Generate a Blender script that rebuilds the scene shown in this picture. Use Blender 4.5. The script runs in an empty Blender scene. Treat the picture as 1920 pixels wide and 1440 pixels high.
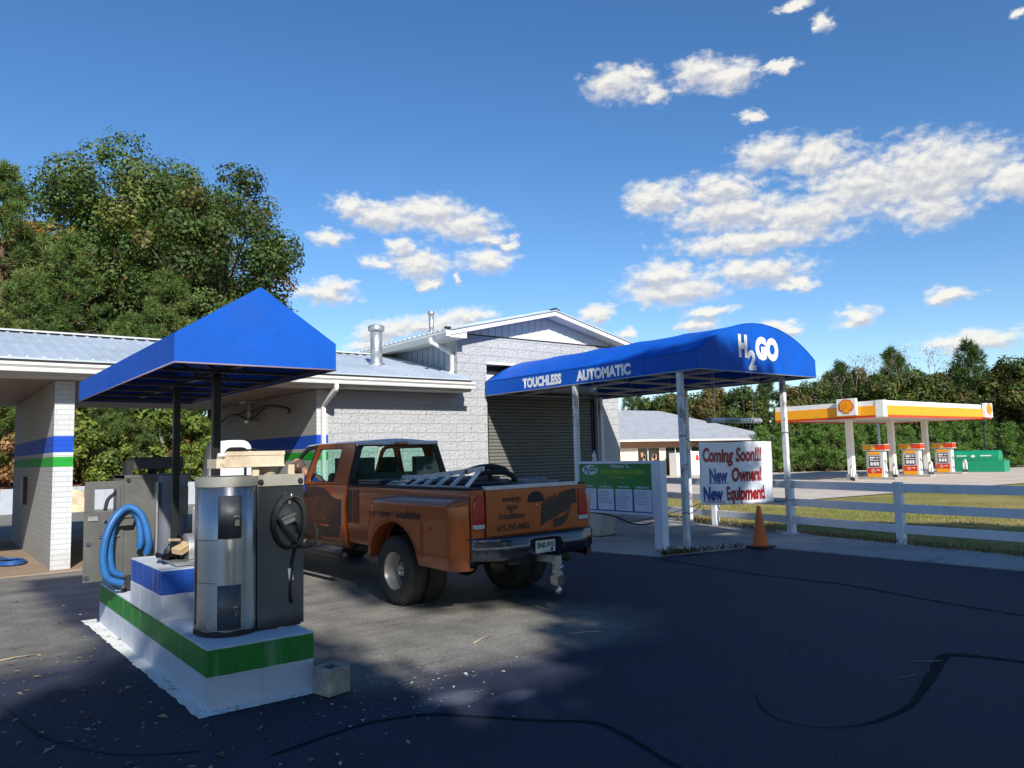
import bpy, bmesh, math, random
import numpy as np
from mathutils import Vector, Matrix, Euler
R_ = math.radians
sc = bpy.context.scene
COL = sc.collection

# ------------------------------------------------------------------ camera
def cam_axes(yaw, pitch, roll):
    f = Vector((math.sin(yaw)*math.cos(pitch), math.cos(yaw)*math.cos(pitch), math.sin(pitch)))
    r = Vector((math.cos(yaw), -math.sin(yaw), 0)); u = r.cross(f)
    r2 = r*math.cos(roll)+u*math.sin(roll); u2 = -r*math.sin(roll)+u*math.cos(roll)
    return r2, u2, f
cd = bpy.data.cameras.new('camera'); cam = bpy.data.objects.new('camera', cd); COL.objects.link(cam)
r_, u_, f_ = cam_axes(R_(37.92994), R_(5.2337), R_(-1.40653))
m = Matrix((( r_.x, u_.x, -f_.x), (r_.y, u_.y, -f_.y), (r_.z, u_.z, -f_.z)))
cam.matrix_world = Matrix.Translation((0, 0, 1.72)) @ m.to_4x4()
cd.sensor_width = 36; cd.sensor_fit = 'HORIZONTAL'; cd.lens = 36*1431.56/1920
cd.clip_start = 0.05; cd.clip_end = 2000
sc.camera = cam

# ------------------------------------------------------------------ light
SUN = Vector((0.33, 1.0, -0.66)).normalized()          # the way the light travels
sl = bpy.data.lights.new('sun', 'SUN'); sl.energy = 4.3; sl.angle = R_(0.9); sl.color = (1, 0.96, 0.89)
so = bpy.data.objects.new('sun', sl); COL.objects.link(so)
so.rotation_euler = SUN.to_track_quat('-Z', 'Y').to_euler(); so.location = (-10, -30, 25)
sun_el = math.asin(-SUN.z); sun_az = math.atan2(-SUN.x, -SUN.y)
sc.view_settings.view_transform = 'Standard'; sc.view_settings.look = 'None'
sc.view_settings.exposure = 0.52; sc.view_settings.gamma = 1
SKY_STRENGTH = 0.106

CLOUDS = [(46.8,26.1,2.55,1.1),(48.2,26.8,1.0,.65),(49.5,25.3,.9,.7),(52.8,26.2,1.9,.95),(54.9,25.8,2.25,.9),(58.6,25.8,1.0,.35),
(59.7,29.4,1.3,.25),(61.7,27.8,.7,.55),(73.3,25.7,.5,.3),(49.2,18.3,2.3,1.2),(53.9,18.4,2.7,1.15),(57.4,20.5,2.3,1.1),(60.6,19.7,2.5,1.2),
(54.7,16.8,4.4,1.3),(59.6,16.0,3.8,1.25),(56.3,14.6,5.75,.9),(63.6,17.4,3.85,1.85),(67.2,17.3,3.6,2.4),(69.3,17.7,2.7,1.6),(67.8,15.3,2.35,1.25),
(72.3,16.3,1.8,1.05),(49.3,12.7,2.45,.95),(50.2,11.6,3.5,1.0),(56.2,12.5,3.6,.9),(58.5,11.5,1.75,.4),(62.7,8.7,1.3,.7),(68.2,9.5,1.15,.45),
(69.2,6.6,2.75,.6),(52.1,9.0,1.3,.55),(56.4,23.1,1.0,.35),(46.7,8.7,.9,.4),(44.4,10.3,1.05,.7),(57.6,8.5,.95,.5),(52.7,9.9,1.55,.45),
(25.9,18.3,1.55,.85),(28.4,17.7,2.25,1.0),(31.8,18.0,2.75,1.15),(34.6,17.1,2.65,1.2),(36.3,16.0,1.15,.55),(24.5,16.0,1.4,.5),(30.0,15.4,1.45,.75),
(31.1,14.2,2.45,1.0),(36.3,14.4,2.2,.8),(31.7,12.9,.9,.45),(23.9,11.9,2.35,.65),(25.2,12.4,1.2,.55),(38.0,15.6,.7,.45),(27.8,14.5,1.0,.45),
(34.2,13.1,.35,.55),(31.6,9.7,3.95,.8),(28.3,9.2,2.2,1.0),(34.8,10.2,1.8,.7),(27.4,8.1,1.8,.55)]

class NT:
    """tiny node-tree helper"""
    def __init__(s, tree): s.t = tree; s.n = tree.nodes; s.l = tree.links
    def new(s, typ, **kw):
        n = s.n.new(typ)
        for k, v in kw.items(): setattr(n, k, v)
        return n
    def link(s, a, b): s.l.new(a, b)
    def put(s, sock, v):
        if hasattr(v, 'is_linked') or isinstance(v, bpy.types.NodeSocket): s.l.new(v, sock)
        else: sock.default_value = v
    def math(s, op, a, b=None, c=None, clamp=False):
        n = s.n.new('ShaderNodeMath'); n.operation = op; n.use_clamp = clamp
        s.put(n.inputs[0], a)
        if b is not None: s.put(n.inputs[1], b)
        if c is not None: s.put(n.inputs[2], c)
        return n.outputs[0]
    def vec(s, op, a, b=None):
        n = s.n.new('ShaderNodeVectorMath'); n.operation = op
        s.put(n.inputs[0], a)
        if b is not None: s.put(n.inputs[1], b)
        return n.outputs[1] if op in ('LENGTH', 'DOT_PRODUCT') else n.outputs[0]
    def noise(s, vec, scale, detail=4, rough=.55, dist=0, out=0, ntype=None):
        n = s.n.new('ShaderNodeTexNoise'); n.inputs['Scale'].default_value = scale
        n.inputs['Detail'].default_value = detail; n.inputs['Roughness'].default_value = rough; n.inputs['Distortion'].default_value = dist
        if vec is not None: s.l.new(vec, n.inputs['Vector'])
        return n.outputs[out]
    def ramp(s, fac, stops, interp='LINEAR'):
        n = s.n.new('ShaderNodeValToRGB'); n.color_ramp.interpolation = interp; e = n.color_ramp.elements
        while len(e) < len(stops): e.new(.5)
        for i, (p, c) in enumerate(stops):
            e[i].position = p; e[i].color = (c, c, c, 1) if isinstance(c, (int, float)) else (*c, 1)
        s.put(n.inputs[0], fac); return n.outputs[0]
    def mix(s, fac, a, b, mode='MIX'):
        n = s.n.new('ShaderNodeMix'); n.data_type = 'RGBA'; n.blend_type = mode
        s.put(n.inputs['Factor'], fac)
        for k, v in (('A', a), ('B', b)):
            i = [x for x in n.inputs if x.name == k and x.type == 'RGBA'][0]
            s.put(i, v if not isinstance(v, tuple) else (*v, 1) if len(v) == 3 else v)
        return [o for o in n.outputs if o.type == 'RGBA'][0]
    def smooth(s, v, a, b):
        n = s.n.new('ShaderNodeMapRange'); n.interpolation_type = 'SMOOTHSTEP'
        s.put(n.inputs[0], v); n.inputs[1].default_value = a; n.inputs[2].default_value = b
        return n.outputs[0]

w = bpy.data.worlds.new('World'); sc.world = w; w.use_nodes = True
N = NT(w.node_tree); N.n.clear()
out = N.new('ShaderNodeOutputWorld'); bg = N.new('ShaderNodeBackground'); N.link(bg.outputs[0], out.inputs[0])
sky = N.new('ShaderNodeTexSky', sky_type='NISHITA'); sky.sun_disc = False
sky.sun_elevation = sun_el; sky.sun_rotation = sun_az % (2*math.pi)
sky.altitude = 300; sky.air_density = 1.0; sky.dust_density = 0.15; sky.ozone_density = 3.0
hs = N.new('ShaderNodeHueSaturation'); hs.inputs['Saturation'].default_value = 1.22; hs.inputs['Hue'].default_value = .504; hs.inputs['Value'].default_value = 1.0
N.link(sky.outputs[0], hs.inputs['Color'])
tc = N.new('ShaderNodeTexCoord'); sep = N.new('ShaderNodeSeparateXYZ'); N.link(tc.outputs['Generated'], sep.inputs[0])
az = N.math('MULTIPLY', N.math('ARCTAN2', sep.outputs[0], sep.outputs[1]), 180/math.pi)
el = N.math('MULTIPLY', N.math('ARCSINE', sep.outputs[2]), 180/math.pi)
cmb = N.new('ShaderNodeCombineXYZ'); N.link(az, cmb.inputs[0]); N.link(el, cmb.inputs[1])
P0 = cmb.outputs[0]
stretch = N.vec('MULTIPLY', P0, (1.0, 1.6, 1.0))
nz = N.noise(stretch, 0.30, 9, .66, 0.2, out=1)
nzc = N.vec('SUBTRACT', nz, (.5, .5, .5))
P1 = N.vec('ADD', P0, N.vec('MULTIPLY', nzc, (4.2, 2.3, 0)))
def field(P):
    d = None
    for (a, e, ra, re) in CLOUDS:
        q = N.vec('LENGTH', N.vec('MULTIPLY', N.vec('SUBTRACT', P, (a, e, 0)), (1/(ra*1.12), 1/(re*1.12), 0)))
        d = q if d is None else N.math('SMOOTH_MIN', d, q, .35)
    return d
def density(P, S):
    fine = N.noise(S, 1.05, 9, .57)
    return N.math('ADD', N.math('SUBTRACT', 1.12, field(P)), N.math('MULTIPLY', N.math('SUBTRACT', fine, .5), 1.35))
dens = density(P1, stretch)
up = (-.10, .42, 0)       # towards the sun, seen along the sky
densu = density(N.vec('ADD', P1, up), N.vec('ADD', stretch, (-.10, .67, 0)))
mask = N.smooth(dens, -.16, .74)
thick = N.smooth(dens, .1, 1.25)
shade_n = N.noise(N.vec('MULTIPLY', P0, (1.0, 2.2, 1.0)), .55, 5, .55)
lit = N.math('SUBTRACT', dens, densu)
shd = N.smooth(N.math('ADD', N.math('MULTIPLY', lit, -1.0), N.math('ADD', N.math('MULTIPLY', N.math('SUBTRACT', shade_n, .5), .5), N.math('MULTIPLY', thick, .22))), -.38, .52)
ccol = N.mix(shd, (.69, .67, .61), (.40, .415, .46))
skyc = N.vec('SCALE', hs.outputs[0]); skyc.node.inputs['Scale'].default_value = SKY_STRENGTH
fin = N.mix(N.math('MULTIPLY', mask, .93), skyc, ccol)
N.link(fin, bg.inputs[0]); bg.inputs[1].default_value = 1.0

# ------------------------------------------------------------------ helpers
class MB:
    """collects shapes (world or local coordinates) into ONE mesh object"""
    def __init__(s): s.v = []; s.f = []; s.m = []; s.s = []
    def add(s, V, F, m=0, sm=False):
        b = len(s.v); s.v += [tuple(p) for p in V]
        for f in F: s.f.append([i+b for i in f]); s.m.append(m); s.s.append(sm)
    def box(s, x0, y0, z0, x1, y1, z1, m=0):
        s.add([(x0,y0,z0),(x1,y0,z0),(x1,y1,z0),(x0,y1,z0),(x0,y0,z1),(x1,y0,z1),(x1,y1,z1),(x0,y1,z1)],
              [(3,2,1,0),(4,5,6,7),(0,1,5,4),(1,2,6,5),(2,3,7,6),(3,0,4,7)], m)
    def beam(s, a, b, w, h, m=0, up=(0,0,1)):
        a = Vector(a); b = Vector(b); d = (b-a).normalized(); up = Vector(up)
        x = d.cross(up)
        if x.length < 1e-4: x = d.cross(Vector((1,0,0)))
        x.normalize(); y = x.cross(d).normalized()
        V = [p+x*sx*w/2+y*sy*h/2 for p in (a, b) for sx, sy in ((-1,-1),(1,-1),(1,1),(-1,1))]
        s.add(V, [(3,2,1,0),(4,5,6,7),(0,1,5,4),(1,2,6,5),(2,3,7,6),(3,0,4,7)], m)
    def tube(s, pts, r, n=10, m=0, caps=True, closed=False, sm=True):
        pts = [Vector(p) for p in pts]; k = len(pts); rr = r if isinstance(r, (list, tuple)) else [r]*k
        V = []; prev = None
        for i, p in enumerate(pts):
            if closed: t = pts[(i+1) % k]-pts[i-1]
            else: t = pts[min(i+1, k-1)]-pts[max(i-1, 0)]
            t.normalize()
            if prev is None:
                x = t.cross(Vector((0,0,1)))
                if x.length < .05: x = t.cross(Vector((1,0,0)))
            else:
                x = prev-t*prev.dot(t)
                if x.length < 1e-5: x = t.cross(Vector((1,0,0)))
            x.normalize(); prev = x; y = t.cross(x)
            V += [p+(x*math.cos(2*math.pi*j/n)+y*math.sin(2*math.pi*j/n))*rr[i] for j in range(n)]
        F = []
        for i in range(k if closed else k-1):
            a = i*n; b = ((i+1) % k)*n
            F += [(a+j, a+(j+1) % n, b+(j+1) % n, b+j) for j in range(n)]
        s.add(V, F, m, sm)
        if caps and not closed:
            b = len(s.v)-len(V)
            s.f.append([b+j for j in range(n)][::-1]); s.m.append(m); s.s.append(False)
            s.f.append([b+(k-1)*n+j for j in range(n)]); s.m.append(m); s.s.append(False)
    def lathe(s, prof, c, axis='z', n=24, m=0, sm=True, caps=True):
        """prof: (radius, along) pairs"""
        c = Vector(c); V = []
        for r, t in prof:
            for j in range(n):
                a = 2*math.pi*j/n; q = (r*math.cos(a), r*math.sin(a))
                V.append(c+Vector({'z': (q[0], q[1], t), 'x': (t, q[0], q[1]), 'y': (q[0], t, q[1])}[axis]))
        k = len(prof); F = []
        for i in range(k-1): F += [(i*n+j, i*n+(j+1) % n, (i+1)*n+(j+1) % n, (i+1)*n+j) for j in range(n)]
        b = len(s.v); s.add(V, F, m, sm)
        if caps:
            if prof[0][0] > 1e-4: s.f.append([b+j for j in range(n)]); s.m.append(m); s.s.append(False)
            if prof[-1][0] > 1e-4: s.f.append([b+(k-1)*n+j for j in range(n)]); s.m.append(m); s.s.append(False)
    def prism(s, poly, axis, a, b, m=0, sm=False):
        def P(u, v, t): return {'x': (t, u, v), 'y': (u, t, v), 'z': (u, v, t)}[axis]
        n = len(poly); V = [P(u, v, a) for u, v in poly]+[P(u, v, b) for u, v in poly]
        s.add(V, [(i, (i+1) % n, n+(i+1) % n, n+i) for i in range(n)], m, sm)
        k = len(s.v)-2*n
        s.f.append([k+i for i in range(n)][::-1]); s.m.append(m); s.s.append(False)
        s.f.append([k+n+i for i in range(n)]); s.m.append(m); s.s.append(False)
    def grid(s, rows, m=0, sm=True, wrap=False):
        n = len(rows[0]); V = [p for r in rows for p in r]; F = []
        for i in range(len(rows)-1):
            for j in range(n if wrap else n-1):
                k = (j+1) % n; F.append((i*n+j, i*n+k, (i+1)*n+k, (i+1)*n+j))
        s.add(V, F, m, sm)
    def ball(s, c, r, n=14, m=0):
        r = r if isinstance(r, (tuple, list)) else (r, r, r); c = Vector(c); k = n//2; rows = []
        for i in range(k+1):
            a = math.pi*i/k
            rows.append([c+Vector((r[0]*math.sin(a)*math.cos(2*math.pi*j/n), r[1]*math.sin(a)*math.sin(2*math.pi*j/n), r[2]*math.cos(a))) for j in range(n)])
        s.grid(rows, m, True, True)
    def xf(s, fn): s.v = [tuple(fn(p)) for p in s.v]; return s
    def build(s, name, mats, parent=None, bevel=0, seg=2, solid=0, subsurf=0, world=True, fix=True, soff=0):
        mats = mats if isinstance(mats, (list, tuple)) else [mats]
        off = Vector((0,0,0))
        if parent is not None and world:
            q = parent
            while q is not None: off = off+Vector(q.location); q = q.parent
        me = bpy.data.meshes.new(name); me.from_pydata([(p[0]-off.x, p[1]-off.y, p[2]-off.z) for p in s.v], [], s.f)
        for mt in mats: me.materials.append(mt)
        me.polygons.foreach_set('material_index', s.m); me.polygons.foreach_set('use_smooth', s.s)
        if fix:
            bm = bmesh.new(); bm.from_mesh(me); bmesh.ops.remove_doubles(bm, verts=bm.verts, dist=1e-5)
            bmesh.ops.recalc_face_normals(bm, faces=bm.faces); bm.to_mesh(me); bm.free()
        me.update()
        o = bpy.data.objects.new(name, me); COL.objects.link(o)
        if parent is not None: o.parent = parent
        if solid: q = o.modifiers.new('s', 'SOLIDIFY'); q.thickness = solid; q.offset = soff
        if bevel:
            q = o.modifiers.new('b', 'BEVEL'); q.width = bevel; q.segments = seg; q.limit_method = 'ANGLE'; q.angle_limit = R_(40)
        if subsurf: q = o.modifiers.new('u', 'SUBSURF'); q.levels = subsurf; q.render_levels = subsurf
        return o

def tag(o, label=None, cat=None, group=None, kind=None):
    if label: o['label'] = label
    if cat: o['category'] = cat
    if group: o['group'] = group
    if kind: o['kind'] = kind
    return o
def thing(name, label, cat, loc=(0,0,0), group=None):
    o = bpy.data.objects.new(name, None); COL.objects.link(o); o.location = loc; o.empty_display_size = .2
    return tag(o, label, cat, group)
KIDS = {}
def copy_tree(o, parent=None):
    c = o.copy(); COL.objects.link(c)
    if parent is not None: c.parent = parent
    for ch in [x for x in COL.objects if x.parent == o]: copy_tree(ch, c)
    return c
def dup(proto, loc, rotz=0, label=None, scale=None, group=None):
    c = copy_tree(proto); c.location = loc; c.rotation_euler = (0, 0, rotz)
    if scale: c.scale = scale if isinstance(scale, (tuple, list)) else (scale,)*3
    if label: c['label'] = label
    if group: c['group'] = group
    return c

def text_mesh(name, s, size, org, U, V, mat, parent=None, bold=0.0, xs=1.0, shear=0.0, align='LEFT', space=1.0, nrm_off=0.0, world=True, thick=0.0):
    """flat lettering as a mesh on the plane org + u*U + v*V"""
    cu = bpy.data.curves.new(name, 'FONT'); cu.body = s; cu.size = size; cu.offset = bold; cu.shear = shear
    cu.align_x = align; cu.space_character = space; cu.resolution_u = 3
    if thick: cu.extrude = thick/2
    to = bpy.data.objects.new(name+'_tmp', cu); COL.objects.link(to)
    dg = bpy.context.evaluated_depsgraph_get(); me = bpy.data.meshes.new_from_object(to.evaluated_get(dg))
    bpy.data.objects.remove(to); bpy.data.curves.remove(cu)
    U = Vector(U).normalized(); V = Vector(V).normalized(); W = U.cross(V); org = Vector(org)
    off = Vector((0,0,0))
    if parent is not None and world:
        q = parent
        while q is not None: off = off+Vector(q.location); q = q.parent
    for v in me.vertices:
        p = v.co; v.co = org+U*(p.x*xs)+V*p.y+W*(nrm_off+p.z)-off
    me.materials.clear(); me.materials.append(mat); me.name = name
    o = bpy.data.objects.new(name, me); COL.objects.link(o)
    if parent is not None: o.parent = parent
    return o

# ------------------------------------------------------------------ materials
MATS = {}
def mat(name, col, rough=.6, metal=0.0, var=.12, vscale=3.0, bump=0.0, bscale=40.0, coat=0.0, spec=.5, emit=0, dirt=None, dscale=1.2, damt=.5, coatr=.1):
    if name in MATS: return MATS[name]
    m = bpy.data.materials.new(name); m.use_nodes = True; N = NT(m.node_tree); b = m.node_tree.nodes['Principled BSDF']
    tc = N.new('ShaderNodeTexCoord'); co = tc.outputs['Object']
    n = N.noise(co, vscale, 5, .6)
    lo = tuple(max(0, c*(1-var)) for c in col); hi = tuple(min(1, c*(1+var)) for c in col)
    c = N.mix(N.smooth(n, .3, .7), lo, hi)
    if dirt:
        dn = N.smooth(N.noise(co, dscale, 7, .68, .3), .5, .68)
        c = N.mix(N.math('MULTIPLY', dn, damt), c, dirt)
    N.link(c, b.inputs['Base Color'])
    b.inputs['Metallic'].default_value = metal; b.inputs['Specular IOR Level'].default_value = spec
    rn = N.noise(co, vscale*2.3, 4, .6)
    rr = N.new('ShaderNodeMapRange'); N.link(rn, rr.inputs[0]); rr.inputs[3].default_value = max(.03, rough-.1); rr.inputs[4].default_value = min(1, rough+.1)
    N.link(rr.outputs[0], b.inputs['Roughness'])
    if coat: b.inputs['Coat Weight'].default_value = coat; b.inputs['Coat Roughness'].default_value = coatr
    if emit: b.inputs['Emission Color'].default_value = (*col, 1); b.inputs['Emission Strength'].default_value = emit
    if bump:
        bn = N.new('ShaderNodeBump'); bn.inputs['Strength'].default_value = 1; bn.inputs['Distance'].default_value = bump
        N.link(N.noise(co, bscale, 6, .6), bn.inputs['Height']); N.link(bn.outputs[0], b.inputs['Normal'])
    MATS[name] = m; return m
def glass(name, tint=(.8,.9,.85), a=.25, rough=.03):
    """window pane: see-through tinted sheet with a mirror coat"""
    if name in MATS: return MATS[name]
    m = bpy.data.materials.new(name); m.use_nodes = True; N = NT(m.node_tree); N.n.clear()
    o = N.new('ShaderNodeOutputMaterial'); t = N.new('ShaderNodeBsdfTransparent'); t.inputs[0].default_value = (*tint, 1)
    g = N.new('ShaderNodeBsdfGlossy'); g.inputs['Roughness'].default_value = rough; g.inputs[0].default_value = (1,1,1,1)
    fr = N.new('ShaderNodeLayerWeight'); fr.inputs[0].default_value = .5
    mx = N.new('ShaderNodeMixShader'); N.link(N.math('ADD', N.math('MULTIPLY', N.math('POWER', fr.outputs[1], 4.0), a*2.2, clamp=True), .05), mx.inputs[0]); N.link(t.outputs[0], mx.inputs[1]); N.link(g.outputs[0], mx.inputs[2])
    N.link(mx.outputs[0], o.inputs[0]); MATS[name] = m; return m

def stripes(N, z, base):
    """painted wall stripes at fixed heights: blue over green"""
    bl = N.math('MULTIPLY', N.math('GREATER_THAN', z, 1.93), N.math('LESS_THAN', z, 2.20))
    gr = N.math('MULTIPLY', N.math('GREATER_THAN', z, 1.69), N.math('LESS_THAN', z, 1.855))
    c = N.mix(bl, base, (.008, .07, .46)); return N.mix(gr, c, (.015, .30, .03))
def masonry(name, axis, bw, bh, mortar, col, rough_amp, rough_scale, joint_amp, striped=False, col2=None, dirtamt=.35, joint_dark=.3):
    m = bpy.data.materials.new(name); m.use_nodes = True; N = NT(m.node_tree); b = m.node_tree.nodes['Principled BSDF']
    g = N.new('ShaderNodeNewGeometry'); s = N.new('ShaderNodeSeparateXYZ'); N.link(g.outputs['Position'], s.inputs[0])
    cm = N.new('ShaderNodeCombineXYZ'); N.link(s.outputs[0 if axis == 'x' else 1], cm.inputs[0]); N.link(s.outputs[2], cm.inputs[1])
    br = N.new('ShaderNodeTexBrick'); N.link(cm.outputs[0], br.inputs['Vector'])
    br.inputs['Scale'].default_value = 1; br.inputs['Brick Width'].default_value = bw; br.inputs['Row Height'].default_value = bh
    br.inputs['Mortar Size'].default_value = mortar; br.inputs['Mortar Smooth'].default_value = .4; br.offset = .5
    br.inputs['Color1'].default_value = (1,1,1,1); br.inputs['Color2'].default_value = (.86,.86,.86,1); br.inputs['Mortar'].default_value = (.75,.75,.75,1)
    pos = g.outputs['Position']
    big = N.smooth(N.noise(pos, .8, 5, .6), .3, .7)
    c = N.mix(big, tuple(x*.93 for x in col), col)
    c = N.mix(.4, c, N.mix(1, c, br.outputs['Color'], 'MULTIPLY'))
    if col2 is not None: c = N.mix(N.math('MULTIPLY', N.smooth(N.noise(pos, 9, 6, .7), .55, .75), .5), c, col2)
    jc = N.math('SUBTRACT', 1, N.math('MULTIPLY', br.outputs['Fac'], .45))
    c = N.mix(N.math('MULTIPLY', br.outputs['Fac'], joint_dark), c, tuple(x*.45 for x in col))
    if striped: c = stripes(N, s.outputs[2], c)
    # splash-up dirt near the ground
    dn = N.math('MULTIPLY', N.smooth(N.math('ADD', s.outputs[2], N.math('MULTIPLY', N.noise(pos, 3, 5, .6), .5)), .75, .25), dirtamt)
    c = N.mix(dn, c, (.30, .25, .20))
    N.link(c, b.inputs['Base Color']); b.inputs['Roughness'].default_value = .75; b.inputs['Specular IOR Level'].default_value = .3
    h1 = N.math('MULTIPLY', N.noise(pos, rough_scale, 6, .62), rough_amp)
    h2 = N.math('MULTIPLY', br.outputs['Fac'], -joint_amp)
    bn = N.new('ShaderNodeBump'); bn.inputs['Distance'].default_value = 1.0; bn.inputs['Strength'].default_value = 1.0
    N.link(N.math('ADD', h1, h2), bn.inputs['Height']); N.link(bn.outputs[0], b.inputs['Normal'])
    MATS[name] = m; return m

M_split = masonry('split_face_block', 'x', .406, .203, .006, (.50,.505,.51), .055, 15, .010, joint_dark=.16)
M_splitY = masonry('split_face_block_side', 'y', .406, .203, .006, (.50,.505,.51), .055, 15, .010, joint_dark=.16)
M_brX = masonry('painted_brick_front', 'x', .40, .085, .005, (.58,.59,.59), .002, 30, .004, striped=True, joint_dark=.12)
M_brY = masonry('painted_brick_shaded_side', 'y', .40, .085, .005, (.37,.365,.35), .002, 30, .004, striped=True, joint_dark=.14)  # bay shade put into the colour: darker than the front brick
M_trim = mat('white_trim', (.74,.73,.68), .45, var=.05, dirt=(.5,.42,.32), dscale=1.5, damt=.25)
M_trimgrey = mat('soffit_panel', (.42,.38,.34), .6, var=.08)
M_roof = mat('galvanised_roof', (.48,.54,.60), .42, metal=.15, var=.08, vscale=1.0, dirt=(.28,.30,.32), dscale=.8, damt=.3)
M_dark = mat('dark_edge', (.015,.015,.016), .7, var=.1)
M_siding = mat('white_siding', (.72,.71,.66), .5, var=.03)
M_sidingshade = mat('shaded_blue_siding', (.30,.36,.44), .5, var=.04)  # blue-grey of the eave shade put into the side wall colour
M_galv = mat('galvanised_steel', (.50,.51,.51), .42, metal=.75, var=.15, vscale=6, dirt=(.30,.27,.22), dscale=3, damt=.3)
M_black = mat('black_paint', (.006,.006,.007), .45, var=.2)
M_rubber = mat('black_rubber', (.018,.018,.019), .75, var=.25, vscale=8)
M_fabric = mat('blue_awning_fabric', (.0015,.092,.50), .62, var=.09, vscale=1.1, bump=.012, bscale=2.2, spec=.25, dirt=(.02,.09,.36), dscale=1.6, damt=.35)
M_frame = mat('awning_tube', (.42,.43,.44), .45, metal=.6)
M_white = mat('white_paint', (.76,.76,.74), .5, var=.05, dirt=(.45,.38,.30), dscale=2.5, damt=.2)
M_letter = mat('white_lettering', (.80,.80,.79), .6, var=.02)
# ------------------------------------------------------------------ ground
def sstep(t): t = min(1, max(0, t)); return t*t*(3-2*t)
def zt(x, y):
    z = -.45*sstep((x-15.5)/12)
    b = sstep((30-x)/8)
    z += b*(.55*sstep((y-33.2)/.8)+2.6*sstep((y-34)/12))
    z += 1.2*sstep((y-60)/30)*sstep((60-x)/40)
    return z
def ground_mat():
    m = bpy.data.materials.new('ground_cover'); m.use_nodes = True; N = NT(m.node_tree); b = m.node_tree.nodes['Principled BSDF']
    g = N.new('ShaderNodeNewGeometry'); p = g.outputs['Position']; s = N.new('ShaderNodeSeparateXYZ'); N.link(p, s.inputs[0])
    n1 = N.smooth(N.noise(p, .35, 6, .62), .36, .66); n2 = N.noise(p, 3.0, 6, .7); n3 = N.noise(p, 26, 5, .7)
    grass = N.mix(n1, (.17,.19,.040), (.34,.27,.10)); grass = N.mix(N.smooth(n2, .42, .7), grass, (.38,.28,.12))
    grass = N.mix(N.math('MULTIPLY', N.smooth(n3, .45, .7), .5), grass, (.05,.05,.02))
    straw = N.mix(N.smooth(n2, .35, .65), (.17,.065,.028), (.27,.13,.06)); straw = N.mix(N.smooth(n3, .5, .7), straw, (.06,.035,.02))
    near = N.math('ADD', N.math('ABSOLUTE', N.math('SUBTRACT', N.math('SUBTRACT', s.outputs[0], N.math('MULTIPLY', s.outputs[1], .24)), 11.6)), N.math('MULTIPLY', N.math('SUBTRACT', n2, .5), 1.6))
    c = N.mix(N.smooth(near, 1.3, .45), grass, straw)
    bank = N.math('MULTIPLY', N.smooth(s.outputs[1], 32.5, 33.3), N.smooth(s.outputs[0], 34, 27))
    c = N.mix(bank, c, straw)
    N.link(c, b.inputs['Base Color']); b.inputs['Roughness'].default_value = .95; b.inputs['Specular IOR Level'].default_value = .1
    bn = N.new('ShaderNodeBump'); bn.inputs['Distance'].default_value = .03; N.link(N.noise(p, 14, 6, .7), bn.inputs['Height']); N.link(bn.outputs[0], b.inputs['Normal'])
    return m
gm = ground_mat()
def axis_pts(a, b, lo, hi, fine, coarse):
    L = []; x = a
    while x < b:
        L.append(x); x += fine if lo <= x < hi else coarse
    L.append(b); return L
B = MB(); xs = axis_pts(-260, 500, -20, 60, 1.0, 20); ys = axis_pts(-180, 560, -4, 64, 1.0, 20)
B.grid([[(x, y, zt(x, y)-.014) for x in xs] for y in ys])
tag(B.build('ground', gm, fix=False), kind='structure')

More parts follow.
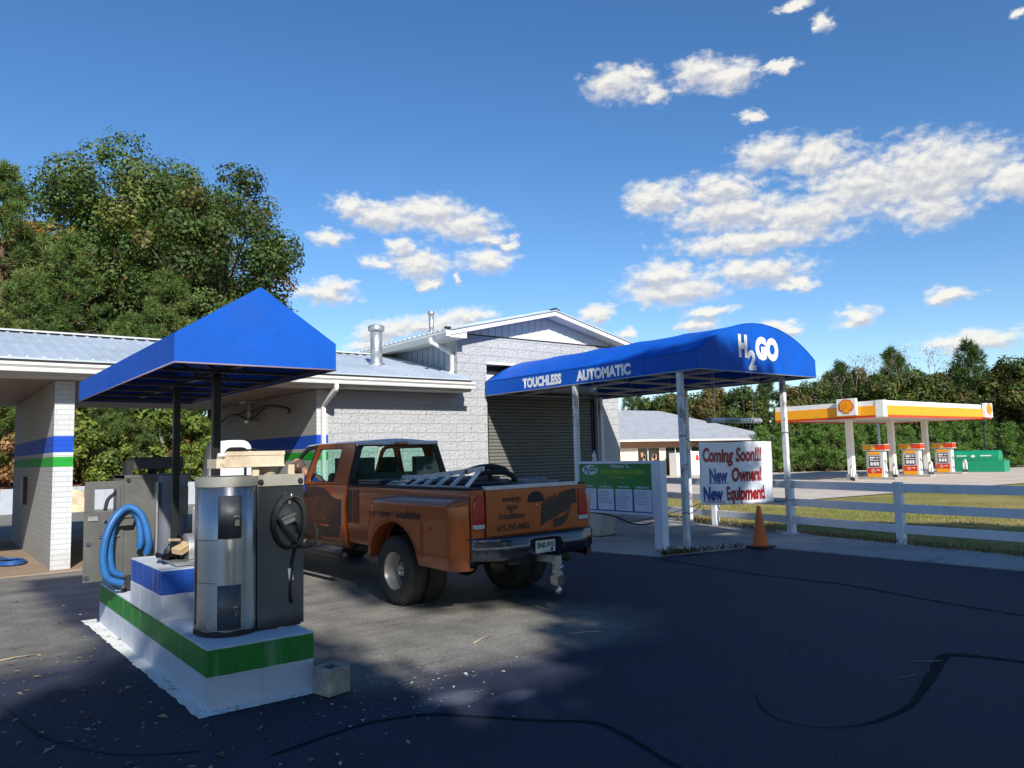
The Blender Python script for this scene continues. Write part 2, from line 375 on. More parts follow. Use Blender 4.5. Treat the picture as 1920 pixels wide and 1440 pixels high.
def asphalt_mat():
    m = bpy.data.materials.new('asphalt'); m.use_nodes = True; N = NT(m.node_tree); b = m.node_tree.nodes['Principled BSDF']
    g = N.new('ShaderNodeNewGeometry'); p = g.outputs['Position']; s = N.new('ShaderNodeSeparateXYZ'); N.link(p, s.inputs[0])
    x, y = s.outputs[0], s.outputs[1]
    big = N.noise(p, .32, 6, .62, .6); mid = N.noise(p, 1.6, 6, .66); fine = N.noise(p, 70, 3, .8); grit = N.noise(p, 30, 4, .82)
    # sunlit patches painted paler, wear included: left of the lot, pickup strip
    lit_mask = N.math('MULTIPLY', N.smooth(x, 7.0, 5.0), N.smooth(x, 1.9, 2.7))
    lit_mask = N.math('MULTIPLY', lit_mask, N.smooth(y, 4.3, 6.0))
    lit_mask = N.math('MAXIMUM', lit_mask, N.math('MULTIPLY', N.math('MULTIPLY', N.smooth(x, 1.9, 1.0), N.smooth(y, 5.6, 9.5)), .75))
    lit_mask = N.math('MAXIMUM', lit_mask, N.smooth(y, 13.2, 14.2))
    lit_worn = N.smooth(N.math('ADD', lit_mask, N.math('MULTIPLY', N.math('SUBTRACT', big, .5), 1.3)), .25, .8)
    shade_seal = N.mix(N.smooth(mid, .35, .68), (.018,.023,.047), (.032,.040,.074))  # blue of the tree shade tinted into the sealcoat colour
    lit_old = N.mix(N.smooth(mid, .32, .68), (.185,.175,.150), (.31,.29,.25))
    # long streaks left by drag marks and dried water
    st = N.noise(N.vec('MULTIPLY', p, (.5, 5.0, 1)), 1.2, 5, .6)
    lit_old = N.mix(N.math('MULTIPLY', N.smooth(st, .52, .70), .32), lit_old, (.05,.045,.04))
    c = N.mix(lit_worn, shade_seal, lit_old)
    c = N.mix(N.math('MULTIPLY', N.smooth(fine, .55, .72), .38), c, (.20,.20,.20))
    c = N.mix(N.math('MULTIPLY', N.smooth(grit, .56, .36), .45), c, (.010,.011,.014))
    pale = N.smooth(N.noise(N.vec('MULTIPLY', p, (1, 1.7, 1)), .75, 7, .7, .8), .60, .78)
    c = N.mix(N.math('MULTIPLY', pale, .26), c, (.13,.14,.18))
    # dried detergent spill in front of the plinth
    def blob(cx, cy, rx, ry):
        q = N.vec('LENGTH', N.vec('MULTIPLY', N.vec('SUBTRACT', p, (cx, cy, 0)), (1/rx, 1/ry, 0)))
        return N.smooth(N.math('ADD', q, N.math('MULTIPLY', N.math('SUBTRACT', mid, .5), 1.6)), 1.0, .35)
    sp = N.math('MAXIMUM', blob(3.05, 4.72, .38, .2), blob(3.45, 4.45, .30, .16))
    c = N.mix(N.math('MULTIPLY', sp, .28), c, (.30,.32,.36))
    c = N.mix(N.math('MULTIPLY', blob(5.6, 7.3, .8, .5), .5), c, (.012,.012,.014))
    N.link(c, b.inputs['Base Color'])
    rr = N.new('ShaderNodeMapRange'); N.link(mid, rr.inputs[0]); rr.inputs[3].default_value = .62; rr.inputs[4].default_value = .92
    N.link(rr.outputs[0], b.inputs['Roughness']); b.inputs['Specular IOR Level'].default_value = .35
    bn = N.new('ShaderNodeBump'); bn.inputs['Distance'].default_value = .008
    N.link(N.math('ADD', N.math('MULTIPLY', fine, .7), grit), bn.inputs['Height']); N.link(bn.outputs[0], b.inputs['Normal'])
    return m
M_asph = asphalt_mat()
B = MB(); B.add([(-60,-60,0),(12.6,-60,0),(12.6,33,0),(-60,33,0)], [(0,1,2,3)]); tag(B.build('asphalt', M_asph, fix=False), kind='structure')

def concrete_mat(name, a, b_, stain, amt=.5, jx=0, jy=0):
    m = bpy.data.materials.new(name); m.use_nodes = True; N = NT(m.node_tree); b = m.node_tree.nodes['Principled BSDF']
    g = N.new('ShaderNodeNewGeometry'); p = g.outputs['Position']; s = N.new('ShaderNodeSeparateXYZ'); N.link(p, s.inputs[0])
    c = N.mix(N.smooth(N.noise(p, .7, 6, .62), .32, .68), a, b_)
    c = N.mix(N.math('MULTIPLY', N.smooth(N.noise(N.vec('MULTIPLY', p, (.6, 2.2, 1)), 1.1, 7, .7, .5), .5, .72), amt), c, stain)
    c = N.mix(N.math('MULTIPLY', N.smooth(N.noise(p, 60, 4, .75), .5, .75), .35), c, tuple(v*.55 for v in a))
    for ax, st in ((0, jx), (1, jy)):
        if st:
            f = N.math('ABSOLUTE', N.math('SUBTRACT', N.math('FRACT', N.math('DIVIDE', s.outputs[ax], st)), .5))
            c = N.mix(N.math('MULTIPLY', N.smooth(f, .02/st, .005/st), .7), c, (.04,.04,.035))
    N.link(c, b.inputs['Base Color']); b.inputs['Roughness'].default_value = .85; b.inputs['Specular IOR Level'].default_value = .3
    bn = N.new('ShaderNodeBump'); bn.inputs['Distance'].default_value = .004; N.link(N.noise(p, 50, 6, .7), bn.inputs['Height']); N.link(bn.outputs[0], b.inputs['Normal'])
    return m
M_conc = concrete_mat('apron_concrete', (.30,.295,.28), (.42,.405,.38), (.14,.135,.12), .6)
M_fore = concrete_mat('forecourt_concrete', (.50,.42,.34), (.60,.51,.42), (.36,.30,.24), .35, 0, 6.0)
M_slab = concrete_mat('bay_concrete', (.27,.20,.135), (.34,.255,.175), (.15,.11,.08), .5)
M_store_pave = concrete_mat('store_concrete', (.42,.38,.33), (.50,.46,.41), (.30,.27,.23), .3)
# concrete apron under the canopy, with a raised lip, and the concrete strip along the fence
B = MB()
ap = [(9.25,9.9),(9.55,8.5),(11.65,8.08),(11.72,-8),(12.95,-8),(13.05,4.2),(13.75,8.2),(15.3,12.2),(15.3,14.58),(9.2,14.58)]
B.prism(ap, 'z', -.05, .016); tag(B.build('apron', M_conc), kind='structure')
B = MB(); B.prism([(-14,14.35),(6.34,14.35),(6.34,22),(-14,22)], 'z', -.05, .02); tag(B.build('wash_bay_floor', M_slab), kind='structure')
# fuel forecourt, following the fall of the land
B = MB()
def fz(x, y): return zt(x, y)+.02
rows = []
for i in range(26):
    t = i/25; rows.append([(x, 17.6+(64-17.6)*t-(x-28)*.13*(1-t) if x < 110 else 17.6+(64-17.6)*t-10.6*(1-t), 0) for x in (28, 30, 34, 40, 50, 60, 75, 95)])
B.grid([[(x, y, fz(x, y)) for x, y, _ in r] for r in rows]); tag(B.build('forecourt', M_fore, fix=False), kind='structure')

# tar-filled cracks in the lot
M_tar = mat('tar', (.012,.013,.018), .9, var=.3, spec=.15)
def ribbon(pts, w, z, name='tar_seam', mt=None):
    B = MB(); k = len(pts); L = []; Rr = []
    rng = random.Random(k)
    for i, p in enumerate(pts):
        p = Vector((*p, z)); t = Vector((*pts[min(i+1, k-1)], z))-Vector((*pts[max(i-1, 0)], z)); t.normalize(); nn = Vector((-t.y, t.x, 0))
        ww = (w[i] if isinstance(w, list) else w)*(.75+.5*rng.random())
        L.append(p+nn*ww/2); Rr.append(p-nn*ww/2)
    B.grid([L, Rr], sm=False); return tag(B.build(name, mt or M_tar, fix=False), kind='structure')
def smoothline(P, n=8):
    out = []
    for i in range(len(P)-1):
        p0 = P[max(i-1, 0)]; p1 = P[i]; p2 = P[i+1]; p3 = P[min(i+2, len(P)-1)]
        for j in range(n):
            t = j/n
            out.append(tuple(.5*((2*b)+(-a+c)*t+(2*a-5*b+4*c-d)*t*t+(-a+3*b-3*c+d)*t**3) for a, b, c, d in zip(p0, p1, p2, p3)))
    out.append(P[-1]); return out
crackA = smoothline([(6.89,2.45),(6.83,2.7),(6.73,2.88),(6.59,2.9),(6.03,2.74),(5.55,2.61),(5.19,2.53),(4.78,2.54),(4.53,2.63),(4.39,2.79),(4.39,2.98),(4.5,3.16),(4.69,3.34)], 6)
nA = len(crackA); ribbon([(7.4,1.8)]+crackA, [.05]*8+[.08]*14+[max(.010, .07-.0022*i) for i in range(nA-21)], .005)
ribbon(smoothline([(1.7,4.55),(2.16,4.64),(2.44,4.65),(2.77,4.53),(3.0,4.25),(3.24,3.95),(3.46,3.71),(3.47,3.47),(3.41,3.21),(3.33,2.88),(3.25,2.3)], 5), .030, .005)
ribbon(smoothline([(9.4,8.3),(9.24,7.49),(9.11,6.19),(9.18,5.22),(8.95,4.24),(8.8,3.62),(8.72,3.03),(8.6,2.0)], 5), .035, .005)
M_patch = mat('dark_sealer', (.014,.015,.020), .9, var=.3, vscale=4)
ribbon(smoothline([(.5,7.4),(.58,6.66),(.66,6.03),(.78,5.61),(.94,5.28),(1.1,5.09),(1.4,4.9)], 5), .018, .005, 'tar_seam', M_patch)
M_scuff = mat('scuff', (.20,.20,.21), .8, var=.3)
ribbon([(6.30,3.02),(6.38,2.92),(6.48,2.86)], .02, .006, 'scuff_mark', M_scuff); ribbon([(5.80,2.87),(5.88,2.83),(5.97,2.82)], .014, .006, 'scuff_mark', M_scuff)

# ------------------------------------------------------------------ car wash building
cw = thing('car_wash_building', 'white block car wash with metal roofs, open brick bays and tall gabled wash tunnel', 'building', (1.77, 14.6, 0))
def wall(name, x0, y0, z0, x1, y1, z1, ms, bevel=0):
    """front/back faces take ms[0], side faces ms[1]"""
    B = MB(); V = [(x0,y0,z0),(x1,y0,z0),(x1,y1,z0),(x0,y1,z0),(x0,y0,z1),(x1,y0,z1),(x1,y1,z1),(x0,y1,z1)]
    B.add(V, [(4,5,6,7),(0,1,5,4),(2,3,7,6)], 0); B.add(V, [(1,2,6,5),(3,0,4,7)], 1)
    return B.build(name, ms, cw, bevel)
CZ = 3.12
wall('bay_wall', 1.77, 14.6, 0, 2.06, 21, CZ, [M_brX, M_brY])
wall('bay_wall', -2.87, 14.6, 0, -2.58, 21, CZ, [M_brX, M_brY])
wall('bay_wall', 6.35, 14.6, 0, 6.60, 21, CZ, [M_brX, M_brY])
wall('front_wall', 6.602, 14.603, 0, 9.79, 14.85, CZ, [M_split, M_splitY])
wall('rear_wall', 6.602, 20.75, 0, 9.79, 20.997, CZ, [M_split, M_splitY])
B = MB()
DX0, DX1, DZ = 10.62, 14.22, 3.86
TZ = 4.54
for (a, z0, b, z1) in ((9.792, 0, DX0, TZ), (DX1, 0, 15.04, TZ), (DX0, DZ, DX1, TZ)):
    V = [(a,14.602,z0),(b,14.602,z0),(b,14.85,z0),(a,14.85,z0),(a,14.602,z1),(b,14.602,z1),(b,14.85,z1),(a,14.85,z1)]
    B.add(V, [(0,1,5,4),(2,3,7,6),(0,3,2,1),(4,5,6,7)], 0); B.add(V, [(1,2,6,5),(3,0,4,7)], 1)
B.build('tunnel_front_wall', [M_split, M_splitY], cw, fix=False)
wall('tunnel_side_wall', 14.79, 14.852, 0, 15.038, 21, 4.5, [M_split, M_splitY])
wall('tunnel_side_wall', 9.794, 14.852, 0, 10.0, 21, 3.45, [M_split, M_splitY])
wall('tunnel_rear_wall', 10.002, 20.75, 0, 14.788, 20.998, 4.5, [M_split, M_splitY])
# upper side siding with vertical ribs, then the gable
B = MB(); B.box(9.83, 15.10, 3.452, 9.99, 20.99, 4.46)
for i in range(24): B.box(9.81, 15.2+i*.25, 3.452, 9.832, 15.225+i*.25, 4.458)
B.build('side_siding', M_sidingshade, cw)
B = MB(); B.box(9.80, 14.86, 3.452, 9.992, 15.098, 4.46); B.build('corner_block', M_splitY, cw)
B = MB(); pk = (12.5, 5.215)
B.prism([(9.80, TZ+.003), (15.03, TZ+.003), (15.03, 4.56), pk, (9.80, 4.56)], 'y', 14.63, 14.70)
def gz(x): return 4.56+(pk[1]-4.56)*(1-abs(x-pk[0])/(pk[0]-9.80))
for i in range(25):
    x = 9.88+i*.21
    if gz(x)-TZ > .05: B.box(x, 14.612, TZ+.02, x+.03, 14.632, gz(x)-.03)
B.build('gable_siding', M_siding, cw)
B = MB(); B.box(9.80, 14.585, TZ-.012, 15.03, 14.632, TZ+.012); B.build('gable_drip_edge', M_dark, cw)
# tunnel door: jambs, lintel and a rolled-down slatted shutter
B = MB(); B.box(DX0, 14.58, 3.862, DX1, 14.70, 3.915); B.build('lintel', M_trim, cw)
B = MB(); B.box(DX0+.002, 14.66, 3.30, DX1-.002, 14.84, 3.62); B.build('shutter_housing', M_trim, cw)
door = None
B = MB(); n = 40
M_shut = mat('cream_shutter', (.155,.152,.135), .5, var=.06, dirt=(.22,.20,.16), dscale=1.0, damt=.35)
rows = []
for i in range(n*4+1):
    z = .02+i*(3.28/(n*4)); ph = (i % 4)/4
    rows.append([(x, 14.735+(.018 if i % 4 == 0 else 0)-.010*math.sin(ph*math.pi), z) for x in (DX0+.10, DX1-.10)])
B.grid(rows, sm=False); dr = B.build('roller_door', M_shut, cw, fix=False)
for x in (DX0+.003, DX1-.103):
    B = MB(); B.box(x, 14.70, 0, x+.10, 14.78, 3.30); B.build('door_track', M_black, dr)
B = MB(); B.box(DX0, 14.80, 3.62, DX1, 14.83, 3.858); B.build('dark_opening', M_dark, dr)
# low roof
EY, EZ, RY, SL = 13.98, 3.41, 17.75, .25
RZ = EZ+(RY-EY)*SL; BY = 21.6
X0, X1 = -9.0, 9.76
B = MB(); B.prism([(EY, EZ), (RY, RZ), (BY, RZ-(BY-RY)*SL), (BY, RZ-(BY-RY)*SL-.04), (RY, RZ-.04), (EY, EZ-.03)], 'x', X0, X1)
x = X1-.02
def rib(B, x, a, b, w=.035, h=.03):
    ax, ay, az_ = a; P = []
    for p in (a, b):
        for dx, dz in ((-w, 0), (-w*.45, h), (w*.45, h), (w, 0)): P.append((x+dx, p[1], p[2]+dz-.002))
    B.add(P, [(0,1,5,4),(1,2,6,5),(2,3,7,6),(0,4,7,3),(0,3,2,1),(4,5,6,7)])
while x > X0:
    rib(B, x, (0, EY, EZ), (0, RY, RZ)); rib(B, x, (0, RY, RZ), (0, BY, RZ-(BY-RY)*SL)); x -= .228
lr = B.build('low_roof', M_roof, cw, fix=False)
B = MB(); B.prism([(RY-.16, RZ-.010), (RY, RZ+.035), (RY+.16, RZ-.010), (RY+.16, RZ-.022), (RY, RZ+.023), (RY-.16, RZ-.022)], 'x', X0, X1-.3)
x = X1-.25
B.xf(lambda p: (p[0], p[1], p[2]+.030)); B.build('ridge_cap', M_trim, lr)
B = MB(); B.box(X0, EY+.012, EZ-.062, X1, EY+.03, EZ-.028)
x = X1-.02
while x > X0: B.box(x-.03, EY+.008, EZ-.03, x+.03, EY+.028, EZ+.018); x -= .228
B.build('roof_closure_strip', M_dark, lr)
B = MB(); B.box(X0, EY+.02, 3.15, X1, EY+.06, EZ-.055); B.build('fascia_board', mat('fascia_paint', (.62,.56,.47), .55, var=.06), lr)
B = MB(); g0 = EY+.018
B.prism([(g0, 3.185), (g0-.085, 3.185), (g0-.095, 3.215), (g0-.085, 3.245), (g0-.125, 3.285), (g0-.125, 3.325), (g0-.112, 3.325), (g0-.112, 3.285), (g0-.02, 3.20), (g0, 3.20)], 'x', X0, 9.80)
B.build('gutter', M_trim, lr)
B = MB(); B.box(X0, EY+.06, 3.13, 9.76, 14.598, 3.15); B.build('eave_soffit', mat('eave_soffit_paint', (.58,.55,.50), .6), lr)
B = MB(); B.box(X0, 14.60, CZ+.012, 9.78, 21.5, CZ+.03); B.build('bay_ceiling', mat('bay_ceiling_board', (.28,.215,.18), .6, var=.12), lr)
def downspout(pts, par, w=.075):
    B = MB()
    for a, b in zip(pts[:-1], pts[1:]): B.beam(a, b, w, w*1.15, up=(0,1,0.01))
    for p in pts[1:-1]: B.ball(p, w*.62, 10)
    return B.build('downspout', M_trim, par, .006)
downspout([(6.47,13.93,3.19), (6.47,13.93,3.08), (6.47,14.54,2.80), (6.47,14.54,.05)], lr)
# flues on the low roof
def flue(x, y, r, h, z, par):
    B = MB(); B.lathe([(r*1.5, 0-.06), (r*1.35, .03), (r*1.02, .07), (r, .09), (r, h*.33), (r*1.05, h*.335), (r*1.05, h*.36), (r, h*.365), (r, h*.84), (r*1.02, h*.845), (r*1.02, h*.86), (r*.98, h*.865)], (x, y, z), n=28)
    f = B.build('flue', M_galv, par)
    B = MB(); B.lathe([(r*.5, h*.84), (r*1.30, h*.845), (r*1.42, h*.87), (r*1.42, h*.91), (r*1.36, h*.92), (r*1.42, h*.93), (r*1.40, h*.965), (r*1.1, h*.99), (r*.2, h)], (x, y, z), n=28)
    B.build('flue_cap', M_galv, f)
flue(8.28, 15.68, .135, .93, EZ+(15.68-EY)*SL, lr)
# tall roof
TX0, TX1, TY0, TY1, TEZ, TPK = 9.33, 15.67, 14.2, 21.5, 4.56, 5.29
B = MB(); px = (TX0+TX1)/2
B.prism([(TX0, TEZ), (px, TPK), (TX1, TEZ), (TX1, TEZ-.035), (px, TPK-.035), (TX0, TEZ-.035)], 'y', TY0-.03, TY1)
k = (TPK-TEZ)/(px-TX0)
y = TY0+.05
while y < TY1:
    for sx, xe in ((1, TX0), (-1, TX1)):
        P = []
        for xx, zz in ((xe, TEZ), (px, TPK)):
            for dy, dz in ((-.035, 0), (-.016, .03), (.016, .03), (.035, 0)): P.append((xx, y+dy, zz+dz-.002))
        B.add(P, [(0,1,5,4),(1,2,6,5),(2,3,7,6),(0,4,7,3)])
    y += .228
tr = B.build('tall_roof', M_roof, cw, fix=False)
B = MB()
for a, b in (((TX0, TEZ), (px, TPK)), ((px, TPK), (TX1, TEZ))):
    B.add([(a[0],TY0,a[1]-.036),(b[0],TY0,b[1]-.036),(b[0],TY0,b[1]-.145),(a[0],TY0,a[1]-.145),(a[0],TY0+.03,a[1]-.036),(b[0],TY0+.03,b[1]-.036),(b[0],TY0+.03,b[1]-.145),(a[0],TY0+.03,a[1]-.145)],
          [(0,1,2,3),(7,6,5,4),(0,4,5,1),(3,2,6,7),(1,5,6,2),(0,3,7,4)])
B.build('rake_board', M_trim, tr)
B = MB()
for a, b in (((TX0+.02, TEZ-.14), (px, TPK-.145)), ((px, TPK-.145), (TX1-.02, TEZ-.14))):
    B.add([(a[0],TY0+.03,a[1]),(b[0],TY0+.03,b[1]),(b[0],14.608,b[1]),(a[0],14.608,a[1])], [(0,1,2,3)])
B.build('rake_soffit', M_siding, tr)
B = MB(); B.box(TX0+.02, TY0+.031, 4.375, 9.795, 14.60, 4.385); B.box(TX0+.02, 14.60, 4.375, 9.81, TY1, 4.385); B.build('eave_soffit', M_siding, tr)
B = MB(); B.box(15.045, TY0+.031, 4.375, TX1-.02, TY1, 4.385); B.build('eave_soffit', M_siding, tr)
B = MB(); B.prism([(TX0, 4.37), (9.80, 4.37), (9.80, 4.505), (TX0, 4.40)], 'y', TY0+.002, TY0+.03); B.build('eave_return', M_trim, tr)
for xg, sg in ((TX0, -1), (TX1, 1)):
    B = MB(); B.prism([(xg, 4.38), (xg+sg*.07, 4.38), (xg+sg*.11, 4.46), (xg+sg*.11, 4.50), (xg+sg*.10, 4.50), (xg+sg*.09, 4.46), (xg, 4.40)], 'y', TY0-.02, TY1); B.build('gutter', M_trim, tr)
B = MB(); B.box(TX0-.11, TY0-.024, 4.38, TX0+.01, TY0-.02, 4.52); B.build('gutter_end', M_trim, tr)
downspout([(9.13,14.72,4.40), (9.15,14.72,4.30), (9.70,14.74,4.10), (9.735,14.74,4.02), (9.735,14.74,3.66), (9.62,14.70,3.60)], tr, .07)
B = MB(); B.box(TX0-.13, TY0-.03, TEZ-.02, TX0+.02, TY0+.02, TEZ+.035); B.build('roof_corner_trim', M_dark, tr)
B = MB(); B.prism([(px-.16, TPK-.01), (px, TPK+.05), (px+.16, TPK-.01)], 'y', TY0-.02, TY0+.35); B.build('ridge_end_cap', M_dark, tr)
B = MB(); B.prism([(px-.15, TPK-.005), (px, TPK+.032), (px+.15, TPK-.005)], 'y', TY0+.36, TY1); B.build('ridge_cap', M_roof, tr)
flue(10.1, 16.2, .062, .62, TEZ+(10.1-TX0)*k, tr)
# fittings inside the open bay
B = MB(); B.box(1.70, 18.2, .95, 1.768, 18.75, 1.50); B.build('coin_box', mat('coin_box_steel', (.05,.045,.04), .5, metal=.4), cw, .01)
B = MB(); B.tube([(6.2,18.1,3.13), (6.2,18.1,2.62)], .055, 12); B.box(6.02, 17.9, 3.06, 6.345, 18.3, 3.12); B.box(6.12, 17.98, 2.60, 6.346, 18.22, 2.66)
boom = thing('spray_boom', 'dark overhead spray boom with two arms on the shaded bay wall', 'boom', (6.2, 18.1, 2.9))
B.build('post', M_galv, boom)
M_boom = mat('boom_pipe', (.035,.03,.03), .6)
for pts in ([(6.2,18.1,2.86), (6.18,16.9,2.93), (6.2,15.75,2.80), (6.2,15.7,2.70)], [(6.2,18.12,2.66), (6.15,19.2,2.86), (6.2,20.4,2.70), (6.2,20.6,2.62)]):
    B = MB(); B.tube(smoothline(pts, 5), .03, 8); B.build('arm', M_boom, boom)
B = MB(); B.tube([(6.2,18.08,2.64), (6.2,17.1,2.90)], .02, 8); B.tube([(6.2,18.15,2.90), (6.2,19.4,2.82)], .02, 8); B.build('brace', M_boom, boom)
# blue wash hose lying in the bay
B = MB(); hp = [(.95,19.2,.04),(1.15,18.2,.04),(1.36,16.9,.04),(1.5,16.2,.04)]
for i in range(46):
    a = i*.42; hp.append((1.36+.24*math.cos(a)*(1-.006*i), 16.1+.45*math.sin(a)*(1-.006*i), .04+.0012*i))
B.tube(smoothline(hp, 3), .017, 6); tag(B.build('wash_hose', mat('blue_hose_thin', (.02,.09,.28), .5)), 'thin blue wash hose coiled on the tan bay floor beside the striped pillar', 'hose')
# low white retaining wall behind the bays
B = MB()
for i in range(16): B.box(-12+i*2.4, 33.0, -.05, -12+i*2.4+2.395, 33.2, .90)
tag(B.build('retaining_wall', mat('grey_white_wall', (.38,.40,.44), .7, var=.08, dirt=(.30,.27,.22), dscale=1.5, damt=.4), bevel=.01), 'low pale grey retaining wall across the lot behind the open wash bays', 'wall')

# ------------------------------------------------------------------ blue barrel canopy over the tunnel drive
cn = thing('wash_canopy', 'long blue barrel vaulted canopy lettered TOUCHLESS AUTOMATIC and H2GO on white posts', 'canopy', (12.4, 8.3, 0))
CX0, CX1, CY0, CY1, HZ, BZ, RISE = 10.55, 14.22, 8.3, 14.56, 3.10, 3.43, .60
ccx = (CX0+CX1)/2; hw = (CX1-CX0)/2; Rr = (hw*hw+RISE*RISE)/(2*RISE); a0 = math.asin(hw/Rr)
arc = [(ccx+Rr*math.sin(-a0+2*a0*i/28), BZ+RISE-Rr+Rr*math.cos(-a0+2*a0*i/28)) for i in range(29)]
def sag(y, s):
    # cloth dips a little between the hoops
    return -.012*abs(math.sin((y-CY0)/(CY1-CY0)*math.pi*5))*s
B = MB()
ys_ = [CY0+(CY1-CY0)*j/30 for j in range(31)]
B.grid([[(x, y, z+sag(y, 1 if 0 < i < 28 else 0)) for i, (x, z) in enumerate(arc)] for y in ys_])
B.grid([[(CX0, y, BZ) for y in ys_], [(CX0, y, HZ) for y in ys_]], sm=False)
B.grid([[(CX1, y, BZ) for y in ys_], [(CX1, y, HZ) for y in ys_]], sm=False)
B.grid([[(x, CY0, z) for x, z in arc], [(x, CY0, HZ) for x, z in arc]], sm=False)
B.grid([[(x, CY1, z) for x, z in arc], [(x, CY1, HZ+.3) for x, z in arc]], sm=False)
fab = B.build('fabric', M_fabric, cn, solid=.004)
B = MB(); e = .012
for a, b in (((CX0,CY0,HZ),(CX0,CY1,HZ)), ((CX1,CY0,HZ),(CX1,CY1,HZ)), ((CX0,CY0,HZ),(CX1,CY0,HZ))): B.tube([a, b], e, 6)
B.build('hem', M_frame, fab)
B = MB()
for j in range(1, 5):
    yj = CY0+(CY1-CY0)*j/5; B.tube([(x, yj, z+.004) for x, z in arc], .005, 5); B.tube([(CX0-.004, yj, BZ), (CX0-.004, yj, HZ)], .004, 5)
B.tube([(CX0-.004, CY0, BZ), (CX0-.004, CY1, BZ)], .006, 6); B.tube([(x, CY0-.003, z+.003) for x, z in arc], .006, 6); B.build('seam', M_fabric, fab)
B = MB(); t = .025
for j in range(6):
    y = CY0+.06+(CY1-CY0-.12)*j/5
    B.tube([(x*.985+ccx*.015, y, z-.05) for x, z in arc], t*.8, 6)
    B.beam((CX0+.03, y, HZ+.03), (CX1-.03, y, HZ+.03), .04, .04)
    for xx in (CX0+.05, CX1-.05): B.beam((xx, y, HZ+.03), (xx, y, BZ-.04), .03, .03)
for xx in (CX0+.035, ccx-.9, ccx+.9, CX1-.035): B.beam((xx, CY0+.04, HZ+.035), (xx, CY1-.04, HZ+.035), .035, .035)
B.beam((CX0+.04, CY0+1.2, HZ+.04), (CX0+.9, CY0+.06, HZ+.04), .03, .03); B.beam((CX1-.04, CY0+1.2, HZ+.04), (CX1-.9, CY0+.06, HZ+.04), .03, .03)
B.build('tube_frame', M_frame, cn)
M_post = mat('worn_white_post', (.66,.68,.70), .5, var=.06, dirt=(.10,.06,.04), dscale=4.0, damt=.75)
def cpost(x, y, pl=True, h=HZ+.03, w=.095):
    B = MB(); B.box(x-w/2, y-w/2, .016, x+w/2, y+w/2, h)
    p = B.build('post', M_post, cn, .006)
    if pl:
        B = MB(); B.box(x-.13, y-.13, .016, x+.13, y+.13, .03)
        for sx in (-.09, .09):
            for sy in (-.09, .09): B.lathe([(.014, .03), (.014, .05)], (x+sx, y+sy, 0), n=6)
        B.build('base_plate', M_post, p)
    return p
cpost(10.62, 8.79); cpost(13.72, 8.75); cpost(13.95, 11.42); cpost(10.60, 11.5, False); cpost(13.95, 14.2, False)
# lettering
ty = 3.17
text_mesh('lettering', 'TOUCHLESS', .275, (CX0-.008, 13.13, ty), (0,-1,0), (0,0,1), M_letter, fab, bold=.016, xs=.845)
text_mesh('lettering', 'AUTOMATIC', .275, (CX0-.008, 11.37, ty), (0,-1,0), (0,0,1), M_letter, fab, bold=.016, xs=.925)
fy = CY0-.010
text_mesh('lettering', 'H', .52, (11.68, fy, 3.40), (1,0,0), (0,0,1), M_letter, fab, bold=.035, xs=.72)
text_mesh('lettering', '2', .46, (11.97, fy-.002, 3.17), (1,0,0), (0,0,1), M_letter, fab, bold=.028, xs=.9)
text_mesh('lettering', 'GO', .53, (12.20, fy-.004, 3.385), (1,0,0), (0,0,1), M_letter, fab, bold=.038, xs=.86)
# clearance bar
cl = thing('clearance_bar', 'white hanging clearance pipe lettered in black under the canopy mouth', 'clearance bar', (11.95, 8.6, 2.24))
B = MB(); B.lathe([(.050, -.78), (.050, .78)], (11.93, 8.62, 2.235), 'x', 18); B.build('pipe', M_white, cl)
B = MB(); B.lathe([(.052, -.80), (.056, -.79), (.056, -.76), (.051, -.755)], (11.93, 8.62, 2.235), 'x', 18); B.build('end_cap', mat('grey_plastic', (.22,.22,.22), .5), cl)
B = MB()
for xx in (11.35, 12.5):
    for i in range(30): B.beam((xx, 8.62+(.004 if i % 2 else -.004), 2.285+i*.0285), (xx, 8.62, 2.285+(i+1)*.0285), .008, .004)
B.build('chain', M_galv, cl)
text_mesh('lettering', "CLEARANCE", .085, (11.55, 8.567, 2.203), (1,0,0), (0,0,1), M_black, cl, bold=.003)
text_mesh('lettering', "7' 6\"", .085, (12.30, 8.567, 2.203), (1,0,0), (0,0,1), M_black, cl, bold=.003)
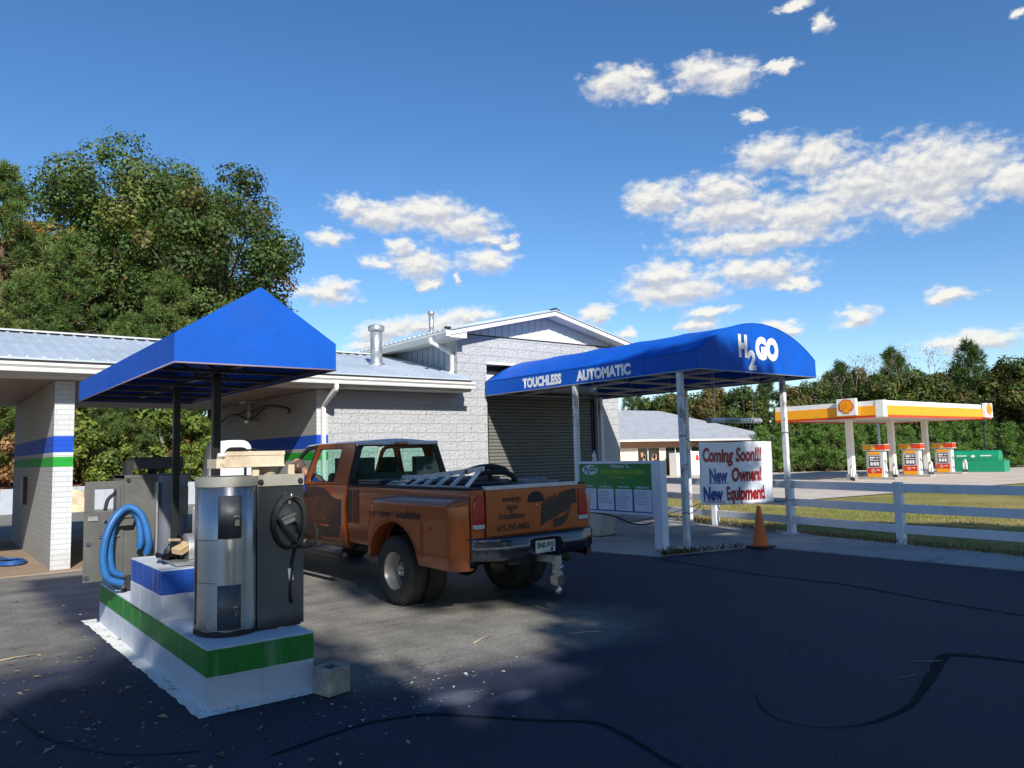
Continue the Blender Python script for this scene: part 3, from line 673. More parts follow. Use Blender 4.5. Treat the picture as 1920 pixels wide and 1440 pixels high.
# ------------------------------------------------------------------ vacuum plinth
IX0, IX1, IY0, IY1, IZ = 1.64, 2.42, 5.62, 9.55, .42
def painted(name, base, lowz, hiz, band, rough=.5):
    m = bpy.data.materials.new(name); m.use_nodes = True; N = NT(m.node_tree); b = m.node_tree.nodes['Principled BSDF']
    g = N.new('ShaderNodeNewGeometry'); p = g.outputs['Position']; s = N.new('ShaderNodeSeparateXYZ'); N.link(p, s.inputs[0])
    z = N.math('ADD', s.outputs[2], N.math('MULTIPLY', N.math('SUBTRACT', N.noise(p, 9, 4, .6), .5), .012))
    c = N.mix(N.smooth(N.noise(p, 2.2, 5, .6), .3, .7), tuple(v*.92 for v in base), base)
    bc = N.mix(N.smooth(N.noise(p, 5, 5, .6), .3, .7), tuple(v*.85 for v in band), band)
    k = N.math('MULTIPLY', N.math('GREATER_THAN', z, lowz), N.math('LESS_THAN', z, hiz))
    c = N.mix(k, c, bc)
    chip = N.smooth(N.noise(p, 14, 8, .74), .63, .66)
    lowm = N.smooth(s.outputs[2], .16, .0)
    c = N.mix(N.math('MULTIPLY', chip, N.math('ADD', N.math('MULTIPLY', lowm, .8), .22)), c, (.15,.15,.145))
    scuff = N.smooth(N.noise(N.vec('MULTIPLY', p, (2, 2, 7)), 2.0, 6, .7), .58, .74)
    c = N.mix(N.math('MULTIPLY', scuff, .28), c, (.16,.16,.17))
    c = N.mix(N.math('MULTIPLY', N.smooth(N.noise(N.vec('MULTIPLY', p, (6, 6, .6)), 1.5, 4, .6), .55, .75), .22), c, (.62,.62,.60))
    N.link(c, b.inputs['Base Color']); b.inputs['Roughness'].default_value = rough; b.inputs['Specular IOR Level'].default_value = .4
    bn = N.new('ShaderNodeBump'); bn.inputs['Distance'].default_value = .003; N.link(N.noise(p, 60, 5, .6), bn.inputs['Height']); N.link(bn.outputs[0], b.inputs['Normal'])
    return m
isl = thing('vacuum_plinth', 'painted concrete block plinth with green band carrying the vacuums', 'plinth', ((IX0+IX1)/2, IY0, 0))
M_pl1 = painted('plinth_paint', (.50,.54,.62), .225, .408, (.012,.20,.025))
M_pl2 = painted('step_paint', (.56,.59,.63), .635, .828, (.012,.085,.42))
def blockwork(B, x0, y0, x1, y1, z0, z1, j=.004, bl=.4, ch=.2):
    """laid blocks with shallow joints round a solid core"""
    B.box(x0+j, y0+j, z0, x1-j, y1-j, z1-.002)
    nz = max(1, round((z1-z0)/ch)); dz = (z1-z0)/nz
    for k in range(nz):
        za, zb = z0+k*dz+(.0015 if k else 0), z0+(k+1)*dz-(.0015 if k < nz-1 else 0)
        for ax in (0, 1):
            a, b = (x0, x1) if ax == 0 else (y0, y1); n = max(1, round((b-a)/bl)); st = (b-a)/n
            cuts = [a]+[a+st*(i+(.5 if k % 2 else 0)) for i in range(1 if not k % 2 else 0, n+1)]+[b]
            cuts = sorted(set(c for c in cuts if a <= c <= b))
            for c0, c1 in zip(cuts[:-1], cuts[1:]):
                if c1-c0 < .02: continue
                if ax == 0:
                    for yy0, yy1 in ((y0, y0+.06), (y1-.06, y1)): B.box(c0+(.0012 if c0 > a else 0), yy0, za, c1-(.0012 if c1 < b else 0), yy1, zb)
                else:
                    for xx0, xx1 in ((x0, x0+.06), (x1-.06, x1)): B.box(xx0, c0+(.0012 if c0 > a else .062), za, xx1, c1-(.0012 if c1 < b else .062), zb)
B = MB(); blockwork(B, IX0, IY0, IX1, IY1, -.02, IZ); B.build('block_base', M_pl1, isl, .004)
B = MB(); B.box(IX0+.004, IY0+.004, IZ-.012, IX1-.004, IY1-.004, IZ+.001); B.build('top_slab', mat('plinth_top_paint', (.60,.64,.70), .6, var=.07, dirt=(.30,.30,.30), dscale=3, damt=.3, bump=.002), isl)
SY0, SY1, SX0, SX1 = 6.82, 7.95, 1.62, 2.30
B = MB(); blockwork(B, SX0, SY0, SX1, SY1, IZ+.002, .838); B.build('step_block', M_pl2, isl, .004)
# peeling painted border on the lot around the plinth
def border_mat():
    m = mat('border_paint', (.74,.74,.69), .7, var=.06); N = NT(m.node_tree); b = m.node_tree.nodes['Principled BSDF']
    g = N.new('ShaderNodeNewGeometry'); p = g.outputs['Position']; src = b.inputs['Base Color'].links[0].from_socket
    ch = N.smooth(N.math('ADD', N.noise(p, 26, 7, .75), N.math('MULTIPLY', N.noise(p, 2.0, 3, .6), .35)), .76, .80)
    N.link(N.mix(ch, src, (.035,.036,.042)), b.inputs['Base Color'])
    return m
M_border = border_mat()
B = MB(); rng = random.Random(3)
def edge(a, b, n, o):
    return [(a[0]+(b[0]-a[0])*i/n+o[0]*rng.uniform(-1, 1), a[1]+(b[1]-a[1])*i/n+o[1]*rng.uniform(-1, 1)) for i in range(n+1)]
oo = edge((1.50, 9.75), (1.555, 5.50), 60, (.012, 0)); ii = [(IX0+.002, y) for _, y in edge((0, 9.75), (0, IY0-.0), 60, (0, 0))]
B.grid([[(x, y, .005) for x, y in oo], [(x, y, .005) for x, y in ii]], sm=False)
oo = edge((1.555, 5.50), (2.50, 5.49), 24, (0, .008)); ii = edge((IX0, IY0+.002), (2.50, IY0+.002), 24, (0, 0))
B.grid([[(x, y, .0055) for x, y in oo], [(x, y, .0055) for x, y in ii]], sm=False)
tag(B.build('painted_border', M_border, fix=False), kind='structure')
# the loose hollow block by the corner
B = MB(); a = .10; hh = .195
o8 = [(-a, -a), (a, -a), (a, a), (-a, a)]; i8 = [(-.062, -.062), (.062, -.062), (.062, .062), (-.062, .062)]
V = [(x, y, 0) for x, y in o8]+[(x, y, hh) for x, y in o8]+[(x, y, hh) for x, y in i8]+[(x*.9, y*.9, .02) for x, y in i8]
B.add(V, [(0,1,5,4),(1,2,6,5),(2,3,7,6),(3,0,4,7),(3,2,1,0)]+[(4+i, 4+(i+1) % 4, 8+(i+1) % 4, 8+i) for i in range(4)]+[(8+i, 8+(i+1) % 4, 12+(i+1) % 4, 12+i) for i in range(4)]+[(12,13,14,15)])
cb = B.build('concrete_block', mat('raw_concrete_block', (.30,.285,.25), .9, var=.18, vscale=14, bump=.004, bscale=70), bevel=.012, seg=3)
cb.location = (2.475, 5.43, .004); cb.rotation_euler = (0, 0, R_(12))
tag(cb, 'small hollow grey concrete block loose on the asphalt at the plinth corner', 'block')

# ------------------------------------------------------------------ stainless vacuum at the front
def steel_mat(name, col, rough, streak=True):
    m = bpy.data.materials.new(name); m.use_nodes = True; N = NT(m.node_tree); b = m.node_tree.nodes['Principled BSDF']
    g = N.new('ShaderNodeNewGeometry'); p = g.outputs['Position']; s = N.new('ShaderNodeSeparateXYZ'); N.link(p, s.inputs[0])
    sm = N.smooth(N.noise(p, 3.0, 6, .66), .35, .7)
    c = N.mix(sm, tuple(v*.88 for v in col), col)
    st = N.noise(N.vec('MULTIPLY', p, (30, 30, 1.2)), 1.0, 4, .6)
    c = N.mix(N.math('MULTIPLY', N.smooth(st, .5, .7), .30), c, tuple(min(1, v*1.25) for v in col))
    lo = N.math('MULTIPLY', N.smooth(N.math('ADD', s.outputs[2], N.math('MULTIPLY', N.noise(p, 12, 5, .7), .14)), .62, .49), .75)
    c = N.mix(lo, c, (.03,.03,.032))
    N.link(c, b.inputs['Base Color']); b.inputs['Metallic'].default_value = .95
    rr = N.new('ShaderNodeMapRange'); N.link(st, rr.inputs[0]); rr.inputs[3].default_value = rough-.07; rr.inputs[4].default_value = rough+.12
    N.link(rr.outputs[0], b.inputs['Roughness']); b.inputs['Anisotropic'].default_value = .85; b.inputs['Anisotropic Rotation'].default_value = .25
    bn = N.new('ShaderNodeBump'); bn.inputs['Distance'].default_value = .0012; N.link(N.noise(p, 1.6, 2, .5), bn.inputs['Height']); N.link(bn.outputs[0], b.inputs['Normal'])
    return m
M_steel = steel_mat('stainless_drum', (.52,.53,.55), .30)
M_steel2 = steel_mat('stainless_cabinet', (.20,.20,.205), .40)
M_dull = mat('dull_steel', (.42,.40,.34), .5, metal=.5, var=.12, dirt=(.25,.21,.16), dscale=4, damt=.35)
M_aged = mat('aged_cream_plastic', (.62,.52,.37), .6, var=.10, vscale=6, dirt=(.40,.26,.15), dscale=7, damt=.45)
M_doorsteel = mat('dark_steel_door', (.15,.148,.148), .48, metal=.7, var=.15)
M_chrome = mat('chrome', (.62,.62,.60), .18, metal=1.0, var=.05)
VB = IZ+.002
def padlock(B, x, y, z):
    B.box(x-.017, y-.030, z-.045, x+.017, y-.008, z)
    B.tube([(x-.011, y-.019, z), (x-.011, y-.019, z+.018), (x-.006, y-.019, z+.026), (x+.006, y-.019, z+.026), (x+.011, y-.019, z+.018), (x+.011, y-.019, z)], .0035, 6)
va = thing('vacuum_machine', 'stainless steel car vacuum with rounded drum front and cream sign box on top', 'vacuum', (2.06, 6.1, VB))
x0, xm, x1, yf = 1.70, 2.17, 2.445, 5.93
cx = (x0+xm)/2; hw_ = (xm-x0)/2
def drumline(g=0, k=33, a0=0., a1=math.pi):
    return [(cx-(hw_+g)*math.cos(a0+(a1-a0)*i/(k-1)), yf+.25-(.315+g)*math.sin(a0+(a1-a0)*i/(k-1))**.8) for i in range(k)]
pf = drumline()+[(xm-.02, yf+.50), (x0+.16, yf+.50)]
B = MB(); zs = [VB+.005, VB+.05, .75, 1.1, 1.53]
B.grid([[(x, y, z) for x, y in pf] for z in zs], wrap=True); b0 = len(B.v); B.f.append([(len(zs)-1)*len(pf)+i for i in range(len(pf))]); B.m.append(0); B.s.append(False)
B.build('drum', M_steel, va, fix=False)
B = MB(); top = drumline(.004)+[(xm-.016, yf+.51), (x0+.155, yf+.51)]
B.prism(top, 'z', 1.525, 1.60); tp = B.build('top_band', M_dull, va)
B = MB(); B.box(xm-.075, yf-.022, 1.515, x1+.02, yf-.004, 1.605); B.build('top_strap', M_dull, va, .003)
for xx in (xm-.06, x1-.015):
    B = MB(); B.lathe([(.022, 0), (.022, .010)], (xx, yf-.036, 1.55), 'y', 12); B.lathe([(.012, 0), (.012, .012)], (xx, yf-.048, 1.55), 'y', 8); B.build('latch', M_rubber, va)
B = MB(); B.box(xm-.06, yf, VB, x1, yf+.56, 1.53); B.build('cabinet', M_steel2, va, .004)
B = MB(); B.box(xm-.075, yf-.006, VB+.015, x1+.022, yf-.001, 1.514); B.build('cabinet_door', M_steel2, va, .002)
# drum doors hug the curve
def curved(a0, a1, z0, z1, g=.006):
    B = MB(); L = drumline(g, 9, a0, a1); B.grid([[(x, y, z0) for x, y in L], [(x, y, z1) for x, y in L]]); return B
for z0, z1 in ((1.14, 1.46), (.475, .80)):
    dd = curved(math.pi*.30, math.pi*.52, z0, z1, .008).build('drum_door', M_doorsteel, va, solid=.004)
    B = MB(); L = drumline(.010, 9, math.pi*.30, math.pi*.52); px_, py_ = L[6]
    padlock(B, px_, py_, (z0+z1)/2-.02); B.box(px_-.02, py_-.012, (z0+z1)/2+.0, px_+.02, py_+.0, (z0+z1)/2+.012); B.build('padlock', M_chrome, dd)
B = MB()
for z in (.815, 1.13):
    L = drumline(.002, 17, 0.02, math.pi*.30); B.tube([(x, y, z) for x, y in L], .0025, 5)
B.tube([(x0-.003, yf+.2, 1.53), (x0-.003, yf+.2, .5)], .004, 5); B.build('drum_seam', M_doorsteel, va)
B = MB(); L = drumline(.003, 40); B.grid([[(x, y, VB+.003) for x, y in L], [(x, y, VB+.040+.005*math.sin(i*.7)) for i, (x, y) in enumerate(L)]]); B.build('base_skirt', M_rubber, va, fix=False)
# sign box on brackets
B = MB(); sx0, sx1, sy0 = 1.775, 2.30, yf-.02
B.box(sx0+.07, sy0, 1.672, sx1, sy0+.22, 1.765); B.box(sx0+.07, sy0-.006, 1.668, sx1+.004, sy0-.001, 1.682); B.box(sx0+.07, sy0-.006, 1.757, sx1+.004, sy0-.001, 1.790)
sg = B.build('sign_box', M_aged, va, .004)
B = MB(); B.box(sx0, sy0-.004, 1.664, sx0+.075, sy0+.23, 1.735); B.tube([(sx0+.03, sy0-.008, 1.705), (sx0+.05, sy0-.008, 1.69), (sx0+.065, sy0-.008, 1.665)], .004, 6); B.build('sign_end', M_aged, sg, .003)
B = MB(); B.tube([(sx0+.02, sy0+.03, 1.765), (sx1-.01, sy0+.03, 1.768)], .014, 8); B.build('sign_tube', M_letter, sg)
B = MB()
for xx in (xm-.11, x1-.10): B.box(xx, sy0+.03, 1.58, xx+.05, sy0+.06, 1.68); B.build('sign_bracket', M_aged, va); B = MB()
B.lathe([(.06, 0), (.075, .07), (.075, .085)], (xm+.05, sy0+.13, 1.58), n=16); B.build('sign_socket', M_aged, va)
# coiled black hose, hook, handle, stickers on the flat door
yh = yf-.012
B = MB(); C = Vector((2.345, 0, 1.245)); pts = []
for i in range(76):
    a = math.pi/2+i*2*math.pi/34; rx = .125+.010*math.sin(i*.21); rz = .205+.012*math.sin(i*.33)
    pts.append((C.x+rx*math.cos(a)+.004*(i//34), yh-.018-.010*(i//34)-.004*math.sin(i*.5), C.z+rz*math.sin(a)-.02))
pts += [(2.40,yh-.05,1.06), (2.46,yh-.06,1.03), (2.53,yh-.05,1.05), (2.565,yh-.03,1.12), (2.55,yh,1.20)]
B.tube(smoothline(pts, 2), .0125, 8); B.build('hose', M_rubber, va)
B = MB(); B.tube([(2.345,yh,1.40), (2.345,yh-.04,1.41), (2.345,yh-.05,1.455)], .008, 8); B.box(2.335,yh-.006,1.37,2.355,yh,1.43); B.build('hose_hook', M_chrome, va)
B = MB()
def rq(cx_, cz_, w, h, rot, y0, y1):
    c, s_ = math.cos(rot), math.sin(rot)
    return [(cx_+c*a-s_*b, cz_+s_*a+c*b) for a, b in ((-w/2,-h/2), (w/2,-h/2), (w/2,h/2), (-w/2,h/2))]
B.prism(rq(2.325, 1.245, .105, .05, .32, 0, 0), 'y', yh-.045, yh-.004); B.prism(rq(2.315, 1.275, .13, .008, .32, 0, 0), 'y', yh-.075, yh-.003)
B.build('coin_slot', mat('brushed_plate', (.34,.34,.34), .35, metal=.8), va, .002)
B = MB(); B.tube([(2.375,yh-.03,1.245), (2.405,yh-.035,1.225), (2.415,yh-.03,1.14)], .016, 8); B.build('hose_nozzle', M_rubber, va)
M_stick = mat('sticker', (.72,.74,.78), .5, var=.02)
B = MB(); B.prism([(2.335,.865), (2.362,.868), (2.348,.765)], 'y', yh+.003, yh+.0045); B.prism([(2.372,.845), (2.383,.775), (2.355,.772)], 'y', yh+.003, yh+.0045); B.build('sticker', M_stick, va)
B = MB()
for (a, b) in ((2.33,.855), (2.385,.862), (2.33,.758), (2.345,1.01), (2.33, 1.18)): B.lathe([(.006, 0), (.006, .006)], (a, yh-.006, b), 'y', 8)
B.build('rivet', M_chrome, va)
B = MB(); B.tube([(2.40,yh-.01,1.03), (2.372,yh-.012,.93), (2.36,yh-.012,.80), (2.355,yh-.012,.66), (2.365,yh-.012,.60)], .008, 8); B.build('cable', M_rubber, va)
B = MB(); B.box(2.25, yf-.03, VB, 2.30, yf, VB+.012); B.build('foot_clip', M_chrome, va)

# ------------------------------------------------------------------ grey vacuum at the back of the plinth
vb = thing('vacuum_machine', 'dark grey car vacuum with open side panel and thick blue hose looped on it', 'vacuum', (2.06, 8.9, VB))
Yb = 8.72
M_grey = mat('grey_steel_panel', (.125,.125,.115), .45, metal=.35, var=.15, vscale=2.5, dirt=(.22,.21,.18), dscale=2.2, damt=.5)
M_drk2 = mat('blue_grey_drum', (.15,.16,.20), .45, metal=.4, var=.12)
B = MB(); B.box(1.70, Yb, VB, 2.0, Yb+.55, 1.60); B.build('cabinet', M_grey, vb, .006)
B = MB(); cxd, hwd = 2.165, .165
L = [(cxd-hwd*math.cos(math.pi*i/20), Yb+.03-.10*math.sin(math.pi*i/20)) for i in range(21)]+[(cxd+hwd, Yb+.55), (cxd-hwd, Yb+.55)]
B.prism(L, 'z', VB, 1.585, sm=False); B.build('drum', M_drk2, vb)
B = MB(); B.box(1.985, Yb-.10, VB+.03, 2.003, Yb+.02, 1.52); B.build('drum_flange', M_galv, vb)
B = MB(); B.box(2.17, Yb-.085, 1.2, 2.20, Yb-.07, 1.5); B.box(2.2, Yb-.075, 1.16, 2.31, Yb-.03, 1.46); B.build('drum_door', M_doorsteel, vb, .004)
# swung-out side panel with a window opening
px0, px1, pz0, pz1 = 1.34, 1.695, .55, 1.545
hx0, hx1, hz0, hz1 = 1.425, 1.625, 1.24, 1.465
B = MB(); yp0, yp1 = Yb-.02, Yb+.0
for (a, c, b, d) in ((px0, pz0, px1, hz0), (px0, hz1, px1, pz1), (px0, hz0, hx0, hz1), (hx1, hz0, px1, hz1)): B.box(a, yp0, c, b, yp1, d)
pn = B.build('side_panel', M_grey, vb, .003)
B = MB()
for (a, c, b, d) in ((hx0-.035, hz0-.04, hx1+.035, hz0), (hx0-.035, hz1, hx1+.035, hz1+.04), (hx0-.035, hz0, hx0, hz1), (hx1, hz0, hx1+.035, hz1)): B.box(a, yp0-.012, c, b, yp0-.002, d)
B.build('window_frame', M_doorsteel, pn, .003)
B = MB(); B.box(1.47, yp0-.02, 1.0, 1.64, yp0-.002, 1.20); B.build('coin_panel', M_doorsteel, pn, .003)
B = MB(); B.box(1.37, yp0-.012, 1.155, 1.46, yp0-.002, 1.20); B.build('coin_slot', M_galv, pn); B = MB(); B.box(1.47, yp0-.024, .985, 1.66, yp0-.002, .992)
B.build('coin_tray', M_galv, pn)
for a, b in ((1.525,1.06), (1.525,1.14), (1.60,1.16)): B = MB(); B.lathe([(.016, -.03), (.016, 0)], (a, yp0-.002, b), 'y', 10); B.build('knob', M_chrome, pn)
for a, b in ((1.365,.60), (1.38,.93)): B = MB(); B.lathe([(.024, -.012), (.024, 0)], (a, yp0-.002, b), 'y', 12); B.build('bolt', M_chrome, pn)
B = MB(); B.tube(smoothline([(1.53,yp1+.02,1.25), (1.56,yp1+.04,1.36), (1.64,yp1+.06,1.42), (1.71,yp1+.05,1.42)], 4), .018, 8); B.build('inner_hose', M_rubber, vb)
B = MB(); B.box(1.70, Yb-.004, 1.565, 2.34, Yb+.56, 1.60); B.build('top_band', M_grey, vb)
B = MB(); B.lathe([(.020, -.016), (.020, 0)], (1.735, Yb-.004, 1.55), 'y', 10); B.build('latch', M_rubber, vb)
B = MB(); B.box(1.78, Yb-.02, 1.655, 2.27, Yb+.24, 1.78); s2 = B.build('sign_box', mat('weathered_black', (.05,.05,.048), .6, var=.2), vb, .008)
for bb in ((1.72,Yb+.0,1.60,1.778,Yb+.22,1.74), (1.95,Yb+.05,1.60,2.02,Yb+.15,1.654), (2.2,Yb+.05,1.60,2.26,Yb+.15,1.654)): B = MB(); B.box(*bb); B.build('sign_bracket', M_dark, vb)
# hose hanger and the blue hose
B = MB(); B.prism([(1.645,1.245), (1.775,1.245), (1.790,1.17), (1.625,1.17)], 'y', Yb-.11, Yb-.002); B.prism([(1.615,1.17), (1.790,1.17), (1.770,1.09), (1.635,1.09)], 'y', Yb-.09, Yb-.002); B.build('hose_hanger', M_grey, vb, .004)
M_blueh = mat('blue_ribbed_hose', (.022,.125,.34), .45, var=.15, vscale=6)
def ribbed(pts, r):
    P = smoothline(pts, 26); B = MB(); B.tube(P, [r*(1+.055*(i % 2)) for i in range(len(P))], 10); return B
ho = ribbed([(1.670,Yb-.12,.60), (1.585,Yb-.13,.66), (1.555,Yb-.13,.85), (1.570,Yb-.13,1.06), (1.630,Yb-.12,1.20), (1.710,Yb-.11,1.255), (1.790,Yb-.12,1.20), (1.825,Yb-.13,1.08), (1.835,Yb-.13,.92), (1.825,Yb-.11,.86)], .033).build('hose', M_blueh, vb)
ribbed([(1.670,Yb-.19,.53), (1.530,Yb-.19,.60), (1.485,Yb-.19,.80), (1.515,Yb-.19,1.03), (1.600,Yb-.17,1.20), (1.710,Yb-.15,1.275), (1.810,Yb-.17,1.22), (1.870,Yb-.19,1.08), (1.900,Yb-.19,.90), (1.890,Yb-.15,.80)], .035).build('hose', M_blueh, vb)
B = MB(); B.box(1.72, Yb-.02, VB, 1.78, Yb+.1, VB+.16); B.build('foot', M_dark, vb)

# clutter on the blue and white step
tr_ = MB(); tr_.box(1.76, 6.93, .845, 2.16, 7.55, .868); tr_.box(1.75, 6.92, .866, 2.17, 7.56, .872)
tag(tr_.build('metal_tray', M_galv, bevel=.004), 'flat galvanised metal tray on top of the blue and white step', 'tray')
B = MB(); cy_ = 7.2; L = [(.145*math.cos(math.pi*i/18), .145*math.sin(math.pi*i/18)+.07) for i in range(19)]+[(-.145, 0), (.145, 0)]
B.prism([(cy_+a, .874+b) for a, b in L], 'x', 1.90, 2.25, sm=False)
tag(B.build('steel_hood', M_galv, bevel=.005), 'arched galvanised steel hood lying on the metal tray', 'hood')
rng = random.Random(11); B = MB()
rows = []
for i in range(13):
    t = i/12; rr = .055+.05*math.sin(math.pi*t)
    rows.append([(1.78+.20*t+rr*.6*math.cos(a*2*math.pi/16)*(1+.5*rng.uniform(-1, 1)), 7.30-.10*t+.05*math.sin(a*2*math.pi/16)*(1+.6*rng.uniform(-1, 1)), .874+.085+.06*t-.07*(1-t)+(rr*.8)*math.sin(a*2*math.pi/16)*(1+.5*rng.uniform(-1, 1))) for a in range(16)])
rows = [[(x, y, max(.875, z)) for x, y, z in r] for r in rows]
B.grid(rows, sm=False, wrap=True)
rows = [[(1.70+.11*i+.02*rng.uniform(-1, 1), 7.12+.07*j+.02*rng.uniform(-1, 1), .882+abs(.05*rng.uniform(-.3, 1))) for i in range(4)] for j in range(5)]
B.grid(rows, sm=False)
bagm = mat('black_plastic_film', (.008,.008,.009), .22, var=.2)
tag(B.build('plastic_bag', bagm, solid=.003, fix=False), 'crumpled black plastic bag beside the steel hood on the step', 'bag')
B = MB(); B.box(-.07, -.055, 0, .07, .055, .05); B.box(-.075, -.06, .045, .075, -.05, .055)
ctn = bx = B.build('carton', mat('tan_carton', (.50,.36,.20), .7, var=.12), bevel=.003); bx.location = (1.865, 7.13, .95); bx.rotation_euler = (R_(8), R_(-22), R_(30))
tag(bx, 'small crushed tan carton poking out of the black plastic bag', 'carton')
B = MB(); B.box(-.06, -.012, 0, .06, .012, .018)
bx = B.build('carton_flap', mat('tan_carton', (.5,.36,.2), .7)); bx.parent = ctn; bx.location = (-.05, .02, .12); bx.rotation_euler = (0, R_(28), 0)
B = MB(); B.lathe([(.038, 0), (.046, .10), (.048, .115), (.044, .115), (.036, .01)], (1.99, 6.99, .872), n=20)
tag(B.build('plastic_cup', M_letter), 'white plastic cup standing on the tray in front of the hood', 'cup')

# ------------------------------------------------------------------ gabled awning over the plinth
aw = thing('vacuum_awning', 'blue gabled fabric awning on two black posts over the vacuum plinth', 'awning', (2.06, 7.8, 0))
AX0, AX1, AY0, AY1, AHZ, AVZ, APZ = 1.44, 2.69, 5.80, 9.92, 2.44, 2.655, 3.06
acx = (AX0+AX1)/2
B = MB(); k = 17
ya = [AY0+(AY1-AY0)*i/(k-1) for i in range(k)]
for xa in (AX0, AX1):
    B.grid([[(xa, y, AHZ) for y in ya], [(xa, y, AVZ) for y in ya], [((xa+acx)/2, y, (AVZ+APZ)/2-.010*abs(math.sin((y-AY0)*2.4))) for y in ya], [(acx, y, APZ) for y in ya]], sm=False)
for yy in (AY0, AY1): B.add([(AX0,yy,AHZ),(AX1,yy,AHZ),(AX1,yy,AVZ),(acx,yy,APZ),(AX0,yy,AVZ)], [(0,1,2,3,4)])
af = B.build('fabric', M_fabric, aw, solid=.004)
B = MB()
for a, b in (((AX0,AY0,AHZ),(AX0,AY1,AHZ)), ((AX1,AY0,AHZ),(AX1,AY1,AHZ)), ((AX0,AY0,AHZ),(AX1,AY0,AHZ)), ((AX0,AY1,AHZ),(AX1,AY1,AHZ))): B.tube([a, b], .007, 6)
B.build('hem', mat('awning_hem', (.30,.22,.26), .6), af)
B = MB()
for i in range(7):
    y = AY0+.05+(AY1-AY0-.1)*i/6
    B.beam((AX0+.02, y, AHZ+.03), (AX1-.02, y, AHZ+.03), .03, .03); B.beam((AX0+.02, y, AVZ-.02), (acx, y, APZ-.03), .025, .025); B.beam((AX1-.02, y, AVZ-.02), (acx, y, APZ-.03), .025, .025)
B.beam((acx, AY0+.05, AHZ+.065), (acx, AY1-.05, AHZ+.065), .06, .04); B.beam((AX0+.03, AY0+.03, AHZ+.03), (AX0+.03, AY1-.03, AHZ+.03), .03, .03); B.beam((AX1-.03, AY0+.03, AHZ+.03), (AX1-.03, AY1-.03, AHZ+.03), .03, .03)
B.build('tube_frame', mat('awning_inner_tube', (.07,.07,.075), .5, metal=.3), aw)
for y in (6.74, 8.02):
    B = MB(); B.box(2.02-.032, y-.032, IZ+.003, 2.02+.032, y+.032, AHZ+.05); p = B.build('post', M_black, aw, .005)
    B = MB(); B.box(2.02-.07, y-.07, IZ+.003, 2.02+.07, y+.07, IZ+.015); B.build('base_plate', M_black, p)
# ------------------------------------------------------------------ pickup truck
def paint_mat(name, col, metal=.25, rough=.32, decal=False):
    m = bpy.data.materials.new(name); m.use_nodes = True; N = NT(m.node_tree); b = m.node_tree.nodes['Principled BSDF']
    g = N.new('ShaderNodeNewGeometry'); p = g.outputs['Position']; s = N.new('ShaderNodeSeparateXYZ'); N.link(p, s.inputs[0])
    c = N.mix(N.smooth(N.noise(p, 1.4, 4, .6), .3, .7), tuple(v*.9 for v in col), col)
    du = N.math('MULTIPLY', N.smooth(N.math('ADD', s.outputs[2], N.math('MULTIPLY', N.noise(p, 5, 6, .7), .35)), .98, .55), .45)
    c = N.mix(du, c, (.11,.085,.065))
    N.link(c, b.inputs['Base Color']); b.inputs['Metallic'].default_value = metal
    rr = N.new('ShaderNodeMapRange'); N.link(N.noise(p, 4, 5, .65), rr.inputs[0]); rr.inputs[3].default_value = rough-.08; rr.inputs[4].default_value = rough+.14
    N.link(rr.outputs[0], b.inputs['Roughness']); b.inputs['Coat Weight'].default_value = .5; b.inputs['Coat Roughness'].default_value = .12
    return m
M_or = paint_mat('copper_orange_paint', (.41,.094,.015), .30)
M_wh = paint_mat('white_car_paint', (.70,.71,.72), 0, .35)
M_trk = mat('black_trim', (.012,.012,.013), .6, var=.25)
M_bed = mat('bed_liner', (.022,.024,.034), .55, var=.2, vscale=6)
M_decal = mat('dark_vinyl', (.034,.021,.017), .5, var=.15)
M_decal2 = mat('brown_vinyl', (.085,.040,.024), .5, var=.1)
M_int = mat('grey_interior', (.07,.075,.075), .8, var=.15, vscale=6)
M_bump = mat('dark_bumper_chrome', (.10,.11,.14), .22, metal=.85, var=.15)
M_red = mat('red_lens', (.42,.007,.011), .12, var=.2, vscale=12, coat=.6)
M_clear = mat('clear_lens', (.55,.56,.58), .2, var=.1)
M_rim = mat('painted_rim', (.60,.57,.52), .35, metal=.5, var=.08, dirt=(.25,.20,.15), dscale=6, damt=.4)
M_disc = mat('dark_wheel_disc', (.045,.042,.04), .6, var=.3, vscale=8)
M_hub = mat('hub_chrome', (.40,.41,.42), .2, metal=.9, var=.15)
M_tyre = mat('tyre_rubber', (.030,.029,.028), .85, var=.25, vscale=5, dirt=(.10,.085,.07), dscale=4, damt=.35)
G_tr = glass('truck_glass', (.66,.86,.78), .30)
KX, KY = .877, 1.085
def T(p): return (p[0]*KX, p[1]*KY, p[2]*.995)
tk = thing('pickup_truck', 'copper orange crew pickup with dual rear wheels, white roof and dark sign lettering', 'pickup truck', (0,0,0))
def TB(B, name, m, par=tk, **kw): B.xf(T); return B.build(name, m, par, world=False, **kw)
def sm3(a, b, t): t = max(0, min(1, (t-a)/(b-a))); return t*t*(3-2*t)

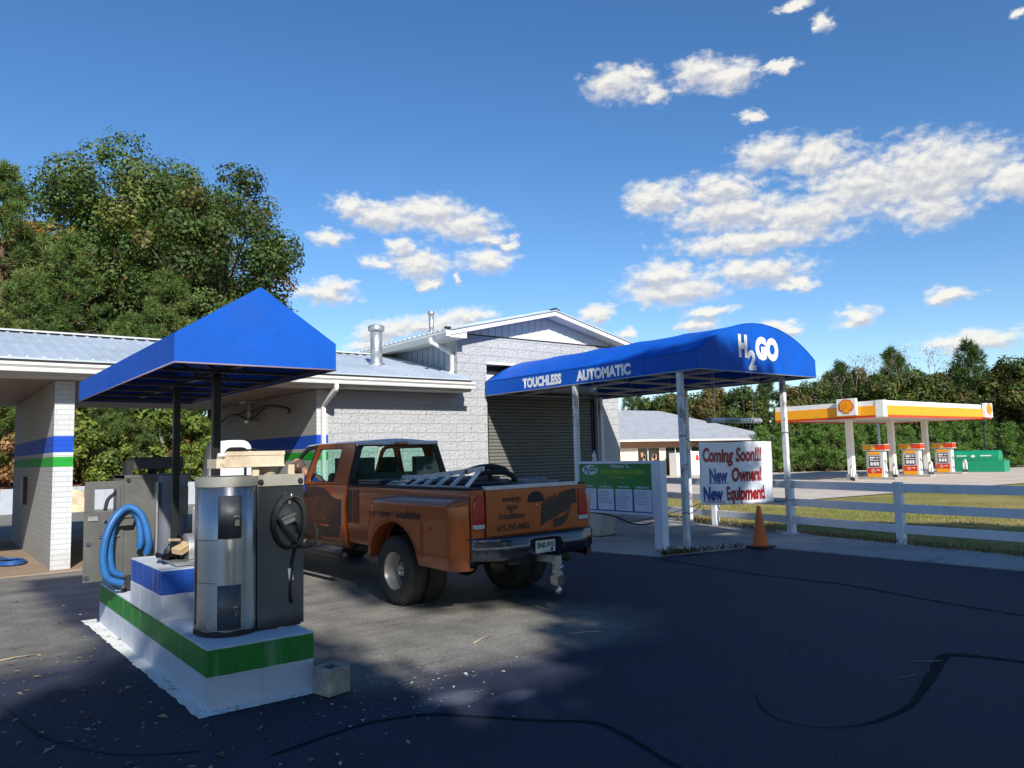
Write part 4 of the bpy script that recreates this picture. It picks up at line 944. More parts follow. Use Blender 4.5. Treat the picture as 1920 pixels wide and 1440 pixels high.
# bed: outer skin with the arch cut out, rails, inner tub
def arch(y, r=.52, zc=.47): return zc+math.sqrt(r*r-y*y) if abs(y) < r else None
bed = None
for sd in (-1, 1):
    B = MB(); ysb = [-1.2]+[-1.15+.05*i for i in range(51)]
    ysb = sorted(set([round(v, 3) for v in ysb if v <= 1.345]+[1.345]+[round(-.52+.052*i, 3) for i in range(21)]))
    rows = []
    for y in ysb:
        zb = arch(y) if abs(y) < .52 else .60
        zb = max(zb or .60, .60)
        prof = [(.93, zb), (.962, zb+.05 if zb < .7 else zb), (.985, max(zb, .85)), (.985, max(zb, 1.10)), (.982, 1.24), (.968, 1.32), (.950, 1.352)]
        rows.append([(sd*x, y, z) for x, z in prof])
    B.grid(rows)
    B.grid([[(sd*.93, -1.2, .60), (sd*.985, -1.2, .85), (sd*.985, -1.2, 1.10), (sd*.95, -1.2, 1.352)], [(sd*.79, -1.2, .62), (sd*.79, -1.2, .85), (sd*.79, -1.2, 1.10), (sd*.79, -1.2, 1.352)]], sm=False)
    o = TB(B, 'bed_side', M_or, fix=False)
    # dually fender
    B = MB(); rows = []
    ysf = [-1.17+.03*i for i in range(68)]
    for y in ysf:
        e = sm3(-1.19, -1.06, y)*(1-sm3(.42, .84, y)); xo = .985+.225*e
        t = 1.265-.05*sm3(.1, .84, y)
        r = .53; zc = .44; zb = .50+.03*(y+1.2) if y < -.45 else .50
        if abs(y) < r: zb = max(zb, zc+math.sqrt(r*r-y*y))
        lip = 0 if abs(y) > r+.06 else .012
        zb = min(zb, t-.12)
        L = [(.978, t+.012), (.99+.03*e, t), (.985+(xo-.985)*.72, t-.03), (xo-.008, t-.065), (xo, t-.10)]
        for f in (.25, .5, .75): L.append((xo+(.006 if y > -.6 else -.010*math.sin(f*math.pi)), t-.10+(zb-(t-.10))*f))
        L += [(xo+lip, zb+.006), (xo+lip*.6-.02, zb-.004), (.93, zb+.02)]
        rows.append([(sd*x, y, z) for x, z in L])
    B.grid(rows)
    fe = TB(B, 'rear_fender', M_or, fix=False)
    B = MB()
    for (yy, zz) in ((-.72, .93), ): B.ball((sd*1.212, yy, zz), (.012, .035, .018), 10)
    TB(B, 'marker_lamp', M_red, fe)
    # rail cap and inner tub
    B = MB(); B.box(sd*.80 if sd > 0 else -.965, -1.2, 1.345, .965 if sd > 0 else -.80, 1.36, 1.372); TB(B, 'rail_cap', M_trk, o, bevel=.006)
B = MB()
B.box(-.80, -1.18, .80, .80, 1.34, .84)
for sd in (-1, 1):
    B.box(min(sd*.78, sd*.82), -1.18, .84, max(sd*.78, sd*.82), 1.34, 1.346)
    B.box(min(sd*.52, sd*.78), -.50, .84, max(sd*.52, sd*.78), .50, 1.06)
B.box(-.93, 1.30, .62, .93, 1.345, 1.346)
TB(B, 'bed_tub', M_bed)
# tailgate
B = MB(); B.box(-.775, -1.225, .835, .775, -1.17, 1.345); tg = TB(B, 'tailgate', M_or, bevel=.012, seg=3)
B = MB(); B.box(-.785, -1.235, 1.342, .785, -1.16, 1.385); TB(B, 'tailgate_cap', mat('worn_white_cap', (.72,.70,.68), .4, var=.06, dirt=(.2,.16,.13), dscale=8, damt=.4), tg, bevel=.008)
B = MB(); L = [(.13*math.cos(math.pi*i/14), .075*math.sin(math.pi*i/14)) for i in range(15)]+[(-.13, -.045), (.13, -.045)]
B.prism([(.03+a, 1.225+b) for a, b in L], 'y', -1.232, -1.20); B.box(-.10, -1.245, 1.182, .16, -1.226, 1.200); TB(B, 'tailgate_handle', M_trk, tg, bevel=.004)
B = MB(); B.lathe([(.012, -.01), (.012, 0)], (.03, -1.232, 1.15), 'y', 10); TB(B, 'tailgate_lock', M_hub, tg)
B = MB(); B.prism([(.10,.90), (.13,1.165), (.36,1.20), (.50,1.275), (.62,1.295), (.735,1.31), (.765,1.14), (.64,1.12), (.62,1.05), (.45,1.03), (.36,.985), (.20,.95)], 'y', -1.2285, -1.2255); B.prism([(.32,.875), (.33,.965), (.48,.985), (.62,1.045), (.58,.965), (.48,.89)], 'y', -1.2285, -1.2255); TB(B, 'tailgate_decal', M_decal, tg)
def ttext(s, size, x, z, y=-1.2285, mt=None, par=None, dirv=(1,0,0), **kw):
    o = text_mesh('lettering', s, size, (0,0,0), (1,0,0), (0,1,0), mt or M_decal, None, **kw)
    U = Vector(dirv).normalized()
    for v in o.data.vertices:
        a, b = v.co.x, v.co.y
        q = (x+U.x*a, y+U.y*a, z+U.z*a+b); v.co = T(q)
    o.parent = par or tg; return o
for s_, zz in (('awnings', 1.205), ('signs', 1.115), ('installation', 1.02)): ttext(s_, .098, -.375, zz, align='CENTER', bold=.0015)
ttext('615-295-8402', .092, -.62, .895, bold=.002, xs=1.02)
for s_, a, b, sz, sl_ in (('AWNINGS', .17, 1.13, .125, .17), ('UNIQUE', .30, 1.01, .105, .17), ('SIGNS', .37, .905, .085, .24)):
    ttext(s_, sz, a, b, y=-1.2305, mt=M_decal2, dirv=(1,0,sl_), bold=.0035, xs=.92)
# tail lamps
for sd in (-1, 1):
    B = MB(); a, b = sorted((sd*.80, sd*.972))
    B.prism([(sd*.80,.985), (sd*.80,1.29), (sd*.90,1.285), (sd*.955,1.235), (sd*.972,1.16), (sd*.972,.985)], 'y', -1.222, -1.15); la = TB(B, 'tail_lamp', M_red, bevel=.01, seg=3)
    B = MB(); B.prism([(sd*.80,.935), (sd*.80,.983), (sd*.972,.983), (sd*.965,.945), (sd*.94,.935)], 'y', -1.222, -1.15); TB(B, 'reverse_lamp', M_clear, la, bevel=.006)
    B = MB(); B.box(min(sd*.79, sd*.985), -1.205, .925, max(sd*.79, sd*.985), -1.16, 1.30); B.box(min(sd*.79, sd*.985), -1.204, .62, max(sd*.79, sd*.985), -1.16, .93); B.box(min(sd*.79, sd*.985), -1.204, 1.29, max(sd*.79, sd*.985), -1.16, 1.352); TB(B, 'rear_corner', M_or, bevel=.01)
# rear step bumper
B = MB(); xs_ = [-1.02+.06*i for i in range(35)]; rows = []
for x in xs_:
    c = abs(x)/1.02; y0 = -1.40+.16*sm3(.6, 1.0, c); rec = .035 if abs(x-.0) < .20 else 0
    rows.append([(x, y0+.17-.0*c, .835), (x, y0+.02, .835), (x, y0, .815), (x, y0+.010, .775), (x, y0+.004+rec, .765), (x, y0+.012+rec, .64), (x, y0+.05, .600), (x, y0+.17, .595)])
B.grid(rows, sm=True); bp = TB(B, 'rear_bumper', M_bump, fix=False, solid=.01)
B = MB(); B.grid([[(x, -1.40+.16*sm3(.6, 1.0, abs(x)/1.02)+dy, .8385) for x in xs_ if abs(x) < 1.0] for dy in (.012, .15)]); TB(B, 'step_pad', M_trk, bp, fix=False, solid=.006)
for x in (-.85, -.68, .30, .82): B = MB(); B.lathe([(.022, -.006), (.022, 0)], (x, -1.392+.16*sm3(.6, 1, abs(x)/1.02), .69), 'y', 12); TB(B, 'bumper_bolt', M_trk, bp)
B = MB(); B.box(-.165, -1.385, .635, .165, -1.376, .80); pl = TB(B, 'license_plate', mat('plate_white', (.62,.66,.66), .5, var=.06), bp, bevel=.004)
ttext('0N0-9V3', .088, 0, .685, y=-1.387, mt=M_trk, par=pl, align='CENTER', bold=.003, xs=.88)
ttext('TENNESSEE', .028, 0, .768, y=-1.387, mt=M_trk, par=pl, align='CENTER')
B = MB(); B.lathe([(.02, -.004), (.02, 0)], (.10, -1.387, .66), 'y', 12); B.box(-.06, -1.3885, .648, .05, -1.387, .653); TB(B, 'plate_mark', M_trk, pl)
# drop hitch with two balls
B = MB(); B.box(-.04, -1.56, .535, .04, -1.1, .605); B.box(-.05, -1.575, .30, .05, -1.52, .61); ht = TB(B, 'drop_hitch', mat('brushed_aluminium', (.55,.55,.53), .35, metal=.85), bevel=.006)
B = MB(); B.box(-.06, -1.60, .315, .06, -1.50, .40); B.lathe([(.028, .40), (.028, .425), (.016, .43), (.016, .455), (.034, .47), (.036, .49), (.028, .515), (.012, .522)], (.04, -1.56, 0), n=16); B.lathe([(.016, .315), (.016, .285), (.034, .27), (.04, .245), (.032, .215), (.012, .205)], (.0, -1.56, 0), n=16); TB(B, 'tow_ball', M_hub, ht)
B = MB()
for zz in (.45, .54): B.lathe([(.012, -.075), (.012, .075)], (0, -1.55, zz), 'x', 10)
TB(B, 'hitch_pin', M_chrome, ht)
# chassis, axle, spare
B = MB()
for x in (-.42, .42): B.box(x-.05, -1.25, .52, x+.05, 4.6, .68)
for y in (-1.1, .9, 2.2, 3.4): B.box(-.45, y-.05, .54, .45, y+.05, .64)
B.tube([(-.9, 0, .40), (.9, 0, .40)], .07, 10); B.ball((0, 0, .40), .18, 12); B.box(-.5, 1.2, .42, .1, 2.4, .66); B.lathe([(.36, 0), (.36, .2)], (0, -.72, .50), n=24)
B.box(-.5, -1.28, .53, .5, -1.18, .60); B.tube([(.62, -1.2, .50), (.62, .8, .5)], .04, 8)
TB(B, 'chassis', M_trk)
# inner wheel wells
B = MB()
for sd in (-1, 1):
    L = [(sd*x, y, z) for x, y, z in ((.55,-.62,.45), (.55,-.5,.95), (.55,.5,.95), (.55,.62,.45))]
    B.grid([L, [(sd*.98, p[1], p[2]+.02) for p in L]], sm=False)
TB(B, 'wheel_well', M_dark, fix=False)
# cab lower body, hood and front
def section(y):
    if y < 3.42: return [(.90,.52), (.955,.60), (.985,.80), (.988,1.02), (.978,1.18), (.955,1.33), (.940,1.365)]
    t = sm3(3.42, 4.95, y); zt_ = 1.30-.10*t
    return [(.88,.55), (.95,.62), (.985,.80), (.985,.98), (.965,zt_-.16), (.90,zt_-.04), (.78,zt_)]
def skin_x(z):
    L = section(2.0)
    for (xa, za), (xb, zb) in zip(L[:-1], L[1:]):
        if za <= z <= zb: return xa+(xb-xa)*(z-za)/(zb-za)
    return L[-1][0]
for sd in (-1, 1):
    B = MB(); rows = [[(sd*x, y, z) for x, z in section(y)] for y in [1.42, 1.44, 2.0, 2.6]]
    B.grid(rows); B.grid([[(sd*x, 1.42, z) for x, z in section(1.42)], [(sd*(x-.06), 1.42, z) for x, z in section(1.42)]], sm=False); rdp = TB(B, 'rear_door', M_or, fix=False, solid=.02, soff=0)
    if sd < 0: rear_door = rdp
    B = MB(); rows = []
    for i in range(33):
        y = 3.42+1.56*i/32; L = section(y); q = abs(y-4.01)
        if q < .50: za = .42+math.sqrt(.25-q*q); L = [(x, max(z, za+.0*x)) for x, z in L]
        rows.append([(sd*x*(1-.06*sm3(4.6, 4.98, y)), y, z) for x, z in L])
    B.grid(rows); TB(B, 'front_fender', M_or, fix=False, solid=.012)
    B = MB()
    if sd > 0:
        B.grid([[(sd*x, y, z) for x, z in section(y)] for y in [2.61, 3.0, 3.41]]); TB(B, 'front_door', M_or, fix=False, solid=.02)
B = MB(); rows = []
for y in [3.36, 3.5, 3.8, 4.2, 4.6, 4.9, 4.98]:
    z = 1.33-.115*sm3(3.42, 4.95, y)-(.06 if y > 4.95 else 0); rows.append([(x, y, z+.035*(1-(x/.8)**2)) for x in [-.79+.1975*i for i in range(9)]])
B.grid(rows); TB(B, 'hood', M_or, fix=False)
B = MB(); B.box(-.62, 4.95, .78, .62, 5.0, 1.15); TB(B, 'grille', M_trk, bevel=.01)
B = MB(); B.box(-.98, 4.96, .50, .98, 5.12, .74); TB(B, 'front_bumper', M_bump, bevel=.03)
for sd in (-1, 1):
    B = MB(); B.box(min(sd*.64, sd*.92), 4.90, .90, max(sd*.64, sd*.92), 4.99, 1.13); TB(B, 'headlight', M_clear, bevel=.02)
# cab floor, bulkhead, dash, seats
B = MB(); B.box(-.90, 1.42, .55, .90, 3.45, .62); B.box(-.90, 3.38, .62, .90, 3.42, 1.20); B.box(-.93, 1.425, .55, .93, 1.45, 1.37); B.box(-.86, 3.05, 1.05, .86, 3.40, 1.28)
TB(B, 'cab_interior', M_int)
def seat(x, y, w, name='seat'):
    B = MB(); B.box(x-w/2, y, .70, x+w/2, y+.50, .90); B.prism([(y-.16, .88), (y-.02, .86), (y+.08, .9), (y-.06, 1.50), (y-.16, 1.52)], 'x', x-w/2, x+w/2); s = TB(B, name, M_int, bevel=.03, seg=3)
    for hx in ([x] if w < .6 else [x-w*.36, x+w*.36]):
        B = MB(); B.box(hx-.15, y-.20, 1.50, hx+.15, y-.09, 1.73); B.tube([(hx-.05, y-.14, 1.45), (hx-.05, y-.14, 1.55)], .008, 6); TB(B, 'headrest', M_int, s, bevel=.045, seg=4)
seat(.42, 2.45, .52); seat(-.42, 2.45, .52); seat(0, 1.72, 1.5, 'rear_seat')
B = MB(); c = Vector((-.42, 2.92, 1.18)); B.tube([c+Vector((.19*math.cos(a), .08*math.sin(a), .17*math.sin(a))) for a in [2*math.pi*i/24 for i in range(24)]], .014, 6, closed=True); B.tube([c, c+Vector((0, .3, -.12))], .025, 6); TB(B, 'steering_wheel', M_trk)
# greenhouse
def gx(z): return .940-(z-1.365)/.565*.205
def side(pts, sd): return [(sd*gx(z), y, z) for y, z in pts]
def rloop(pts, n=6, r=.06):
    """round the corners of a polygon in (y,z)"""
    out = []; k = len(pts)
    for i in range(k):
        p0, p1, p2 = Vector(pts[i-1]), Vector(pts[i]), Vector(pts[(i+1) % k]); rr = r[i] if isinstance(r, list) else r
        a = p1+(p0-p1).normalized()*rr; b = p1+(p2-p1).normalized()*rr
        for j in range(n+1):
            t = j/n; q = a*(1-t)**2+p1*2*t*(1-t)+b*t*t; out.append((q.x, q.y))
    return out
for sd in (-1, 1):
    o1 = rloop([(1.42,1.362), (2.63,1.362), (2.55,1.935), (1.46,1.935)], 6, [.01, .01, .02, .14]); i1 = rloop([(1.78,1.395), (2.53,1.395), (2.455,1.865), (1.82,1.865)], 6, [.03, .03, .05, .05])
    B = MB(); B.grid([side(o1, sd), side(i1, sd)], wrap=True, sm=False); rp = TB(B, 'rear_side_panel', M_or, fix=False, solid=.03, soff=0)
    B = MB(); B.add(side(i1, sd), [list(range(len(i1)))]); TB(B, 'side_window', G_tr, rp, fix=False)
    B = MB(); B.tube(side(i1, sd), .009, 6, closed=True); TB(B, 'window_seal', M_trk, rp)
    o2 = rloop([(2.635,1.362), (3.47,1.362), (2.92,1.905), (2.555,1.935)], 6, [.01, .02, .16, .02])
    i2 = rloop([(2.665,1.375), (3.37,1.375), (2.885,1.855), (2.60,1.875)], 6, [.02, .03, .14, .04])
    B = MB(); B.grid([side(o2, sd), side(i2, sd)], wrap=True, sm=False); TB(B, 'front_pillar_frame', M_trk if sd < 0 else M_or, fix=False, solid=.03, soff=0)
    if sd > 0:
        B = MB(); B.add(side(i2, sd), [list(range(len(i2)))]); TB(B, 'side_window', G_tr, fix=False)
# roof skin
B = MB(); rows = []
for y in [1.42, 1.46, 1.52, 1.65, 2.0, 2.4, 2.7, 2.86, 2.95]:
    e = .012 if 1.5 < y < 2.8 else 0; zr = 1.925 if y not in (1.42, 2.95) else 1.905
    rows.append([(x, y, zr+.045*(1-(abs(x)/.74)**2.4)*(.55 if y < 1.46 else 1)+e*(1-abs(x)/.74)) for x in [-.745+.149*i for i in range(11)]])
B.grid(rows); TB(B, 'roof', M_wh, fix=False, solid=.02)
# back window wall
def back(pts): return [(x, 1.42+(z-1.365)/.565*.03, z) for x, z in pts]
ob = rloop([(-.94,1.362), (.94,1.362), (.735,1.945), (-.735,1.945)], 6, [.01, .01, .10, .10]); ib = rloop([(-.82,1.40), (.82,1.40), (.665,1.885), (-.665,1.885)], 6, .06)
B = MB(); B.grid([back(ob), back(ib)], wrap=True, sm=False); bw = TB(B, 'cab_back', M_trk, fix=False, solid=.03, soff=0)
B = MB(); B.add(back(ib), [list(range(len(ib)))]); TB(B, 'rear_window', G_tr, bw, fix=False)
B = MB(); B.box(-.735, 1.405, 1.90, .735, 1.43, 1.955); TB(B, 'roof_edge', M_wh, bw, bevel=.012)
B = MB(); B.box(-.12, 1.385, 1.905, .12, 1.42, 1.945); hb = TB(B, 'high_brake_lamp', M_red, bw, bevel=.01)
B = MB()
for x in (-.15, .15): B.box(x-.03, 1.386, 1.908, x+.03, 1.42, 1.942)
TB(B, 'cargo_lamp', M_clear, hb, bevel=.006)
# windscreen
B = MB(); B.add([(-.86,3.42,1.345), (.86,3.42,1.345), (.70,2.94,1.895), (-.70,2.94,1.895)], [(0,1,2,3)]); TB(B, 'windscreen', G_tr, fix=False)
B = MB(); B.box(-.09, 2.86, 1.76, .15, 2.89, 1.83); TB(B, 'rear_view_mirror', M_trk, bevel=.01)
# open driver's door
B = MB(); hx_, hy_ = -.985, 3.42
def dd_(u, z, off=0):  # u along the door from the hinge
    a = R_(202); return (hx_+math.cos(a)*u-math.sin(a)*off*0, hy_+math.sin(a)*u+off, z)
B.grid([[dd_(u, z) for u in (0.02, .42, .82)] for z in (.60, .85, 1.10, 1.36)]); dr_ = TB(B, 'front_door', M_or, fix=False, solid=.06)
B = MB(); L = [(.03,1.36), (.40,1.84), (.60,1.89), (.82,1.88), (.82,1.36)]; B.tube([dd_(u, z, .0) for u, z in L], .022, 8); TB(B, 'door_frame', M_trk, dr_)
B = MB(); a, b, _ = dd_(.30, 1.4); B.box(a-.30, b-.12, 1.32, a-.14, b-.05, 1.60); B.tube([(a, b, 1.40), (a-.2, b-.08, 1.42)], .02, 8); TB(B, 'door_mirror', M_trk, dr_, bevel=.02)
B = MB(); B.box(1.05, 3.18, 1.32, 1.22, 3.26, 1.60); B.tube([(.97, 3.25, 1.40), (1.1, 3.22, 1.42)], .02, 8); TB(B, 'door_mirror', M_trk, bevel=.02)
# panel gaps, handle, filler door, mud flaps
B = MB()
for y in (2.60,): B.tube([(-(skin_x(z)+.011), y, z) for z in (.60,.8,1.0,1.2,1.33,1.36)], .007, 5)
B.tube([(-(skin_x(.62)+.011), y, .60) for y in (1.46, 2.0, 2.6)], .006, 5); TB(B, 'door_gap', M_dark, rear_door)
B = MB(); B.box(-1.01, 2.40, 1.19, -.985, 2.56, 1.25); TB(B, 'door_handle', M_trk, rear_door, bevel=.008)
# running boards
for sd in (-1, 1):
    B = MB(); B.tube([(sd*1.02, 1.50, .40), (sd*1.03, 1.7, .395), (sd*1.03, 3.2, .395), (sd*1.02, 3.4, .40)], .045, 10); B.box(min(sd*.96, sd*1.06), 1.5, .425, max(sd*.96, sd*1.06), 3.4, .436)
    for y in (1.7, 3.2): B.tube([(sd*.45, y, .56), (sd*1.0, y, .41)], .025, 6)
    TB(B, 'running_board', M_trk)
# wheels (not stretched, so they stay round)
def wheel(x, y, sd, dual_deep):
    X, Y = x*KX, y*KY; wd = .235
    c = (X, Y, .397); B = MB(); hw_ = wd/2
    pr = [(.215,-hw_+.01), (.235,-hw_), (.300,-hw_-.006), (.360,-hw_+.004), (.385,-hw_+.03), (.397,-hw_*.5), (.399,0), (.397,hw_*.5), (.385,hw_-.03), (.360,hw_-.004), (.300,hw_+.006), (.235,hw_), (.215,hw_-.01)]
    B.lathe([(r, t) for r, t in pr], c, 'x', 48, caps=False)
    for k in range(72):
        a = 2*math.pi*k/72
        for t0 in (-hw_*.78, hw_*.30):
            off = .0 if k % 2 else .012
            p = Vector((c[0]+t0+off, c[1]+.3965*math.cos(a), c[2]+.3965*math.sin(a))); q = p+Vector((.05, .018*-math.sin(a), .018*math.cos(a)))
            B.beam(p, q, .017, .012, up=(0, math.cos(a), math.sin(a)))
    ty = B.build('wheel', M_tyre, tk, world=False, fix=False)
    B = MB(); s = sd
    dish = [(.222, s*hw_*.96), (.214, s*hw_*.80), (.205, s*hw_*.55), (.200, -s*hw_*.25), (.188, -s*hw_*.55)] if dual_deep else [(.222, s*hw_*.96), (.214, s*hw_*.8), (.20, s*hw_*.6), (.14, s*hw_*.95), (.0, s*hw_*1.0)]
    B.lathe(dish, c, 'x', 40, caps=False); rm = B.build('rim', M_rim, ty, world=False, fix=False)
    if dual_deep:
        B = MB(); B.lathe([(.188, -s*hw_*.55), (.165, -s*hw_*.66), (.12, -s*hw_*.71), (.0, -s*hw_*.71)], c, 'x', 40, caps=False); B.build('wheel_disc', M_disc, rm, world=False, fix=False)
    B = MB(); b0 = -s*hw_*.70 if dual_deep else s*hw_*.9
    B.lathe([(.115, b0), (.112, b0+s*.03), (.075, b0+s*.05), (.07, b0+s*.095), (.045, b0+s*.11), (0, b0+s*.112)], c, 'x', 28)
    for k in range(8):
        a = 2*math.pi*k/8; B.lathe([(.013, b0+s*.01), (.013, b0+s*.055), (.004, b0+s*.062)], (c[0], c[1]+.094*math.cos(a), c[2]+.094*math.sin(a)), 'x', 8)
    B.build('hub', M_hub, rm, world=False)
    B = MB()
    for k in range(8):
        a = 2*math.pi*(k+.5)/8; B.lathe([(.020, b0+s*.001), (.020, b0+s*.004)], (c[0], c[1]+.150*math.cos(a), c[2]+.150*math.sin(a)), 'x', 10)
    B.build('rim_hole', M_dark, rm, world=False)
for sd in (-1, 1):
    wheel(sd*1.055, 0, sd, True); wheel(sd*.735, 0, -sd, True); wheel(sd*.90, 4.01, sd, False)
# side graphics on the driver's side
B = MB(); xo = -.9915
for i, (a, b_) in enumerate(((1.340,1.245), (1.215,1.175), (1.145,1.112), (1.085,1.062))):
    z0 = .62
    B.add([(-.990, a, z0+.25), (-.990, b_, z0+.25), (-.990, b_, 1.12), (-.987, b_, 1.24), (-.975, b_, 1.31), (-.975, a, 1.31), (-.987, a, 1.24), (-.990, a, 1.12)], [(0,1,2,7),(7,2,3,6),(6,3,4,5)])
TB(B, 'side_stripe', M_decal, fix=False)
B = MB(); rows = []
for i in range(25):
    y = 1.50+1.08*i/24; top_ = 1.16+.16*sm3(1.6, 2.05, y)+.012*math.sin(y*9); bot_ = .64+.22*(1-sm3(1.46, 1.62, y))
    rows.append([(-(skin_x(bot_+(top_-bot_)*j/10)+.013), y, bot_+(top_-bot_)*j/10) for j in range(11)])
B.grid(rows)
TB(B, 'door_decal', M_decal, rear_door, fix=False)
o = text_mesh('lettering', 'CS', .44, (0,0,0), (1,0,0), (0,1,0), M_decal2, None, bold=.012, xs=.95)
for v in o.data.vertices: v.co = T((-(skin_x(.88+v.co.y)+.017), 2.34-v.co.x*.95, .88+v.co.y))
o.parent = rear_door
o = text_mesh('lettering', 'CS', .44, (0,0,0), (1,0,0), (0,1,0), M_decal, None, bold=-.010, xs=.95)
for v in o.data.vertices: v.co = T((-(skin_x(.88+v.co.y)+.020), 2.34-v.co.x*.95, .88+v.co.y))
o.parent = rear_door
for s_, y0 in (('awnings', .70), ('• signs • installation', .30)):
    o = text_mesh('lettering', s_, .128, (0,0,0), (1,0,0), (0,1,0), M_decal, None, bold=.003 if s_ != 'awnings' else 0, shear=.25, xs=.86)
    for v in o.data.vertices:
        y = y0-v.co.x*1.02; z = 1.02+v.co.y+.0*v.co.x
        e = sm3(-1.19, -1.06, y)*(1-sm3(.42, .84, y)); v.co = T((-(.985+.225*e)-.012, y, z-.01*(y-.2)))
    o.parent = tk
tk.location = (5.477, 8.058, 0); tk.rotation_euler = (0, 0, .032)
TM = Matrix.Translation(tk.location) @ Matrix.Rotation(.032, 4, 'Z')
def TW(p): return TM @ Vector(T(p))
def placed(B): B.xf(lambda p: tuple(TW(p))); return B

# cargo
tb = thing('toolbox', 'dark blue crossbed toolbox behind the cab of the orange pickup', 'toolbox', TW((0, .9, 1.372)))
M_tbx = mat('dark_blue_toolbox', (.020,.023,.045), .35, var=.15, coat=.3)
B = MB(); B.box(-.86, .72, 1.374, .86, 1.26, 1.405); B.box(-.77, .74, .95, .77, 1.24, 1.374); placed(B).build('body', M_tbx, tb, bevel=.008)
B = MB(); B.box(-.87, .71, 1.407, .87, 1.27, 1.437); placed(B).build('lid', M_tbx, tb, bevel=.010)
B = MB(); B.box(-.55, .695, 1.375, -.45, .712, 1.43); placed(B).build('latch', M_hub, tb)
B = MB(); B.tube([(-.86,.55,1.385), (-.80,.50,1.42), (-.70,.47,1.41), (-.62,.45,1.40)], .013, 6); B.box(-.80,.45,1.374,-.72,.52,1.40)
tag(placed(B).build('cargo_strap', M_galv), 'small ratchet strap with metal buckle on the pickup bed rail near the cab', 'strap')
ld = thing('ladder', 'aluminium ladder with silver rungs lying tilted in the pickup bed', 'ladder', TW((-.3, -.3, 1.3)))
M_alu = mat('ladder_aluminium', (.70,.71,.72), .38, metal=.35, var=.1)
def LP(t, s): # t along 0 front .. 1 rear, s: -1 lower rail lying on the bed rail, 1 upper rail
    y = .62-1.45*t
    return Vector((-.76, y+.02, 1.355)) if s < 0 else Vector((-.42, y+.10, 1.455+.02*t+.115*max(0, t-.25)))
for s in (-1, 1):
    B = MB(); P = [LP(-.06+1.12*i/8, s) for i in range(9)]
    for p, q in zip(P[:-1], P[1:]): B.beam(p, q+(q-p)*.02, .024, .055)
    placed(B).build('rail', M_alu, ld)
for i in range(6):
    t = .10+.185*i
    B = MB(); B.beam(LP(t, -1)+Vector((.01,0,0)), LP(t, 1), .042, .022, up=(0,1,0)); placed(B).build('rung', M_alu, ld)
B = MB()
for pts in ([(-.42,-.50,1.53), (-.32,-.62,1.575), (-.18,-.72,1.585), (-.06,-.80,1.55), (-.05,-.84,1.50)], [(-.40,-.66,1.50), (-.25,-.76,1.52), (-.08,-.84,1.515), (.0,-.90,1.46), (-.02,-.92,1.42)]):
    B.tube(smoothline(pts, 4), .034, 8)
B.tube(smoothline([(-.30,-.60,1.58), (-.22,-.70,1.50), (-.30,-.80,1.44)], 4), .03, 8)
tag(placed(B).build('black_webbing', M_rubber), 'bundled black webbing over the rear end of the ladder in the bed', 'webbing')
B = MB(); B.tube(smoothline([(-.55,.15,1.42), (-.30,-.35,1.44), (-.15,-.80,1.45)], 4), .030, 10); B.tube(smoothline([(-.45,.25,1.40), (-.22,-.35,1.40), (-.05,-.86,1.41)], 4), .034, 10); tag(placed(B).build('rolled_tarp', mat('grey_blue_tarp', (.13,.14,.18), .6)), 'rolled grey tarp beside the ladder in the pickup bed', 'tarp')
B = MB(); B.box(.02, -1.08, 1.22, .42, -.78, 1.425); B.box(.28, -1.09, 1.36, .40, -.77, 1.445); tag(placed(B).build('equipment_case', mat('grey_case', (.16,.17,.17), .6), bevel=.015), 'grey equipment case just inside the pickup tailgate', 'case')
B = MB()
for i in range(3): B.tube([(.52+.12*math.cos(a), -1.0+.1*math.sin(a), 1.36+.018*i) for a in [2*math.pi*j/20 for j in range(20)]], .011, 6, closed=True)
B.box(.40, -1.11, .85, .66, -.9, 1.35); tag(placed(B).build('cable_reel', mat('grey_cable', (.22,.22,.24), .5)), 'coil of grey cable on a box inside the tailgate', 'cable')

# ------------------------------------------------------------------ person leaning in at the driver's door
def skin_body(name, joints, edges, m, parent, root=0, sub=2):
    me = bpy.data.meshes.new(name); me.from_pydata([j[0] for j in joints], edges, []); o = bpy.data.objects.new(name, me); COL.objects.link(o)
    md = o.modifiers.new('skin', 'SKIN'); md.use_smooth_shade = True
    for i, j in enumerate(joints):
        sv = me.skin_vertices[0].data[i]; r = j[1]; sv.radius = r if isinstance(r, tuple) else (r, r); sv.use_root = (i == root)
    su = o.modifiers.new('sub', 'SUBSURF'); su.levels = sub; su.render_levels = sub
    me.materials.append(m); o.parent = parent; return o
pb = TW((-.45, 2.62, .90)); pe = thing('person', 'bearded man in a bright blue shirt leaning out of the open pickup door', 'person', tuple(pb))
M_skin = mat('skin', (.38,.19,.12), .55, var=.06); M_shirt = mat('blue_shirt', (.012,.05,.36), .8, var=.1, vscale=8); M_jean = mat('dark_trousers', (.03,.035,.05), .85, var=.15); M_hair = mat('dark_hair', (.035,.022,.016), .8, var=.2)
def lp(x, y, z): q = TW((x, y, z))-pb; return (q.x, q.y, q.z)
